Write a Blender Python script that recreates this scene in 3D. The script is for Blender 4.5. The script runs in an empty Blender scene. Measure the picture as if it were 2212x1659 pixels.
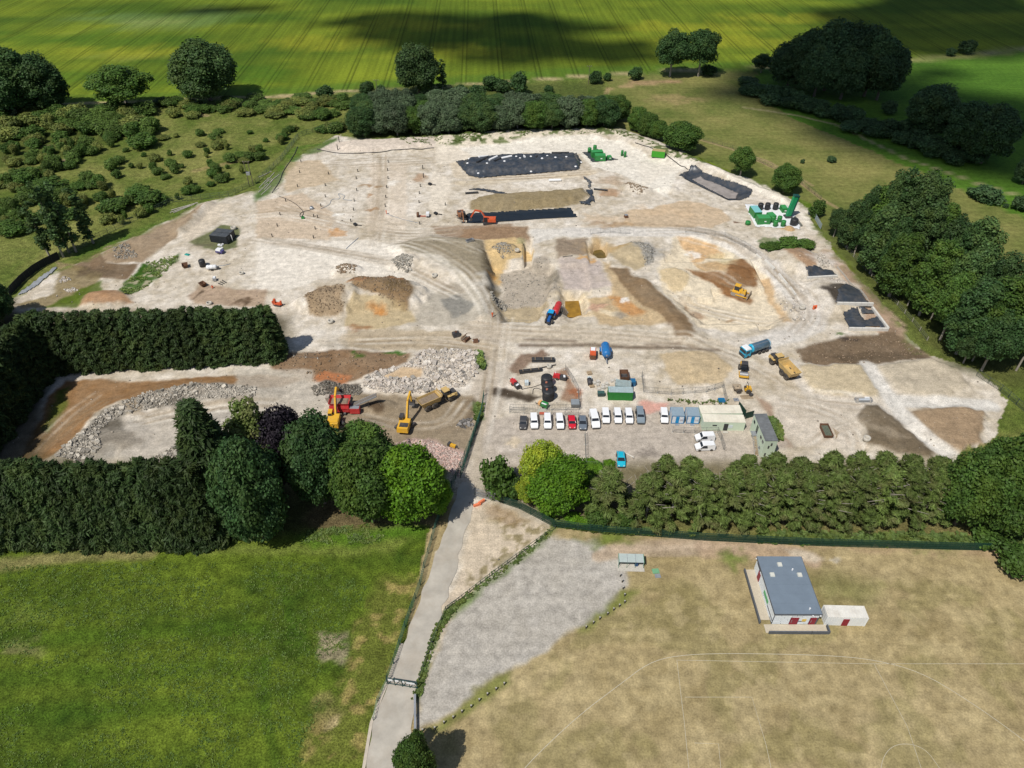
import bpy, math, random
import numpy as np
from mathutils import Vector
R = math.radians
S = bpy.context.scene
COL = S.collection
# ------------------------------------------------------------------ camera
CAM_H = 116.0
PITCH = R(40.0)
F = 1775.0/2560.0*2212.0          # focal length in units of the 2212 x 1659 image pixel grid
cam_d = bpy.data.cameras.new('camera'); cam = bpy.data.objects.new('camera', cam_d)
COL.objects.link(cam); S.camera = cam
cam.location = (0, 0, CAM_H); cam.rotation_euler = (math.pi/2-PITCH, 0, 0)
cam_d.sensor_width = 36.0; cam_d.lens = 36.0*1775.0/2560.0
cam_d.clip_start = 1.0; cam_d.clip_end = 9000.0
# ------------------------------------------------------------------ sky, sun, exposure
SUN_EL = R(57); SH = (0.643, 0.766)      # elevation and the ground direction in which shadows fall
W = bpy.data.worlds.new('World'); S.world = W; W.use_nodes = True
wn = W.node_tree.nodes; bg = wn['Background']
sky = wn.new('ShaderNodeTexSky'); sky.sky_type = 'NISHITA'; sky.sun_disc = False
sky.sun_elevation = SUN_EL; sky.sun_rotation = R(220)
W.node_tree.links.new(sky.outputs[0], bg.inputs[0]); bg.inputs[1].default_value = 0.075
sd = bpy.data.lights.new('sun', 'SUN'); sd.energy = 4.2; sd.angle = R(0.53); sd.color = (1, 0.955, 0.88)
so = bpy.data.objects.new('sun', sd); COL.objects.link(so)
so.rotation_euler = Vector((SH[0]*math.cos(SUN_EL), SH[1]*math.cos(SUN_EL), -math.sin(SUN_EL))).to_track_quat('-Z', 'Y').to_euler()
so.location = (-200, -240, 480)
vs = S.view_settings; vs.view_transform = 'Standard'; vs.look = 'None'; vs.exposure = 0.0; vs.gamma = 1.0
vs.use_curve_mapping = False
# ------------------------------------------------------------------ image pixel helpers (ground plan from the photograph)
ST, CT = math.sin(PITCH), math.cos(PITCH)
def G(x, y):  # image pixel coordinates projected onto the ground plane
    "ground-plan position (m) of a point given in image pixel coordinates"
    u, v = (x-1106.0)/F, (y-829.5)/F
    d = CAM_H/(ST+v*CT)
    return (d*u, d*(CT-v*ST))
def GA(p):
    p = np.asarray(p, float)
    u, v = (p[:, 0]-1106.0)/F, (p[:, 1]-829.5)/F
    d = CAM_H/(ST+v*CT)
    return np.stack([d*u, d*(CT-v*ST)], 1)
def height_at(Y, y):
    "height of a point that stands at distance Y and reaches image row y"
    q = (y-829.5)/F
    return CAM_H - Y*(ST+q*CT)/(CT-q*ST)
def mpp(x, y):
    "metres per image pixel across, at a ground point"
    v = (y-829.5)/F
    return CAM_H/(ST+v*CT)/F
def tile(ox, oy):
    return lambda pts: [(ox+.25*a, oy+.25*b) for a, b in pts]
t1 = tile(604.9, 622.1); t2 = tile(1036.9, 639.4); t9 = tile(1538, 639.4); t4 = tile(0, 829.5)
t5 = tile(0, 414.8); t6 = tile(553, 276.5); t7 = tile(967.8, 276.5); t8 = tile(1382.5, 345.6)
t10 = tile(483.9, 864.1); t11 = tile(967.8, 950.5); t12 = tile(1520.8, 1036.9); t13 = tile(553, 1244.3)
t14 = tile(553, 0); t15 = tile(1106, 0); t16 = tile(1659, 0); t0 = tile(0, 0)
ident = lambda p: p
K = 1.30
def lin(c): return ((c+0.055)/1.055)**2.4 if c > 0.04045 else c/12.92
def C(r, g, b, k=None):
    "albedo of a surface whose sunlit appearance is the given 8-bit colour"
    k = k or K
    return tuple(min(0.85, lin(v/255.0)/k) for v in (r, g, b))
# ------------------------------------------------------------------ value noise
_rt = np.random.RandomState(7).rand(256, 256)
def vn(x, y, s, seed=0):
    x = x/s+seed*17.3; y = y/s+seed*31.7
    ix = np.floor(x).astype(int); iy = np.floor(y).astype(int)
    fx = x-ix; fy = y-iy; fx = fx*fx*(3-2*fx); fy = fy*fy*(3-2*fy)
    a = _rt[ix & 255, iy & 255]; b = _rt[(ix+1) & 255, iy & 255]
    c = _rt[ix & 255, (iy+1) & 255]; d = _rt[(ix+1) & 255, (iy+1) & 255]
    return (a*(1-fx)+b*fx)*(1-fy)+(c*(1-fx)+d*fx)*fy
def fbm(x, y, s, seed=0, o=4):
    r = 0; a = 0.5; t = 0
    for i in range(o):
        r = r+a*vn(x, y, s, seed+i*3); t += a; a *= .55; s *= .5
    return r/t
def sst(a, b, x):
    t = np.clip((x-a)/(b-a), 0, 1); return t*t*(3-2*t)
def sdf(poly, X, Y):
    "signed distance (m), positive inside"
    d = np.full(X.shape, 1e9); ins = np.zeros(X.shape, bool)
    n = len(poly)
    for i in range(n):
        ax, ay = poly[i]; bx, by = poly[(i+1) % n]
        ex, ey = bx-ax, by-ay; L = ex*ex+ey*ey+1e-9
        t = np.clip(((X-ax)*ex+(Y-ay)*ey)/L, 0, 1)
        d = np.minimum(d, (X-ax-t*ex)**2+(Y-ay-t*ey)**2)
        c = (ay > Y) != (by > Y)
        with np.errstate(divide='ignore', invalid='ignore'):
            ins ^= c & (X < (bx-ax)*(Y-ay)/(by-ay+1e-12)+ax)
    return np.where(ins, 1, -1)*np.sqrt(d)
def dpath(pts, X, Y):
    d = np.full(X.shape, 1e9)
    for (ax, ay), (bx, by) in zip(pts[:-1], pts[1:]):
        ex, ey = bx-ax, by-ay; L = ex*ex+ey*ey+1e-9
        t = np.clip(((X-ax)*ex+(Y-ay)*ey)/L, 0, 1)
        d = np.minimum(d, (X-ax-t*ex)**2+(Y-ay-t*ey)**2)
    return np.sqrt(d)
# ------------------------------------------------------------------ materials
MATS = {}
def newmat(name):
    m = bpy.data.materials.new(name); m.use_nodes = True
    nt = m.node_tree; b = nt.nodes['Principled BSDF']
    return m, nt, b
def N(nt, t, **kw):
    n = nt.nodes.new(t)
    for k, v in kw.items():
        if k.startswith('i_'):
            key = k[2:]; key = int(key) if key.isdigit() else key
            n.inputs[key].default_value = v
        else: setattr(n, k, v)
    return n
def ramp(nt, pts):
    n = nt.nodes.new('ShaderNodeValToRGB'); e = n.color_ramp.elements
    while len(e) < len(pts): e.new(0.5)
    for i, (p, c) in enumerate(pts):
        e[i].position = p; e[i].color = (c, c, c, 1) if not isinstance(c, tuple) else c+(1,)
    return n
def mixc(nt, mode='MULTIPLY', fac=1.0):
    n = nt.nodes.new('ShaderNodeMix'); n.data_type = 'RGBA'; n.blend_type = mode; n.inputs[0].default_value = fac
    return n      # inputs 6, 7 ; output 2
def M(name, rgb, rough=.55, metal=0., var=.18, scale=1.5, dirt=.0, trans=0., spec=.4):
    "a painted, plastic or metal surface with uneven tone and some dust"
    if name in MATS: return MATS[name]
    m, nt, b = newmat(name); L = nt.links.new
    tc = N(nt, 'ShaderNodeTexCoord'); nz = N(nt, 'ShaderNodeTexNoise', i_Scale=scale, i_Detail=6.0, i_Roughness=.65)
    L(tc.outputs['Object'], nz.inputs['Vector'])
    rp = ramp(nt, [(.3, 1-var), (.7, 1+var*.4)]); L(nz.outputs[0], rp.inputs[0])
    mx = mixc(nt); mx.inputs[6].default_value = tuple(rgb)+(1,); L(rp.outputs[0], mx.inputs[7])
    out = mx.outputs[2]
    if dirt:
        n2 = N(nt, 'ShaderNodeTexNoise', i_Scale=scale*.6, i_Detail=8.0, i_Roughness=.7); L(tc.outputs['Object'], n2.inputs['Vector'])
        r2 = ramp(nt, [(.45, 0.), (.75, dirt)]); L(n2.outputs[0], r2.inputs[0])
        m2 = mixc(nt, 'MIX'); L(r2.outputs[0], m2.inputs[0]); L(out, m2.inputs[6]); m2.inputs[7].default_value = (.33, .27, .2, 1)
        out = m2.outputs[2]
    L(out, b.inputs['Base Color'])
    b.inputs['Roughness'].default_value = rough; b.inputs['Metallic'].default_value = metal
    b.inputs['Specular IOR Level'].default_value = spec
    MATS[name] = m; return m
def leafmat(name, rgb, hue=.0, dark=.55, brown=None):
    if name in MATS: return MATS[name]
    m, nt, b = newmat(name); L = nt.links.new
    ge = N(nt, 'ShaderNodeNewGeometry'); oi = N(nt, 'ShaderNodeObjectInfo'); tc = N(nt, 'ShaderNodeTexCoord')
    r1 = ramp(nt, [(0., dark), (.6, 1.), (1., 1.45)]); L(ge.outputs['Random Per Island'], r1.inputs[0])
    m1 = mixc(nt); m1.inputs[6].default_value = tuple(rgb)+(1,); L(r1.outputs[0], m1.inputs[7])
    nz = N(nt, 'ShaderNodeTexNoise', i_Scale=.35, i_Detail=3.0); L(tc.outputs['Object'], nz.inputs['Vector'])
    m2 = mixc(nt, 'MIX'); rr = ramp(nt, [(.45, 0.), (.7, .6)]); L(nz.outputs[0], rr.inputs[0]); L(rr.outputs[0], m2.inputs[0])
    L(m1.outputs[2], m2.inputs[6]); m2.inputs[7].default_value = tuple(brown or (rgb[0]*1.7, rgb[1]*1.25, rgb[2]*.9))+(1,)
    r3 = ramp(nt, [(0., .75), (1., 1.25)]); L(oi.outputs['Random'], r3.inputs[0])
    m3 = mixc(nt); L(m2.outputs[2], m3.inputs[6]); L(r3.outputs[0], m3.inputs[7])
    L(m3.outputs[2], b.inputs['Base Color']); b.inputs['Roughness'].default_value = .62
    b.inputs['Specular IOR Level'].default_value = .25
    tr = N(nt, 'ShaderNodeBsdfTranslucent'); L(m3.outputs[2], tr.inputs[0])
    ms = N(nt, 'ShaderNodeMixShader'); ms.inputs[0].default_value = .25
    L(b.outputs[0], ms.inputs[1]); L(tr.outputs[0], ms.inputs[2]); L(ms.outputs[0], nt.nodes['Material Output'].inputs[0])
    MATS[name] = m; return m
# ------------------------------------------------------------------ objects
def tag(o, label=None, cat=None, group=None, kind=None):
    for k, v in (('label', label), ('category', cat), ('group', group), ('kind', kind)):
        if v: o[k] = v
    return o
def empty(name, loc, rz=0, label=None, cat=None, group=None):
    o = bpy.data.objects.new(name, None); COL.objects.link(o)
    o.location = loc; o.rotation_euler = (0, 0, rz); o.empty_display_size = .3
    return tag(o, label, cat, group)
def link(name, me, mat=None, parent=None):
    if mat is not None and not me.materials: me.materials.append(mat)
    o = bpy.data.objects.new(name, me); COL.objects.link(o)
    if parent is not None: o.parent = parent
    return o
def dup(o, parent=None):
    c = o.copy(); COL.objects.link(c)
    if parent is not None: c.parent = parent
    for ch in list(o.children): dup(ch, c)
    return c
def mesh_np(name, v, f, smooth=False):
    "v (n,3) array, f (m,k) array of equal-sized faces"
    v = np.asarray(v, np.float32); f = np.asarray(f, np.int32)
    me = bpy.data.meshes.new(name); k = f.shape[1]
    me.vertices.add(len(v)); me.vertices.foreach_set('co', v.ravel())
    me.loops.add(f.size); me.loops.foreach_set('vertex_index', f.ravel())
    me.polygons.add(len(f)); me.polygons.foreach_set('loop_start', np.arange(0, f.size, k, dtype=np.int32))
    if smooth: me.polygons.foreach_set('use_smooth', np.ones(len(f), bool))
    me.update(calc_edges=True); return me
class MB:
    "collects simple solids into one mesh"
    def __init__(s): s.v = []; s.f = []; s.sm = []
    def add(s, vs, fs, sm=False):
        b = len(s.v); s.v += [tuple(p) for p in vs]; s.f += [tuple(i+b for i in f) for f in fs]; s.sm += [sm]*len(fs); return s
    def box(s, c, d, rz=0, top=(1, 1), off=(0, 0), rx=0, ry=0):
        "centre of base c, size d; top scales and offsets the upper face"
        w, l, h = d[0]/2, d[1]/2, d[2]
        p = [(-w, -l, 0), (w, -l, 0), (w, l, 0), (-w, l, 0)]
        p += [(x*top[0]+off[0], y*top[1]+off[1], h) for x, y, _ in p]
        q = []
        for x, y, z in p:
            if rx: y, z = y*math.cos(rx)-z*math.sin(rx), y*math.sin(rx)+z*math.cos(rx)
            if ry: x, z = x*math.cos(ry)+z*math.sin(ry), -x*math.sin(ry)+z*math.cos(ry)
            if rz: x, y = x*math.cos(rz)-y*math.sin(rz), x*math.sin(rz)+y*math.cos(rz)
            q.append((x+c[0], y+c[1], z+c[2]))
        return s.add(q, [(0, 3, 2, 1), (4, 5, 6, 7), (0, 1, 5, 4), (1, 2, 6, 5), (2, 3, 7, 6), (3, 0, 4, 7)])
    def tube(s, a, b, r, r2=None, n=10, cap=True):
        a = Vector(a); b = Vector(b); r2 = r if r2 is None else r2
        z = (b-a).normalized(); x = z.orthogonal().normalized(); y = z.cross(x)
        vs = [a+(x*math.cos(t)+y*math.sin(t))*r for t in [2*math.pi*i/n for i in range(n)]]
        vs += [b+(x*math.cos(t)+y*math.sin(t))*r2 for t in [2*math.pi*i/n for i in range(n)]]
        fs = [(i, (i+1) % n, n+(i+1) % n, n+i) for i in range(n)]
        s.add(vs, fs, True)
        if cap: s.add(vs, [tuple(range(n-1, -1, -1)), tuple(range(n, 2*n))])
        return s
    def line(s, pts, r, n=6):
        for a, b in zip(pts[:-1], pts[1:]): s.tube(a, b, r, n=n)
        return s
    def beam(s, a, b, w, h):
        a = Vector(a); b = Vector(b); d = (b-a); L = d.length; d.normalize()
        x = d.cross(Vector((0, 0, 1)))
        x = Vector((1, 0, 0)) if x.length < 1e-4 else x.normalized()
        z = x.cross(d)
        q = [p+x*sx*w/2+z*sz*h/2 for p in (a, b) for sx, sz in ((-1, -1), (1, -1), (1, 1), (-1, 1))]
        return s.add(q, [(0, 1, 2, 3), (7, 6, 5, 4), (0, 4, 5, 1), (1, 5, 6, 2), (2, 6, 7, 3), (3, 7, 4, 0)])
    def prism(s, prof, x0, x1, taper=None):
        "side profile (y,z) polygon extruded across x; taper(z)->half-width factor"
        n = len(prof); q = []
        for x in (x0, x1):
            for y, z in prof: q.append((x*(taper(y, z) if taper else 1), y, z))
        return s.add(q, [tuple(range(n)), tuple(range(2*n-1, n-1, -1))]+[(i, n+i, n+(i+1) % n, (i+1) % n) for i in range(n)])
    def loft(s, secs, sm=True, cap=True):
        "list of equal-length rings of points"
        n = len(secs[0]); q = [p for r in secs for p in r]; fs = []
        for k in range(len(secs)-1):
            for i in range(n): fs.append((k*n+i, k*n+(i+1) % n, (k+1)*n+(i+1) % n, (k+1)*n+i))
        s.add(q, fs, sm)
        if cap: s.add(q, [tuple(range(n-1, -1, -1)), tuple(range((len(secs)-1)*n, len(secs)*n))])
        return s
    def lathe(s, prof, c=(0, 0, 0), n=16, axis='z'):
        secs = []
        for r, z in prof:
            ring = []
            for i in range(n):
                t = 2*math.pi*i/n; x, y = r*math.cos(t), r*math.sin(t)
                p = (x, y, z) if axis == 'z' else ((x, z, y) if axis == 'y' else (z, x, y))
                ring.append((p[0]+c[0], p[1]+c[1], p[2]+c[2]))
            secs.append(ring)
        return s.loft(secs)
    def mesh(s, name):
        me = bpy.data.meshes.new(name); me.from_pydata(s.v, [], s.f); me.update()
        import bmesh
        bm = bmesh.new(); bm.from_mesh(me); bmesh.ops.recalc_face_normals(bm, faces=bm.faces[:]); bm.to_mesh(me); bm.free()
        if len(me.polygons) == len(s.sm): me.polygons.foreach_set('use_smooth', s.sm)
        return me
    def build(s, name, mat, parent=None): return link(name, s.mesh(name), mat, parent)
def frame2(a, b, z=True):
    "middle point and heading (local +Y from a to b) of two points given in image pixels"
    (ax, ay), (bx, by) = G(*a), G(*b)
    return (ax+bx)/2, (ay+by)/2, math.atan2(by-ay, bx-ax)-math.pi/2, math.hypot(bx-ax, by-ay)
# ------------------------------------------------------------------ terrain grid
def axis(a, b, step, far, g=1.07, mx=9.0):
    v = list(np.arange(a, b+1e-6, step)); s = step; lo = [a]; hi = [b]
    while hi[-1] < far[1]: s = min(s*g, mx if hi[-1] < 700 else 1e9); hi.append(hi[-1]+s)
    s = step
    while lo[-1] > far[0]: s = min(s*g, mx if lo[-1] > -420 else 1e9); lo.append(lo[-1]-s)
    return np.array(lo[:0:-1]+v+hi[1:])
XS = axis(-150, 132, .5, (-3500, 3500)); YS = axis(44, 326, .5, (-900, 4500))
gx, gy = np.meshgrid(XS, YS)            # rows = y
PX, PY = gx.ravel(), gy.ravel()
HZ = np.zeros(PX.shape)
wx = PX+(fbm(PX, PY, 9, 1)-.5)*5; wy = PY+(fbm(PX, PY, 9, 5)-.5)*5       # gently warped copies for ragged outlines
WX = PX+(fbm(PX, PY, 4, 2)-.5)*3; WY = PY+(fbm(PX, PY, 4, 6)-.5)*3
def near(pw, m):
    lo = pw.min(0)-m; hi = pw.max(0)+m
    return np.nonzero((PX > lo[0]) & (PX < hi[0]) & (PY > lo[1]) & (PY < hi[1]))[0]
def plateau(pts, h, w, tf=ident, ragged=True, mode='add'):
    "raise (or sink) the area inside an image pixel outline by h with side slopes w metres wide"
    pw = GA(tf(pts)); i = near(pw, w+4)
    d = sdf(pw, (WX if ragged else PX)[i], (WY if ragged else PY)[i])
    HZ[i] += h*sst(-w/2, w/2, d)
def mound(c, rx, ry, h, tf=ident, rough=.25, sharp=1.6, rz=0):
    (cx, cy), = [G(*p) for p in tf([c])]
    i = np.nonzero((abs(PX-cx) < max(rx, ry)*1.3) & (abs(PY-cy) < max(rx, ry)*1.3))[0]
    a = PX[i]-cx; b = PY[i]-cy
    a, b = a*math.cos(rz)+b*math.sin(rz), -a*math.sin(rz)+b*math.cos(rz)
    n = (fbm(PX[i], PY[i], 3.2, 9)-.5)*rough*2
    r = np.sqrt((a/rx)**2+(b/ry)**2)*(1+n)
    HZ[i] = np.maximum(HZ[i], HZ[i]*0+0) + h*np.clip(1-r, 0, 1)**(1/sharp)*(1+n*.5)*sst(0, .25, np.clip(1-r, 0, 1))
def ridge(pts, w, h, tf=ident, rough=.3):
    pw = GA(tf(pts)); i = near(pw, w*1.5)
    d = dpath([tuple(p) for p in pw], PX[i], PY[i])
    n = (fbm(PX[i], PY[i], 3, 12)-.5)*2*rough
    HZ[i] += h*np.clip(1-d/w*(1+n), 0, 1)**.8*(1+n*.4)
# --- excavations
plateau([(1052, 527), (1148, 517), (1170, 520), (1200, 533), (1190, 610), (1160, 690), (1085, 690), (1062, 610)], -3.0, 2.6)
plateau([(1205, 520), (1300, 520), (1330, 560), (1330, 640), (1230, 690), (1205, 610)], -1.2, 4)
plateau([(1468, 515), (1545, 510), (1610, 540), (1670, 610), (1700, 680), (1640, 715), (1520, 700), (1440, 620), (1430, 560)], -1.6, 3.5)
plateau([(1219, 624), (1254, 624), (1263, 672), (1216, 672)], -2.4, 2.6)
plateau([(1283, 526), (1300, 521), (1318, 530), (1324, 543), (1293, 545), (1280, 536)], -2.2, 2.6)
plateau([(1543, 543), (1565, 541), (1583, 549), (1584, 562), (1555, 563), (1539, 552)], -1.8, 2.6)
plateau([(988, 463), (1232, 449), (1246, 466), (1035, 480), (1000, 480)], -.9, 2.4, ragged=False)
plateau([(1484, 366), (1530, 371), (1610, 414), (1600, 430), (1575, 430), (1480, 384)], -1.2, 2.6, ragged=False)
plateau([(735, 650), (748, 640), (752, 660), (745, 695), (735, 695)], -2.2, 1.0, ragged=False)
# --- made ground: the graded ramp, bio-piles, banks and stockpiles
plateau([(845, 535), (930, 512), (1035, 524), (1052, 560), (1060, 610), (1010, 612), (950, 600), (880, 560)], 1.6, 6, ragged=False)
plateau([(1010, 615), (1055, 612), (1062, 690), (1030, 692)], 1.2, 6, ragged=False)
plateau([(1006, 356), (1015, 347), (1085, 340), (1240, 337), (1248, 352), (1248, 364), (1170, 369), (1030, 377), (1008, 372)], 1.5, 2.4, ragged=False)
plateau([(1010, 445), (1030, 434), (1075, 426), (1262, 414), (1268, 427), (1240, 437), (1150, 447), (1030, 450)], 1.9, 3.2)
plateau([(735, 322), (760, 308), (930, 300), (938, 320), (850, 328), (770, 330)], 1.8, 5)
plateau([(940, 300), (1100, 284), (1330, 279), (1440, 318), (1560, 372), (1690, 432), (1640, 418), (1540, 380), (1400, 335), (1320, 299), (1100, 305), (950, 322)], 2.2, 8)
for c, rx, ry, h in [((710, 655), 10.5, 8, 4.2), ((825, 638), 15, 9.5, 4.6), ((752, 585), 5.4, 3.8, 2.0), ((870, 571), 5.8, 4.6, 1.8), ((770, 618), 5, 4, 1.6),
                     ((1087, 541), 5.0, 4.5, 2.4), ((1372, 545), 7, 7, 2.0), ((1362, 405), 4.6, 3.4, 1.7), ((1388, 412), 4, 3, 1.4), ((1440, 410), 5.2, 3, 1.4),
                     ((1722, 563), 9, 9, 3.0), ((1800, 640), 11, 9.5, 2.8), ((1510, 800), 16, 10, 1.2), ((1455, 603), 8, 7, 1.3), ((820, 880), 4.5, 3, 1.1),
                     ((792, 920), 5, 3, .9), ((225, 647), 9, 5, 2.4), ((1210, 540), 7, 7, .8), ((1000, 912), 3.6, 3, .9),
                     ((1575, 590), 7, 6, 1.5), ((1325, 600), 6, 6, .7), ((650, 660), 2, 2, .2), ((700, 830), 4, 3, .8)]:
    mound(c, rx, ry, h)
ridge([(1390, 613), (1420, 650), (1450, 690), (1485, 722)], 5.5, 1.5)
plateau([(750, 610), (1290, 590), (1380, 740), (1420, 870), (1080, 870), (900, 850), (800, 730)], .9, 2.5, t9)
plateau([(1420, 600), (1900, 560), (2120, 640), (2210, 800), (1950, 890), (1650, 850), (1560, 790)], .9, 2.5, t9)
plateau([(1330, 960), (1450, 955), (1560, 1050), (1900, 1380), (1880, 1430), (1500, 1360), (1300, 1290), (1330, 1200), (1230, 1050)], 1.1, 3, t9)
plateau([(1690, 1000), (2150, 960), (2340, 1000), (2340, 1300), (2150, 1370), (1900, 1280), (1700, 1120)], 1.1, 3, t9)
# rubble banks
plateau([(1110, 660), (1250, 540), (1500, 535), (1740, 560), (1740, 700), (1600, 850), (1250, 920), (900, 920), (720, 850), (740, 780), (960, 700)], .8, 4, t1)
ridge([(510, 660), (700, 500), (840, 340), (960, 250), (1300, 130), (1700, 60), (2212, 100)], 6.5, 1.3, t4)
ridge([(600, 640), (800, 560), (1050, 500)], 7, 1.1, t4)
ridge([(1340, 640), (1540, 560), (1780, 400), (1850, 340)], 5.5, 1.2, t4)
plateau([(985, 1370), (1150, 1310), (1300, 1315), (1500, 1390), (1590, 1440), (1540, 1640), (1350, 1500)], 1.3, 4, t1)
# earth bunds by the left boundary
ridge([(1790, 120), (1680, 220), (1550, 340)], 3.2, 1.6, t5); ridge([(930, 560), (1050, 470), (1250, 420)], 5, 1.0, t5)
ridge([(300, 700), (450, 560), (640, 590), (760, 660)], 6, 1.0, t1)
site_out = [(-60, 690), (30, 640), (130, 583), (240, 540), (430, 440), (560, 411), (622, 350), (728, 291), (785, 300), (945, 298), (1100, 283), (1330, 278), (1440, 316), (1560, 368),
            (1700, 428), (1752, 452), (1762, 492), (1870, 612), (1995, 762), (2105, 800), (2175, 868), (2160, 935), (2030, 1005), (2000, 1110), (1560, 1130), (1300, 1110), (1195, 1135),
            (1172, 1166), (1080, 1222), (1012, 1282), (965, 1345), (935, 1420), (893, 1490), (860, 1470), (985, 1095), (975, 1010), (860, 960), (700, 900), (640, 905), (560, 960), (480, 1000), (430, 1020), (-60, 1020)]
sw = GA(site_out)
inside_site = sdf(sw, PX+(fbm(PX, PY, 6, 91)-.5)*5, PY+(fbm(PX, PY, 6, 95)-.5)*5)
HZ += (fbm(PX, PY, 7, 21, 5)-.5)*.55*sst(-2, 6, inside_site)
HZ += (fbm(PX, PY, 60, 31, 3)-.5)*.8*sst(0, 12, -inside_site)*sst(90, 160, PY)
# ------------------------------------------------------------------ ground colours (what each patch is made of; ramp edge shade painted in)
ALB = np.empty((len(PX), 3))
n_big = fbm(PX, PY, 40, 3); n_mid = fbm(PX, PY, 11, 8); n_fin = fbm(PX, PY, 2.2, 14, 3)
def blend(i, rgb, a):
    ALB[i] = ALB[i]*(1-a[:, None])+np.array(C(*rgb))*a[:, None]
def paint(tf, pts, rgb, a=.9, soft=1.5, mottle=.35, warp=True):
    pw = GA(tf(pts)); i = near(pw, soft+4)
    d = sdf(pw, (WX if warp else PX)[i], (WY if warp else PY)[i])
    m = sst(-soft, soft, d)*a
    if mottle: m = m*np.clip(1-mottle+2*mottle*(.55*n_mid[i]+.45*n_fin[i]), 0, 1.1)
    blend(i, rgb, np.clip(m, 0, 1))
def spot(tf, c, rx, ry, rgb, a=.8, mottle=.4):
    (cx, cy), = [G(*p) for p in tf([c])]
    i = np.nonzero((abs(PX-cx) < rx*1.4+max(1, ry)*1.2+1) & (abs(PY-cy) < ry*1.4+max(1, min(rx, ry))*1.2+1))[0]
    q = min(rx, ry); ex = (fbm(PX[i], PY[i], q*.9+.5, 61, 4)-.5)*q*2.4; ey = (fbm(PX[i], PY[i], q*.9+.5, 66, 4)-.5)*q*2.4
    r = np.sqrt(((WX[i]+ex-cx)/rx)**2+((WY[i]+ey-cy)/ry)**2)
    m = sst(1.2, .35, r)*a*np.clip(1-mottle+2*mottle*n_fin[i], 0, 1.1)
    blend(i, rgb, np.clip(m, 0, 1))
def stroke(tf, pts, w, rgb, a=.7, soft=.6, mottle=.4):
    pw = GA(tf(pts)); i = near(pw, w+3)
    d = dpath([tuple(p) for p in pw], wx[i]*.4+PX[i]*.6, wy[i]*.4+PY[i]*.6)
    m = sst(w/2+soft, w/2-soft*.5, d)*a*np.clip(1-mottle+2*mottle*n_fin[i], 0, 1.1)
    blend(i, rgb, np.clip(m, 0, 1))
def speckle(tf, pts, rgb, thr=.55, a=.85, scale=1.6, soft=1.5, seed=40):
    pw = GA(tf(pts)); i = near(pw, 3)
    d = sdf(pw, WX[i], WY[i])
    m = sst(-soft, soft, d)*sst(thr-.06, thr+.06, fbm(PX[i], PY[i], scale, seed, 3))*a
    blend(i, rgb, m)
# zones: 0 site, 1 crop, 2 scrub, 3 pasture, 4 meadow, 5 sports field
ZONE = np.ones(len(PX), int)
scrub_out = [(-1500, 250), (0, 229), (370, 218), (620, 207), (800, 196), (1000, 184), (1310, 164), (1316, 190), (1335, 290), (1200, 290), (900, 300), (760, 300), (560, 415), (430, 450), (0, 650), (0, 1010), (-2500, 1010)]
past_out = [(1310, 164), (1560, 152), (1655, 150), (1600, 185), (1700, 250), (1850, 315), (2000, 375), (2120, 430), (2400, 560), (2900, 800), (2900, 1170), (2212, 1180), (2000, 1100), (2160, 935), (2175, 868), (1990, 760), (1870, 610), (1760, 480), (1750, 440), (1560, 365), (1440, 310), (1330, 285)]
d_scrub = sdf(GA(scrub_out), wx, wy); d_past = sdf(GA(past_out), wx, wy)
ZONE[d_scrub > 0] = 2; ZONE[d_past > 0] = 3
roadx = np.interp(PY, [-900, 46, 60, 80, 100, 120, 140, 160], [-60, G(838, 1659)[0], G(842, 1600)[0], G(875, 1480)[0], G(910, 1380)[0], G(955, 1250)[0], G(1000, 1130)[0], G(1020, 1040)[0]])
lowz = PY < 150
meadow_edge = G(500, 1130)[1]
ZONE[(PY < 190) & (PX < 140)] = 2
ZONE[(PY < meadow_edge) & (PX < roadx)] = 4
fence_y = np.interp(PX, [G(1030, 1066)[0], G(1190, 1140)[0], G(1550, 1166)[0], G(2212, 1186)[0], 200], [G(1030, 1066)[1], G(1190, 1140)[1], G(1550, 1166)[1], G(2212, 1186)[1], 138])
ZONE[(PY < fence_y) & (PX >= roadx)] = 5
ZONE[inside_site > 0] = 0
right_out = [(1655, 150), (1930, 136), (2212, 110), (2900, 80), (2900, 760), (2400, 560), (2120, 430), (2000, 375), (1850, 315), (1700, 250), (1600, 185)]
d_right = sdf(GA(right_out), wx, wy); ZONE[(d_right > 0) & (ZONE == 1)] = 6
def setz(z, lo, hi, t):
    i = ZONE == z; t = t[i][:, None]
    ALB[i] = np.array(C(*lo))*(1-t)+np.array(C(*hi))*t
cr = np.clip((fbm(PX*.35, PY, 30, 50, 4)-.3)*2.2, 0, 1)
setz(1, (78, 104, 30), (132, 146, 42), cr)
setz(6, (70, 108, 34), (98, 136, 46), np.clip((n_big*.7+n_mid*.4-.3)*2, 0, 1))
setz(2, (96, 112, 48), (142, 142, 80), np.clip((n_mid-.3)*2, 0, 1))
setz(3, (94, 110, 50), (146, 142, 84), np.clip((n_big*.6+n_mid*.5-.35)*2.2, 0, 1))
setz(4, (62, 86, 26), (112, 130, 42), np.clip((fbm(PX*.35+PY*.2, PY, 9, 33)*.6+n_mid*.3+n_fin*.3-.3)*1.9, 0, 1))
setz(5, (160, 143, 102), (188, 170, 128), np.clip((n_mid*.6+n_fin*.5-.3)*2, 0, 1))
setz(0, (200, 186, 162), (232, 222, 206), np.clip((n_mid*.6+n_fin*.45-.28)*2, 0, 1))
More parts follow.
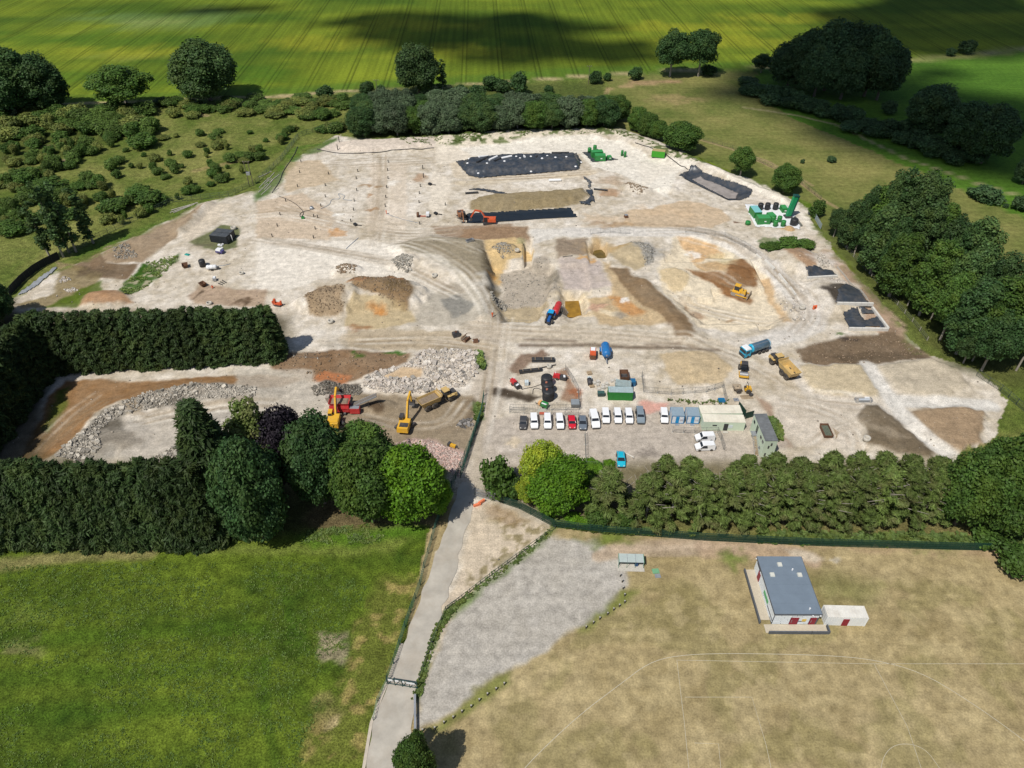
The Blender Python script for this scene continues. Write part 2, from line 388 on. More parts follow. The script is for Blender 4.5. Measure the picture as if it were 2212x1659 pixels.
# the crop: darker right-hand field, pale thin patches, headland along the track
spot(t0, (1340, 190), 26, 9, (160, 165, 84), .7); spot(t0, (1250, 160), 70, 26, (112, 140, 84), .5); spot(t0, (1100, 480), 30, 10, (150, 160, 70), .45)
for c in [(330, 110), (700, 90), (900, 55), (1480, 60), (1700, 40), (1590, 90), (1000, 110)]:
    spot(ident, c, 55, 16, (160, 160, 46), .5)
for c in [(120, 170), (250, 80), (520, 170), (60, 90)]: spot(ident, c, 60, 20, (70, 108, 30), .6)
stroke(ident, [(-400, 232), (0, 222), (370, 211), (620, 199), (800, 188), (1000, 175), (1310, 155), (1560, 143), (1700, 142)], 16, (82, 116, 40), .7, 5)
# --- headland track
stroke(ident, [(-300, 236), (0, 228), (370, 217), (420, 213), (620, 207), (800, 195), (900, 190), (1000, 184), (1160, 173), (1310, 161), (1440, 154), (1560, 149), (1660, 146)], 2.6, (190, 172, 130), .8, 1.0)
stroke(ident, [(1930, 131), (2060, 124), (2150, 112), (2300, 98)], 7, (150, 150, 92), .8, 2)
stroke(ident, [(1930, 131), (2060, 124), (2150, 112), (2300, 98)], 2.0, (172, 165, 120), .7, .8)
for tr in ([(825, 765), (870, 760), (1010, 750), (1200, 730), (1370, 710)], [(825, 765), (805, 830), (850, 890), (920, 940), (990, 990)]):
    stroke(t15, tr, 2.0, (184, 160, 116), .8, .8)
paint(t15, [(980, 730), (1020, 700), (1300, 690), (1480, 690), (1450, 715), (1100, 735)], (176, 146, 112), .8, 1.5)
spot(t15, (1420, 860), 14, 7, (172, 150, 106), .6); spot(t15, (1300, 1000), 18, 9, (92, 108, 50), .6)
stroke(t16, [(-200, 930), (0, 960), (300, 1010), (600, 1080), (900, 1230), (1200, 1370), (1500, 1470), (1800, 1580), (2212, 1700)], 1.6, (170, 160, 118), .7, .6)
stroke(t15, [(1600, 1200), (1900, 1290), (2212, 1400), (2600, 1600)], 1.6, (172, 152, 112), .7, .6)
stroke(t8, [(1000, 0), (1340, 150), (1560, 330), (1720, 430)], 1.6, (172, 150, 112), .7, .6)
# --- scrubland paths and bare patches
stroke(t0, [(1560, 870), (1680, 900), (1740, 990), (1780, 1000)], 2.4, (184, 160, 122), .7, 1)
stroke(t0, [(1690, 1480), (1900, 1430), (2050, 1390)], 3, (160, 142, 98), .6, 1)
for c in [(420, 1260), (560, 1390)]: spot(t0, c, 4, 2, (170, 150, 125), .8)
stroke(t14, [(80, 835), (400, 830), (560, 800), (900, 795), (1240, 775)], 2.4, (190, 170, 130), .7, .8)
paint(t14, [(140, 850), (540, 850), (520, 920), (300, 960), (160, 900)], (140, 122, 74), .6, 3)
paint(t6, [(280, 200), (350, 160), (560, 130), (700, 80), (720, 100), (560, 210), (400, 230), (250, 420), (140, 560), (0, 640), (0, 500), (130, 400)], (84, 116, 40), .8, 1.5)
paint(t5, [(1800, 60), (1700, 110), (1100, 420), (560, 600), (480, 640), (900, 440), (1300, 280)], (84, 118, 40), .8, 2)
# --- meadow: mown margins, ruts, the dead square
paint(t10, [(-200, 1250), (400, 1255), (1100, 1240), (1600, 1200), (1480, 1330), (1000, 1330), (-200, 1340)], (122, 134, 62), .75, 1.2)
paint(t10, [(640, 1050), (800, 830), (1060, 850), (1250, 1050), (1800, 1000), (1880, 960), (1840, 1100), (1500, 1080), (1250, 1130), (850, 1150)], (164, 138, 104), .85, 1.5)
paint(t10, [(560, 1150), (800, 1130), (1400, 1060), (1750, 1080), (1700, 1190), (1300, 1240), (700, 1250)], (86, 126, 34), .7, 1.5)
paint(t13, [(1080, 0), (1430, 0), (1150, 850), (1000, 1250), (940, 1659), (380, 1659), (470, 1340), (720, 1000), (800, 700), (880, 450)], (112, 118, 52), .8, 1.2)
speckle(t13, [(1080, 0), (1420, 0), (1150, 850), (1000, 1250), (940, 1659), (400, 1659), (470, 1340), (720, 1000), (880, 450)], (176, 156, 98), .58, .7, 2.5)
paint(t13, [(540, 500), (800, 500), (790, 700), (740, 780), (510, 760)], (160, 148, 120), .85, .5, .6)
speckle(t13, [(540, 500), (800, 500), (790, 700), (740, 780), (510, 760)], (96, 124, 44), .6, .8, 1.2, .5)
spot(t13, (650, 1270), 1.6, 1.0, (205, 185, 140)); spot(t13, (600, 1180), 4, 2.5, (150, 135, 90), .6)
for a in ([(270, 300), (350, 460), (420, 620)], [(380, 330), (400, 480)], [(60, 700), (110, 1200), (170, 1659)], [(170, -20), (270, 240), (300, 560)]): stroke(t13, a, 1.4, (66, 96, 28), .5, .6)
for y in (1400, 1480, 1560): stroke(ident, [(-200, y), (300, y-30), (560, y-40)], 2.5, (60, 96, 24), .35, 1.5)
spot(ident, (50, 1395), 4, 2, (150, 140, 100), .5); spot(ident, (70, 1330), 6, 3, (120, 135, 60), .5)
stroke(t4, [(0, 1570), (500, 1510), (1000, 1480), (1300, 1450)], 2.4, (150, 140, 95), .7, 1.2); stroke(t4, [(600, 1400), (900, 1420), (1250, 1370)], 1.2, (190, 170, 130), .5, .6)
# --- sports field: gravel car park, wedge, path, greener patches
speckle(ident, [(950, 1560), (1350, 1260), (2400, 1200), (2600, 1900), (900, 1900)], (134, 130, 78), .56, .34, 7, 3, 60)
speckle(ident, [(950, 1560), (1350, 1260), (2400, 1200), (2600, 1900), (900, 1900)], (200, 182, 138), .6, .45, 3, 3, 63)
paint(t12, [(900, 830), (1050, 1060), (1100, 1080), (1420, 1080), (1500, 900), (1200, 820)], (110, 116, 58), .6, 3)
paint(ident, [(1190, 1160), (1290, 1168), (1345, 1212), (1352, 1258), (1300, 1330), (1240, 1362), (1100, 1450), (960, 1540), (896, 1575), (905, 1500), (922, 1450), (945, 1395), (980, 1325), (1012, 1285), (1080, 1225), (1172, 1166)], (192, 186, 176), .95, .7, .15)
paint(t11, [(1130, 1659), (1250, 1530), (1430, 1370), (1490, 1290), (1640, 1290), (1550, 1400), (1350, 1560), (1200, 1659)], (118, 128, 56), .8, 1)
paint(t13, [(2212, 820), (1860, 1030), (1480, 1320), (1560, 1340), (1900, 1150), (2212, 960)], (122, 130, 62), .75, .8)
stroke(t11, [(1300, 1000), (1450, 950), (1700, 910), (2212, 885)], 2.4, (196, 176, 152), .8, .6); stroke(t11, [(1300, 1010), (1600, 960), (2212, 945)], 2.4, (196, 176, 152), .8, .6)
stroke(t12, [(0, 565), (350, 580), (600, 590), (800, 620), (950, 680)], 3.4, (196, 172, 146), .85, .8); stroke(t12, [(0, 630), (500, 630), (750, 650)], 2.0, (190, 165, 135), .7, .8)
paint(t12, [(700, 580), (880, 600), (1030, 690), (980, 730), (860, 690), (760, 640)], (208, 194, 172), .85, .6); spot(t12, (1130, 700), 2, .8, (205, 195, 175))
spot(t12, (250, 680), 4, 2.4, (108, 128, 52), .8); spot(t11, (1430, 860), 7, 2, (116, 130, 56), .85); spot(t12, (1980, 600), 8, 1.5, (108, 130, 52), .7)
paint(t12, [(-700, 520), (2300, 600), (2900, 620), (2900, 690), (2200, 650), (1000, 590), (0, 540), (-700, 500)], (186, 158, 128), .6, 1)
# wedge of sandy ground between the road and the car park
paint(ident, [(1028, 1090), (1100, 1100), (1185, 1145), (1165, 1166), (1075, 1222), (1005, 1285), (965, 1345), (940, 1400), (950, 1330), (1000, 1190)], (216, 200, 176), .95, .8)
speckle(ident, [(1050, 1090), (1185, 1145), (1165, 1166), (1010, 1280), (1000, 1240), (1100, 1180), (1060, 1120)], (140, 128, 84), .52, .7, 1.5); paint(t11, [(310, 560), (560, 610), (700, 700), (560, 780), (380, 690)], (172, 148, 116), .6, 1)
paint(t11, [(0, 1500), (180, 1330), (600, 1030), (780, 880), (900, 770), (950, 800), (800, 900), (640, 1040), (240, 1350), (60, 1520)], (100, 126, 50), .7, .6, .6)
paint(t13, [(1900, 130), (1740, 270), (1600, 440), (1480, 720), (1430, 1000), (1360, 1100), (1410, 900), (1540, 480), (1660, 290)], (86, 120, 40), .85, .5)
# --- the works: pale haul surfaces
T = [
 (t6, [(0, 960), (500, 990), (900, 960), (1200, 1000), (1400, 1250), (1150, 1300), (700, 1250), (300, 1400), (0, 1400)], (234, 224, 207), .85),
 (t6, [(0, 640), (400, 560), (700, 760), (650, 960), (0, 950)], (212, 193, 168), .8),
 (t6, [(250, 300), (550, 280), (720, 450), (250, 560)], (204, 182, 150), .6),
 (t6, [(1000, 300), (1300, 300), (1300, 900), (950, 900)], (226, 210, 188), .5),
 (t6, [(540, 190), (700, 120), (1540, 110), (1550, 180), (900, 225)], (222, 208, 190), .9),
 (t6, [(1560, 180), (2212, 125), (2212, 260), (1800, 280), (1500, 330), (1700, 500), (1600, 800), (1480, 700), (1520, 450)], (232, 220, 200), .8),
 (t7, [(100, 180), (700, 110), (1250, 85), (1500, 130), (1750, 260), (2000, 350), (1900, 600), (1500, 400), (1250, 330), (1150, 230), (700, 215), (250, 260)], (236, 227, 210), .9),
 (t8, [(0, 0), (250, 0), (950, 160), (1300, 330), (1480, 560), (1600, 640), (1450, 600), (1350, 450), (1000, 290), (500, 60), (300, 100), (0, 230)], (234, 224, 206), .9),
 (t6, [(1150, 1010), (1500, 950), (1930, 975), (1990, 1100), (2060, 1330), (1830, 1335), (1600, 1140), (1300, 1090)], (164, 152, 128), .85),
 (t6, [(1700, 1330), (1960, 1330), (2030, 1620), (1800, 1700), (1300, 1700), (1500, 1450)], (196, 186, 168), .8),
 (t6, [(1580, 1480), (1750, 1430), (1900, 1560), (1700, 1640)], (142, 140, 132), .6),
 (t6, [(1935, 975), (2110, 1350), (2040, 1650), (2000, 1400), (1960, 1250)], (142, 130, 108), .85),  # shaded drop of the ramp's right edge, its shade painted into the ground colour
 (t6, [(430, 1500), (550, 1370), (720, 1350), (790, 1480), (760, 1620), (480, 1620)], (172, 150, 120), .8),
 (t6, [(810, 1360), (1000, 1290), (1290, 1330), (1360, 1450), (1290, 1580), (1050, 1520), (860, 1440)], (158, 132, 98), .85),
 (t6, [(850, 1500), (1300, 1560), (1400, 1659), (1100, 1750), (780, 1720), (800, 1560)], (200, 180, 140), .7),
 (t6, [(1500, 850), (2212, 830), (2212, 955), (1640, 960), (1540, 900)], (172, 150, 126), .85),
 (t7, [(120, 870), (680, 850), (700, 960), (100, 960)], (168, 142, 114), .85),
 (t7, [(280, 960), (560, 950), (720, 1010), (740, 1080), (500, 1150), (450, 1290), (400, 1270), (320, 1050)], (220, 194, 148), .9),
 (t7, [(450, 1200), (850, 1100), (1000, 1350), (850, 1500), (480, 1500)], (188, 176, 158), .75),
 (t7, [(380, 1480), (850, 1480), (850, 1640), (400, 1640)], (190, 172, 138), .7),
 (t7, [(930, 960), (1190, 950), (1210, 1090), (950, 1130)], (166, 149, 128), .9),
 (t7, [(960, 1130), (1310, 1120), (1400, 1380), (1000, 1370)], (200, 186, 174), .8),
 (t7, [(850, 1210), (950, 1210), (960, 1330), (850, 1340)], (160, 150, 132), .7),
 (t7, [(700, 870), (1500, 865), (2212, 860), (2212, 925), (1480, 935), (900, 945), (760, 1000)], (224, 216, 202), .9),
 (t7, [(1380, 1050), (1550, 990), (1750, 1010), (1770, 1150), (1600, 1230), (1450, 1130)], (196, 178, 144), .8),
 (t7, [(1570, 1000), (1740, 1000), (1780, 1160), (1700, 1190), (1660, 1060)], (170, 167, 160), .8),
 (t7, [(1330, 1100), (1500, 1300), (1700, 1500), (2080, 1700), (1300, 1700), (1200, 1450), (1420, 1420)], (204, 180, 142), .8),
 (t7, [(1380, 1420), (1550, 1490), (1730, 1600), (1600, 1620), (1460, 1540)], (208, 158, 104), .7),
 (t7, [(1240, 1480), (1420, 1520), (1300, 1580), (1200, 1540)], (216, 176, 152), .6),
 (t8, [(-10, 1040), (100, 1090), (400, 1380), (490, 1500), (470, 1550), (330, 1540), (150, 1350), (-120, 1130), (-260, 920), (-130, 930)], (152, 130, 102), .9),
 (t7, [(180, 705), (250, 640), (450, 590), (1180, 548), (1200, 600), (1100, 670), (700, 712), (350, 722)], (166, 150, 118), .9),
 (t8, [(80, 420), (420, 345), (700, 420), (790, 520), (600, 590), (100, 580), (-150, 560), (-100, 430)], (210, 188, 158), .8),
 (t8, [(310, 650), (620, 660), (900, 800), (1130, 1000), (1180, 1150), (1300, 1380), (900, 1490), (500, 1450), (200, 1150), (150, 950)], (232, 217, 190), .9),
 (t8, [(310, 650), (650, 680), (740, 780), (480, 900), (420, 780)], (220, 186, 142), .8),
 (t8, [(740, 870), (900, 850), (1020, 970), (1000, 1090), (860, 1090), (985, 1180), (940, 1205), (700, 1120), (410, 930), (540, 960), (740, 1010)], (160, 124, 88), .95),
 (t8, [(480, 900), (760, 870), (740, 1000), (540, 955)], (208, 176, 132), .8),
 (t8, [(180, 960), (300, 930), (430, 990), (400, 1120), (320, 1150), (180, 1050)], (220, 200, 164), .9),
 (t8, [(980, 970), (1140, 1010), (1190, 1200), (1320, 1400), (1250, 1400), (1100, 1150)], (206, 176, 136), .7),
 (t8, [(1580, 790), (1700, 830), (2300, 1440), (2300, 1700), (1950, 1400), (1750, 1000)], (190, 166, 142), .85),
 (t8, [(1210, 810), (1300, 775), (1450, 800), (1530, 945), (1440, 965), (1300, 890)], (182, 154, 126), .95),
 (t8, [(1540, 1150), (1640, 1110), (1850, 1120), (1970, 1270), (1700, 1280)], (96, 88, 78), .9),
 (t9, [(720, 480), (900, 400), (1200, 340), (1560, 310), (1760, 430), (1900, 540), (1200, 590), (800, 585)], (142, 124, 102), .9),
 (t9, [(1000, 520), (1400, 480), (1750, 470), (1850, 540), (1200, 580)], (112, 98, 80), .5),
 (t9, [(500, 900), (1200, 880), (1330, 1000), (1250, 1300), (650, 1300), (560, 1050)], (216, 204, 186), .7),
 (t9, [(750, 610), (1290, 590), (1380, 740), (1420, 870), (1080, 870), (900, 850), (800, 730)], (208, 192, 162), .9),
 (t9, [(1420, 600), (1900, 560), (2120, 640), (2210, 800), (1950, 890), (1650, 850), (1560, 790)], (204, 191, 168), .9),
 (t9, [(1330, 960), (1450, 955), (1560, 1050), (1900, 1380), (1880, 1430), (1500, 1360), (1300, 1290), (1330, 1200), (1230, 1050)], (138, 124, 103), .95),
 (t9, [(1250, 1080), (1550, 1180), (1700, 1260), (1500, 1250), (1300, 1150)], (180, 166, 144), .5),
 (t9, [(1690, 1000), (2150, 960), (2340, 1000), (2340, 1300), (2150, 1370), (1900, 1280), (1700, 1120)], (178, 156, 128), .95),
 (t9, [(380, 850), (500, 940), (600, 1200), (680, 1300), (560, 1330), (540, 1100), (400, 930)], (170, 142, 118), .7),
 (t9, [(500, 1050), (580, 1100), (600, 1220), (560, 1250)], (90, 118, 48), .8),
 (ident, [(1060, 905), (1400, 872), (1620, 900), (1700, 960), (1640, 1040), (1060, 1040), (1040, 960)], (198, 186, 170), .8),
 (t2, [(60, 800), (150, 780), (300, 835), (540, 875), (400, 915), (220, 890), (60, 840)], (104, 92, 78), .95),
 (t2, [(640, 640), (730, 620), (860, 860), (840, 960), (700, 900), (720, 760)], (164, 128, 100), .7),
 (t2, [(250, 640), (350, 500), (560, 470), (620, 520), (440, 580), (330, 680)], (150, 126, 106), .8),
 (t2, [(1550, 490), (2000, 490), (2180, 640), (2100, 780), (1700, 780), (1590, 650)], (208, 188, 154), .9),
 (t2, [(1380, 920), (1620, 920), (1600, 1000), (1420, 1000)], (224, 178, 160), .8),
 (t5, [(900, 480), (1100, 430), (1780, 110), (1620, 300), (1500, 400), (1250, 600), (900, 610)], (176, 156, 130), .9),
 (t5, [(620, 650), (880, 520), (920, 610), (1200, 620), (1100, 760), (750, 740)], (146, 126, 102), .9),
 (t5, [(160, 980), (470, 870), (500, 600), (900, 700), (700, 960), (200, 1010)], (158, 142, 106), .8),
 (t5, [(1550, 400), (1760, 180), (1800, 100), (2000, 110), (1700, 400), (1600, 430)], (220, 206, 184), .8),
 (t5, [(1010, 870), (1250, 610), (1380, 650), (1390, 740), (1200, 850), (1080, 905)], (80, 114, 42), .85),
 (t5, [(370, 1000), (870, 770), (900, 850), (650, 1000)], (108, 124, 50), .85),
 (t5, [(680, 980), (850, 860), (1100, 900), (1150, 970)], (186, 152, 118), .9),
 (t5, [(1640, 440), (1900, 280), (2080, 310), (2040, 480), (1900, 520)], (100, 110, 58), .75),
 (t5, [(1440, 600), (1540, 540), (1560, 590), (1480, 630)], (78, 112, 44), .85),
 (t5, [(1600, 900), (1750, 780), (2000, 830), (2300, 830), (2300, 990), (1700, 970)], (178, 150, 122), .6),
 (t5, [(1660, 930), (1690, 870), (1740, 830), (1760, 860), (1700, 890)], (104, 88, 70), .8),
 (t4, [(560, -40), (1100, -20), (2212, -80), (2600, -40), (2300, 60), (1000, 190), (850, 260), (500, 690), (100, 740), (300, 400), (440, 100)], (166, 134, 98), .9),
 (t4, [(350, 400), (520, 50), (600, 10), (560, 200), (430, 420)], (108, 122, 54), .7),
 (t4, [(1080, 300), (2300, 160), (2500, 420), (1500, 720), (1050, 700), (1100, 420)], (204, 194, 178), .85),
 (t1, [(600, 360), (1480, 360), (1780, 520), (1500, 540), (560, 530)], (198, 182, 156), .85),
 (t1, [(-60, 560), (700, 560), (1150, 560), (1100, 680), (700, 800), (300, 820), (-60, 720)], (156, 130, 102), .9),
 (t1, [(310, 760), (400, 720), (620, 760), (600, 830), (330, 830)], (198, 142, 102), .85),
 (t1, [(270, 860), (420, 820), (700, 850), (700, 930), (300, 930)], (124, 114, 102), .9),
 (t1, [(600, 930), (1700, 930), (1750, 1150), (1560, 1560), (900, 1330), (400, 1200)], (166, 150, 126), .9),
 (t1, [(-400, 700), (260, 720), (420, 950), (300, 1100), (-400, 1150)], (202, 192, 175), .7),
 (t1, [(740, 1000), (900, 980), (920, 1060), (800, 1090)], (108, 90, 70), .85),
 (t1, [(560, 1180), (780, 1170), (760, 1220), (580, 1240)], (108, 92, 72), .85),
 (t1, [(1640, 970), (1740, 960), (1740, 1130), (1600, 1150), (1650, 1050)], (128, 114, 96), .6),
 (t1, [(985, 1370), (1150, 1310), (1300, 1315), (1500, 1390), (1590, 1440), (1540, 1640), (1350, 1500)], (214, 186, 174), .9),
 (t1, [(1110, 660), (1250, 540), (1500, 535), (1740, 560), (1740, 700), (1600, 850), (1250, 920), (900, 920), (720, 850), (740, 780), (960, 700)], (214, 202, 184), .85),
 (t1, [(880, 780), (1050, 710), (1230, 720), (1220, 790), (950, 810)], (212, 186, 150), .8),
 (t4, [(520, 660), (700, 470), (850, 330), (1300, 90), (1700, 10), (2212, 50), (2212, 140), (1400, 200), (1060, 280), (1120, 480), (1000, 640), (700, 720)], (182, 174, 160), .8),
]
# main haul roads
for tf, pts, w, rgb, a in [
    (t8, [(-600, 620), (0, 615), (450, 620), (720, 670), (950, 790), (1150, 950), (1330, 1150), (1480, 1300), (1490, 1420), (1300, 1520), (1000, 1600)], 6.5, (218, 209, 194), .9),
    (t1, [(1900, 250), (1800, 400), (1860, 560), (1840, 720), (1780, 880), (1800, 1000), (1740, 1200), (1620, 1500), (1560, 1700)], 7, (204, 191, 172), .85),
    (t1, [(600, 450), (1200, 450), (1700, 500), (1850, 560)], 6, (204, 188, 162), .7), (t2, [(0, 260), (300, 330), (900, 350), (1500, 400), (2212, 480)], 7, (210, 196, 174), .8),
    (t2, [(350, 430), (800, 425), (1300, 440), (1800, 450), (2050, 470)], 1.0, (132, 116, 98), .8), (t2, [(400, 378), (560, 372), (800, 392)], .9, (140, 124, 106), .7),
    (t2, [(1460, 412), (1720, 416)], .9, (150, 132, 112), .6), (t9, [(0, 300), (300, 420), (700, 600), (900, 860), (1250, 920), (1500, 1000), (1700, 1150), (2000, 1330)], 5, (222, 212, 196), .8),
    (t9, [(1340, 600), (1450, 760), (1560, 900), (2000, 930), (2400, 950)], 4, (216, 208, 194), .8), (t6, [(1300, 1020), (1500, 1120), (1750, 1250), (1950, 1500), (2040, 1659)], 3.5, (196, 186, 166), .7),
    (t6, [(0, 1100), (500, 1150), (1000, 1250), (1500, 1380), (1900, 1560)], 6, (232, 222, 204), .6), (t7, [(60, 300), (100, 420), (900, 420), (1250, 380)], 3.5, (224, 208, 182), .7),
    (t7, [(100, 480), (700, 440), (1200, 400)], 3, (222, 206, 178), .6), (t1, [(-300, 900), (0, 870), (300, 880)], 6, (206, 196, 180), .7), (t8, [(1620, 800), (1800, 1000), (2100, 1350), (2300, 1650)], 3.4, (198, 176, 152), .7)]:
    stroke(tf, pts, w, rgb, a, 1.0)
for tf, pts, rgb, a in T: paint(tf, pts, rgb, min(1, a+.06), .7, .3)
stroke(t8, [(-600, 620), (0, 615), (450, 620), (720, 670), (950, 790), (1150, 950), (1330, 1150), (1480, 1300), (1490, 1420), (1300, 1520), (1000, 1600)], 5.5, (222, 214, 201), .85, .8, .2)
stroke(t9, [(600, 330), (850, 260), (960, 100)], 6, (220, 211, 197), .6, 1.0, .2)
stroke(t9, [(1340, 600), (1450, 760), (1560, 900), (2000, 930), (2400, 950)], 3.6, (226, 219, 206), .85, .7, .2); stroke(t9, [(1560, 920), (1680, 1080), (1900, 1280), (2080, 1400)], 3.6, (226, 219, 206), .85, .7, .2)
# wheel tracks
rt = random.Random(5)
LANES = [(t6, [(0, 1000), (600, 1080), (1200, 1200), (1700, 1450)]), (t6, [(200, 700), (700, 850), (1300, 950), (1800, 900)]), (t6, [(1050, 250), (1050, 600), (1000, 1000)]), (t6, [(600, 350), (1000, 330), (1500, 300)]),
         (t6, [(1150, 1020), (1500, 1100), (1850, 1330), (2000, 1600)]), (t6, [(1300, 1000), (1600, 980), (1900, 1100)]), (t8, [(0, 620), (500, 630), (900, 760), (1300, 1100), (1500, 1350), (1350, 1500)]),
         (t2, [(-100, 300), (500, 340), (1200, 360), (2000, 440)]), (t9, [(-200, 420), (400, 650), (800, 900), (1300, 950)]), (t9, [(600, 950), (900, 1000), (1200, 1150), (1200, 1300)]),
         (t1, [(1880, 200), (1850, 500), (1800, 850), (1650, 1500)]), (t1, [(700, 480), (1300, 460), (1800, 520)]), (t1, [(700, 1150), (1100, 1230), (1500, 1200), (1650, 1000)]), (t8, [(300, 1200), (600, 1300), (1000, 1400), (1250, 1380)]),
         (t8, [(500, 950), (700, 1060), (950, 1150)]), (t4, [(1200, 350), (1700, 250), (2300, 200)]), (t4, [(300, 650), (600, 350), (900, 150)]), (t9, [(850, 1300), (1000, 1180), (1300, 1080)]), (t7, [(150, 450), (700, 430), (1200, 390)]), (t6, [(0, 760), (300, 740), (620, 820)])]
for tf, pts in LANES:
    for k in range(7):
        o = rt.uniform(-70, 70), rt.uniform(-45, 45)
        q = [(x+o[0]+rt.uniform(-20, 20), y+o[1]+rt.uniform(-14, 14)) for x, y in pts]
        # smooth
        for _ in range(2):
            q = [q[0]]+[p for a, b in zip(q[:-1], q[1:]) for p in ((a[0]*.75+b[0]*.25, a[1]*.75+b[1]*.25), (a[0]*.25+b[0]*.75, a[1]*.25+b[1]*.75))]+[q[-1]]
        dk = rt.random() < .55
        rgb = (168, 150, 124) if dk else (240, 231, 214)
        for e in (0, 1):
            pw = GA(tf(q)); 
            dn = np.gradient(pw, axis=0); dn /= np.linalg.norm(dn, axis=1)[:, None]+1e-9
            pw = pw+np.stack([-dn[:, 1], dn[:, 0]], 1)*e*2.1
            i = near(pw, 2); d = dpath([tuple(p) for p in pw], PX[i], PY[i])
            blend(i, rgb, sst(.7, .1, d)*.34*np.clip(n_mid[i]*2-.25, 0, 1))
for tf, c, rx, ry, rgb, a in [
    (t6, (1440, 430), 4.5, 4, (188, 156, 124), .7), (t6, (950, 495), 3, 1.6, (178, 148, 112), .8), (t6, (1050, 505), 2, 1.3, (170, 140, 102), .8), (t6, (985, 705), 3, 1.4, (178, 146, 110), .8),
    (t6, (960, 585), 1.3, 1.6, (190, 150, 112), .8), (t6, (1050, 1590), 4, 2, (206, 152, 92), .8), (t6, (1180, 1345), 4, 1.6, (196, 146, 104), .7), (t6, (890, 1380), 4, 2, (176, 136, 104), .7),
    (t6, (1240, 1440), 4, 4, (128, 112, 82), .6), (t6, (690, 900), 3, 3.4, (208, 158, 100), .7), (t6, (720, 745), 2, 1.6, (235, 228, 214), .9), (t6, (1200, 470), 2.5, 2.5, (238, 230, 215), .7),
    (t6, (1980, 1320), 3, 5, (205, 198, 184), .6), (t7, (400, 1250), 2, 3, (210, 168, 110), .8), (t7, (620, 980), 3, 2, (188, 180, 134), .8), (t7, (480, 1060), 4, 4, (174, 158, 132), .8),
    (t7, (1200, 1120), 2.6, 2, (212, 172, 118), .8), (t7, (1350, 450), 6, 5, (188, 164, 136), .6), (t7, (1390, 560), 5, 3, (186, 150, 116), .7), (t7, (1350, 780), 9, 4, (214, 190, 158), .6),
    (t7, (1330, 830), 8, 2.5, (178, 148, 112), .6), (t7, (1510, 830), 6, 2.5, (184, 156, 120), .6), (t7, (1900, 720), 14, 5, (216, 192, 160), .6), (t7, (1520, 1500), 2, 1.5, (240, 234, 222), .8),
    (t7, (1500, 1600), 3, 2, (150, 148, 142), .6), (t7, (1400, 1580), 4, 2, (236, 220, 190), .7), (t7, (1190, 1610), 3, 2, (240, 214, 170), .7), (t7, (980, 1600), 2.2, 2.4, (150, 140, 126), .5),
    (t8, (450, 780), 2.5, 3.4, (244, 238, 226), .8), (t8, (1000, 870), 3, 2.4, (240, 228, 206), .7), (t8, (520, 1320), 3, 2.4, (160, 128, 100), .6), (t8, (790, 1350), 1.6, .8, (170, 142, 108), .8),
    (t8, (410, 1250), 1.2, 3.4, (170, 140, 106), .7), (t8, (840, 540), 1.1, .7, (140, 112, 92), .8), (t8, (1580, 860), 6, 4, (222, 214, 202), .7), (t8, (1690, 1080), 7, 4, (222, 212, 196), .8),
    (t8, (60, 760), 4, 5, (176, 174, 168), .6), (t8, (1280, 590), 2.2, 1.4, (220, 184, 136), .8), (t2, (280, 1275), 1.8, 1.5, (218, 202, 176), .9), (t2, (230, 1330), 3, 1.2, (216, 204, 188), .8),
    (t2, (1450, 1350), 3, 1.8, (150, 140, 128), .6), (t2, (810, 830), 2, 2, (182, 126, 92), .7), (t5, (720, 690), 3, 2.4, (118, 102, 84), .6), (t5, (2080, 950), 3, 2, (120, 100, 80), .8),
    (t5, (2150, 930), 1.6, 2, (118, 98, 78), .8), (t5, (1760, 460), 5, 1.5, (120, 112, 98), .5), (t5, (850, 690), 8, 2.6, (120, 106, 88), .5), (t4, (960, 280), 3.2, 2.6, (122, 116, 104), .9),
    (t4, (950, 400), 5.2, 3.4, (128, 120, 106), .9), (t4, (1190, 210), 3, 2.4, (176, 160, 136), .9), (t4, (1480, 160), 4.4, 3, (126, 118, 104), .8), (t4, (1030, 520), 4.6, 3.4, (158, 148, 132), .8),
    (t4, (1600, 600), 4, 3.2, (160, 144, 120), .8), (t1, (1000, 560), 3.6, .9, (74, 118, 36), .85), (t1, (650, 610), 1.6, 1.6, (80, 122, 40), .85), (t1, (1730, 650), 1.4, 4.2, (72, 118, 38), .9),
    (t1, (1700, 560), 2.6, .8, (90, 122, 48), .8), (t1, (1710, 1080), 1.2, 4.2, (76, 120, 40), .9), (t1, (690, 340), 3, 1.6, (168, 128, 92), .7), (t9, (1180, 370), 3, .9, (70, 64, 62), .7),
    (t9, (1110, 325), 1.5, .5, (86, 120, 46), .7), (t8, (1130, 700), 4, 1.8, (90, 120, 50), .7), (t8, (2180, 1480), 5, 3, (140, 122, 100), .5)]:
    spot(tf, c, rx, ry, rgb, a)
for c_, rx_, ry_, rgb_ in [((1240, 648), 6.5, 8.5, (234, 214, 178)), ((1302, 533), 6.5, 5.5, (206, 176, 128)), ((1562, 552), 7, 5, (220, 206, 170))]: spot(ident, c_, rx_, ry_, rgb_, .7)
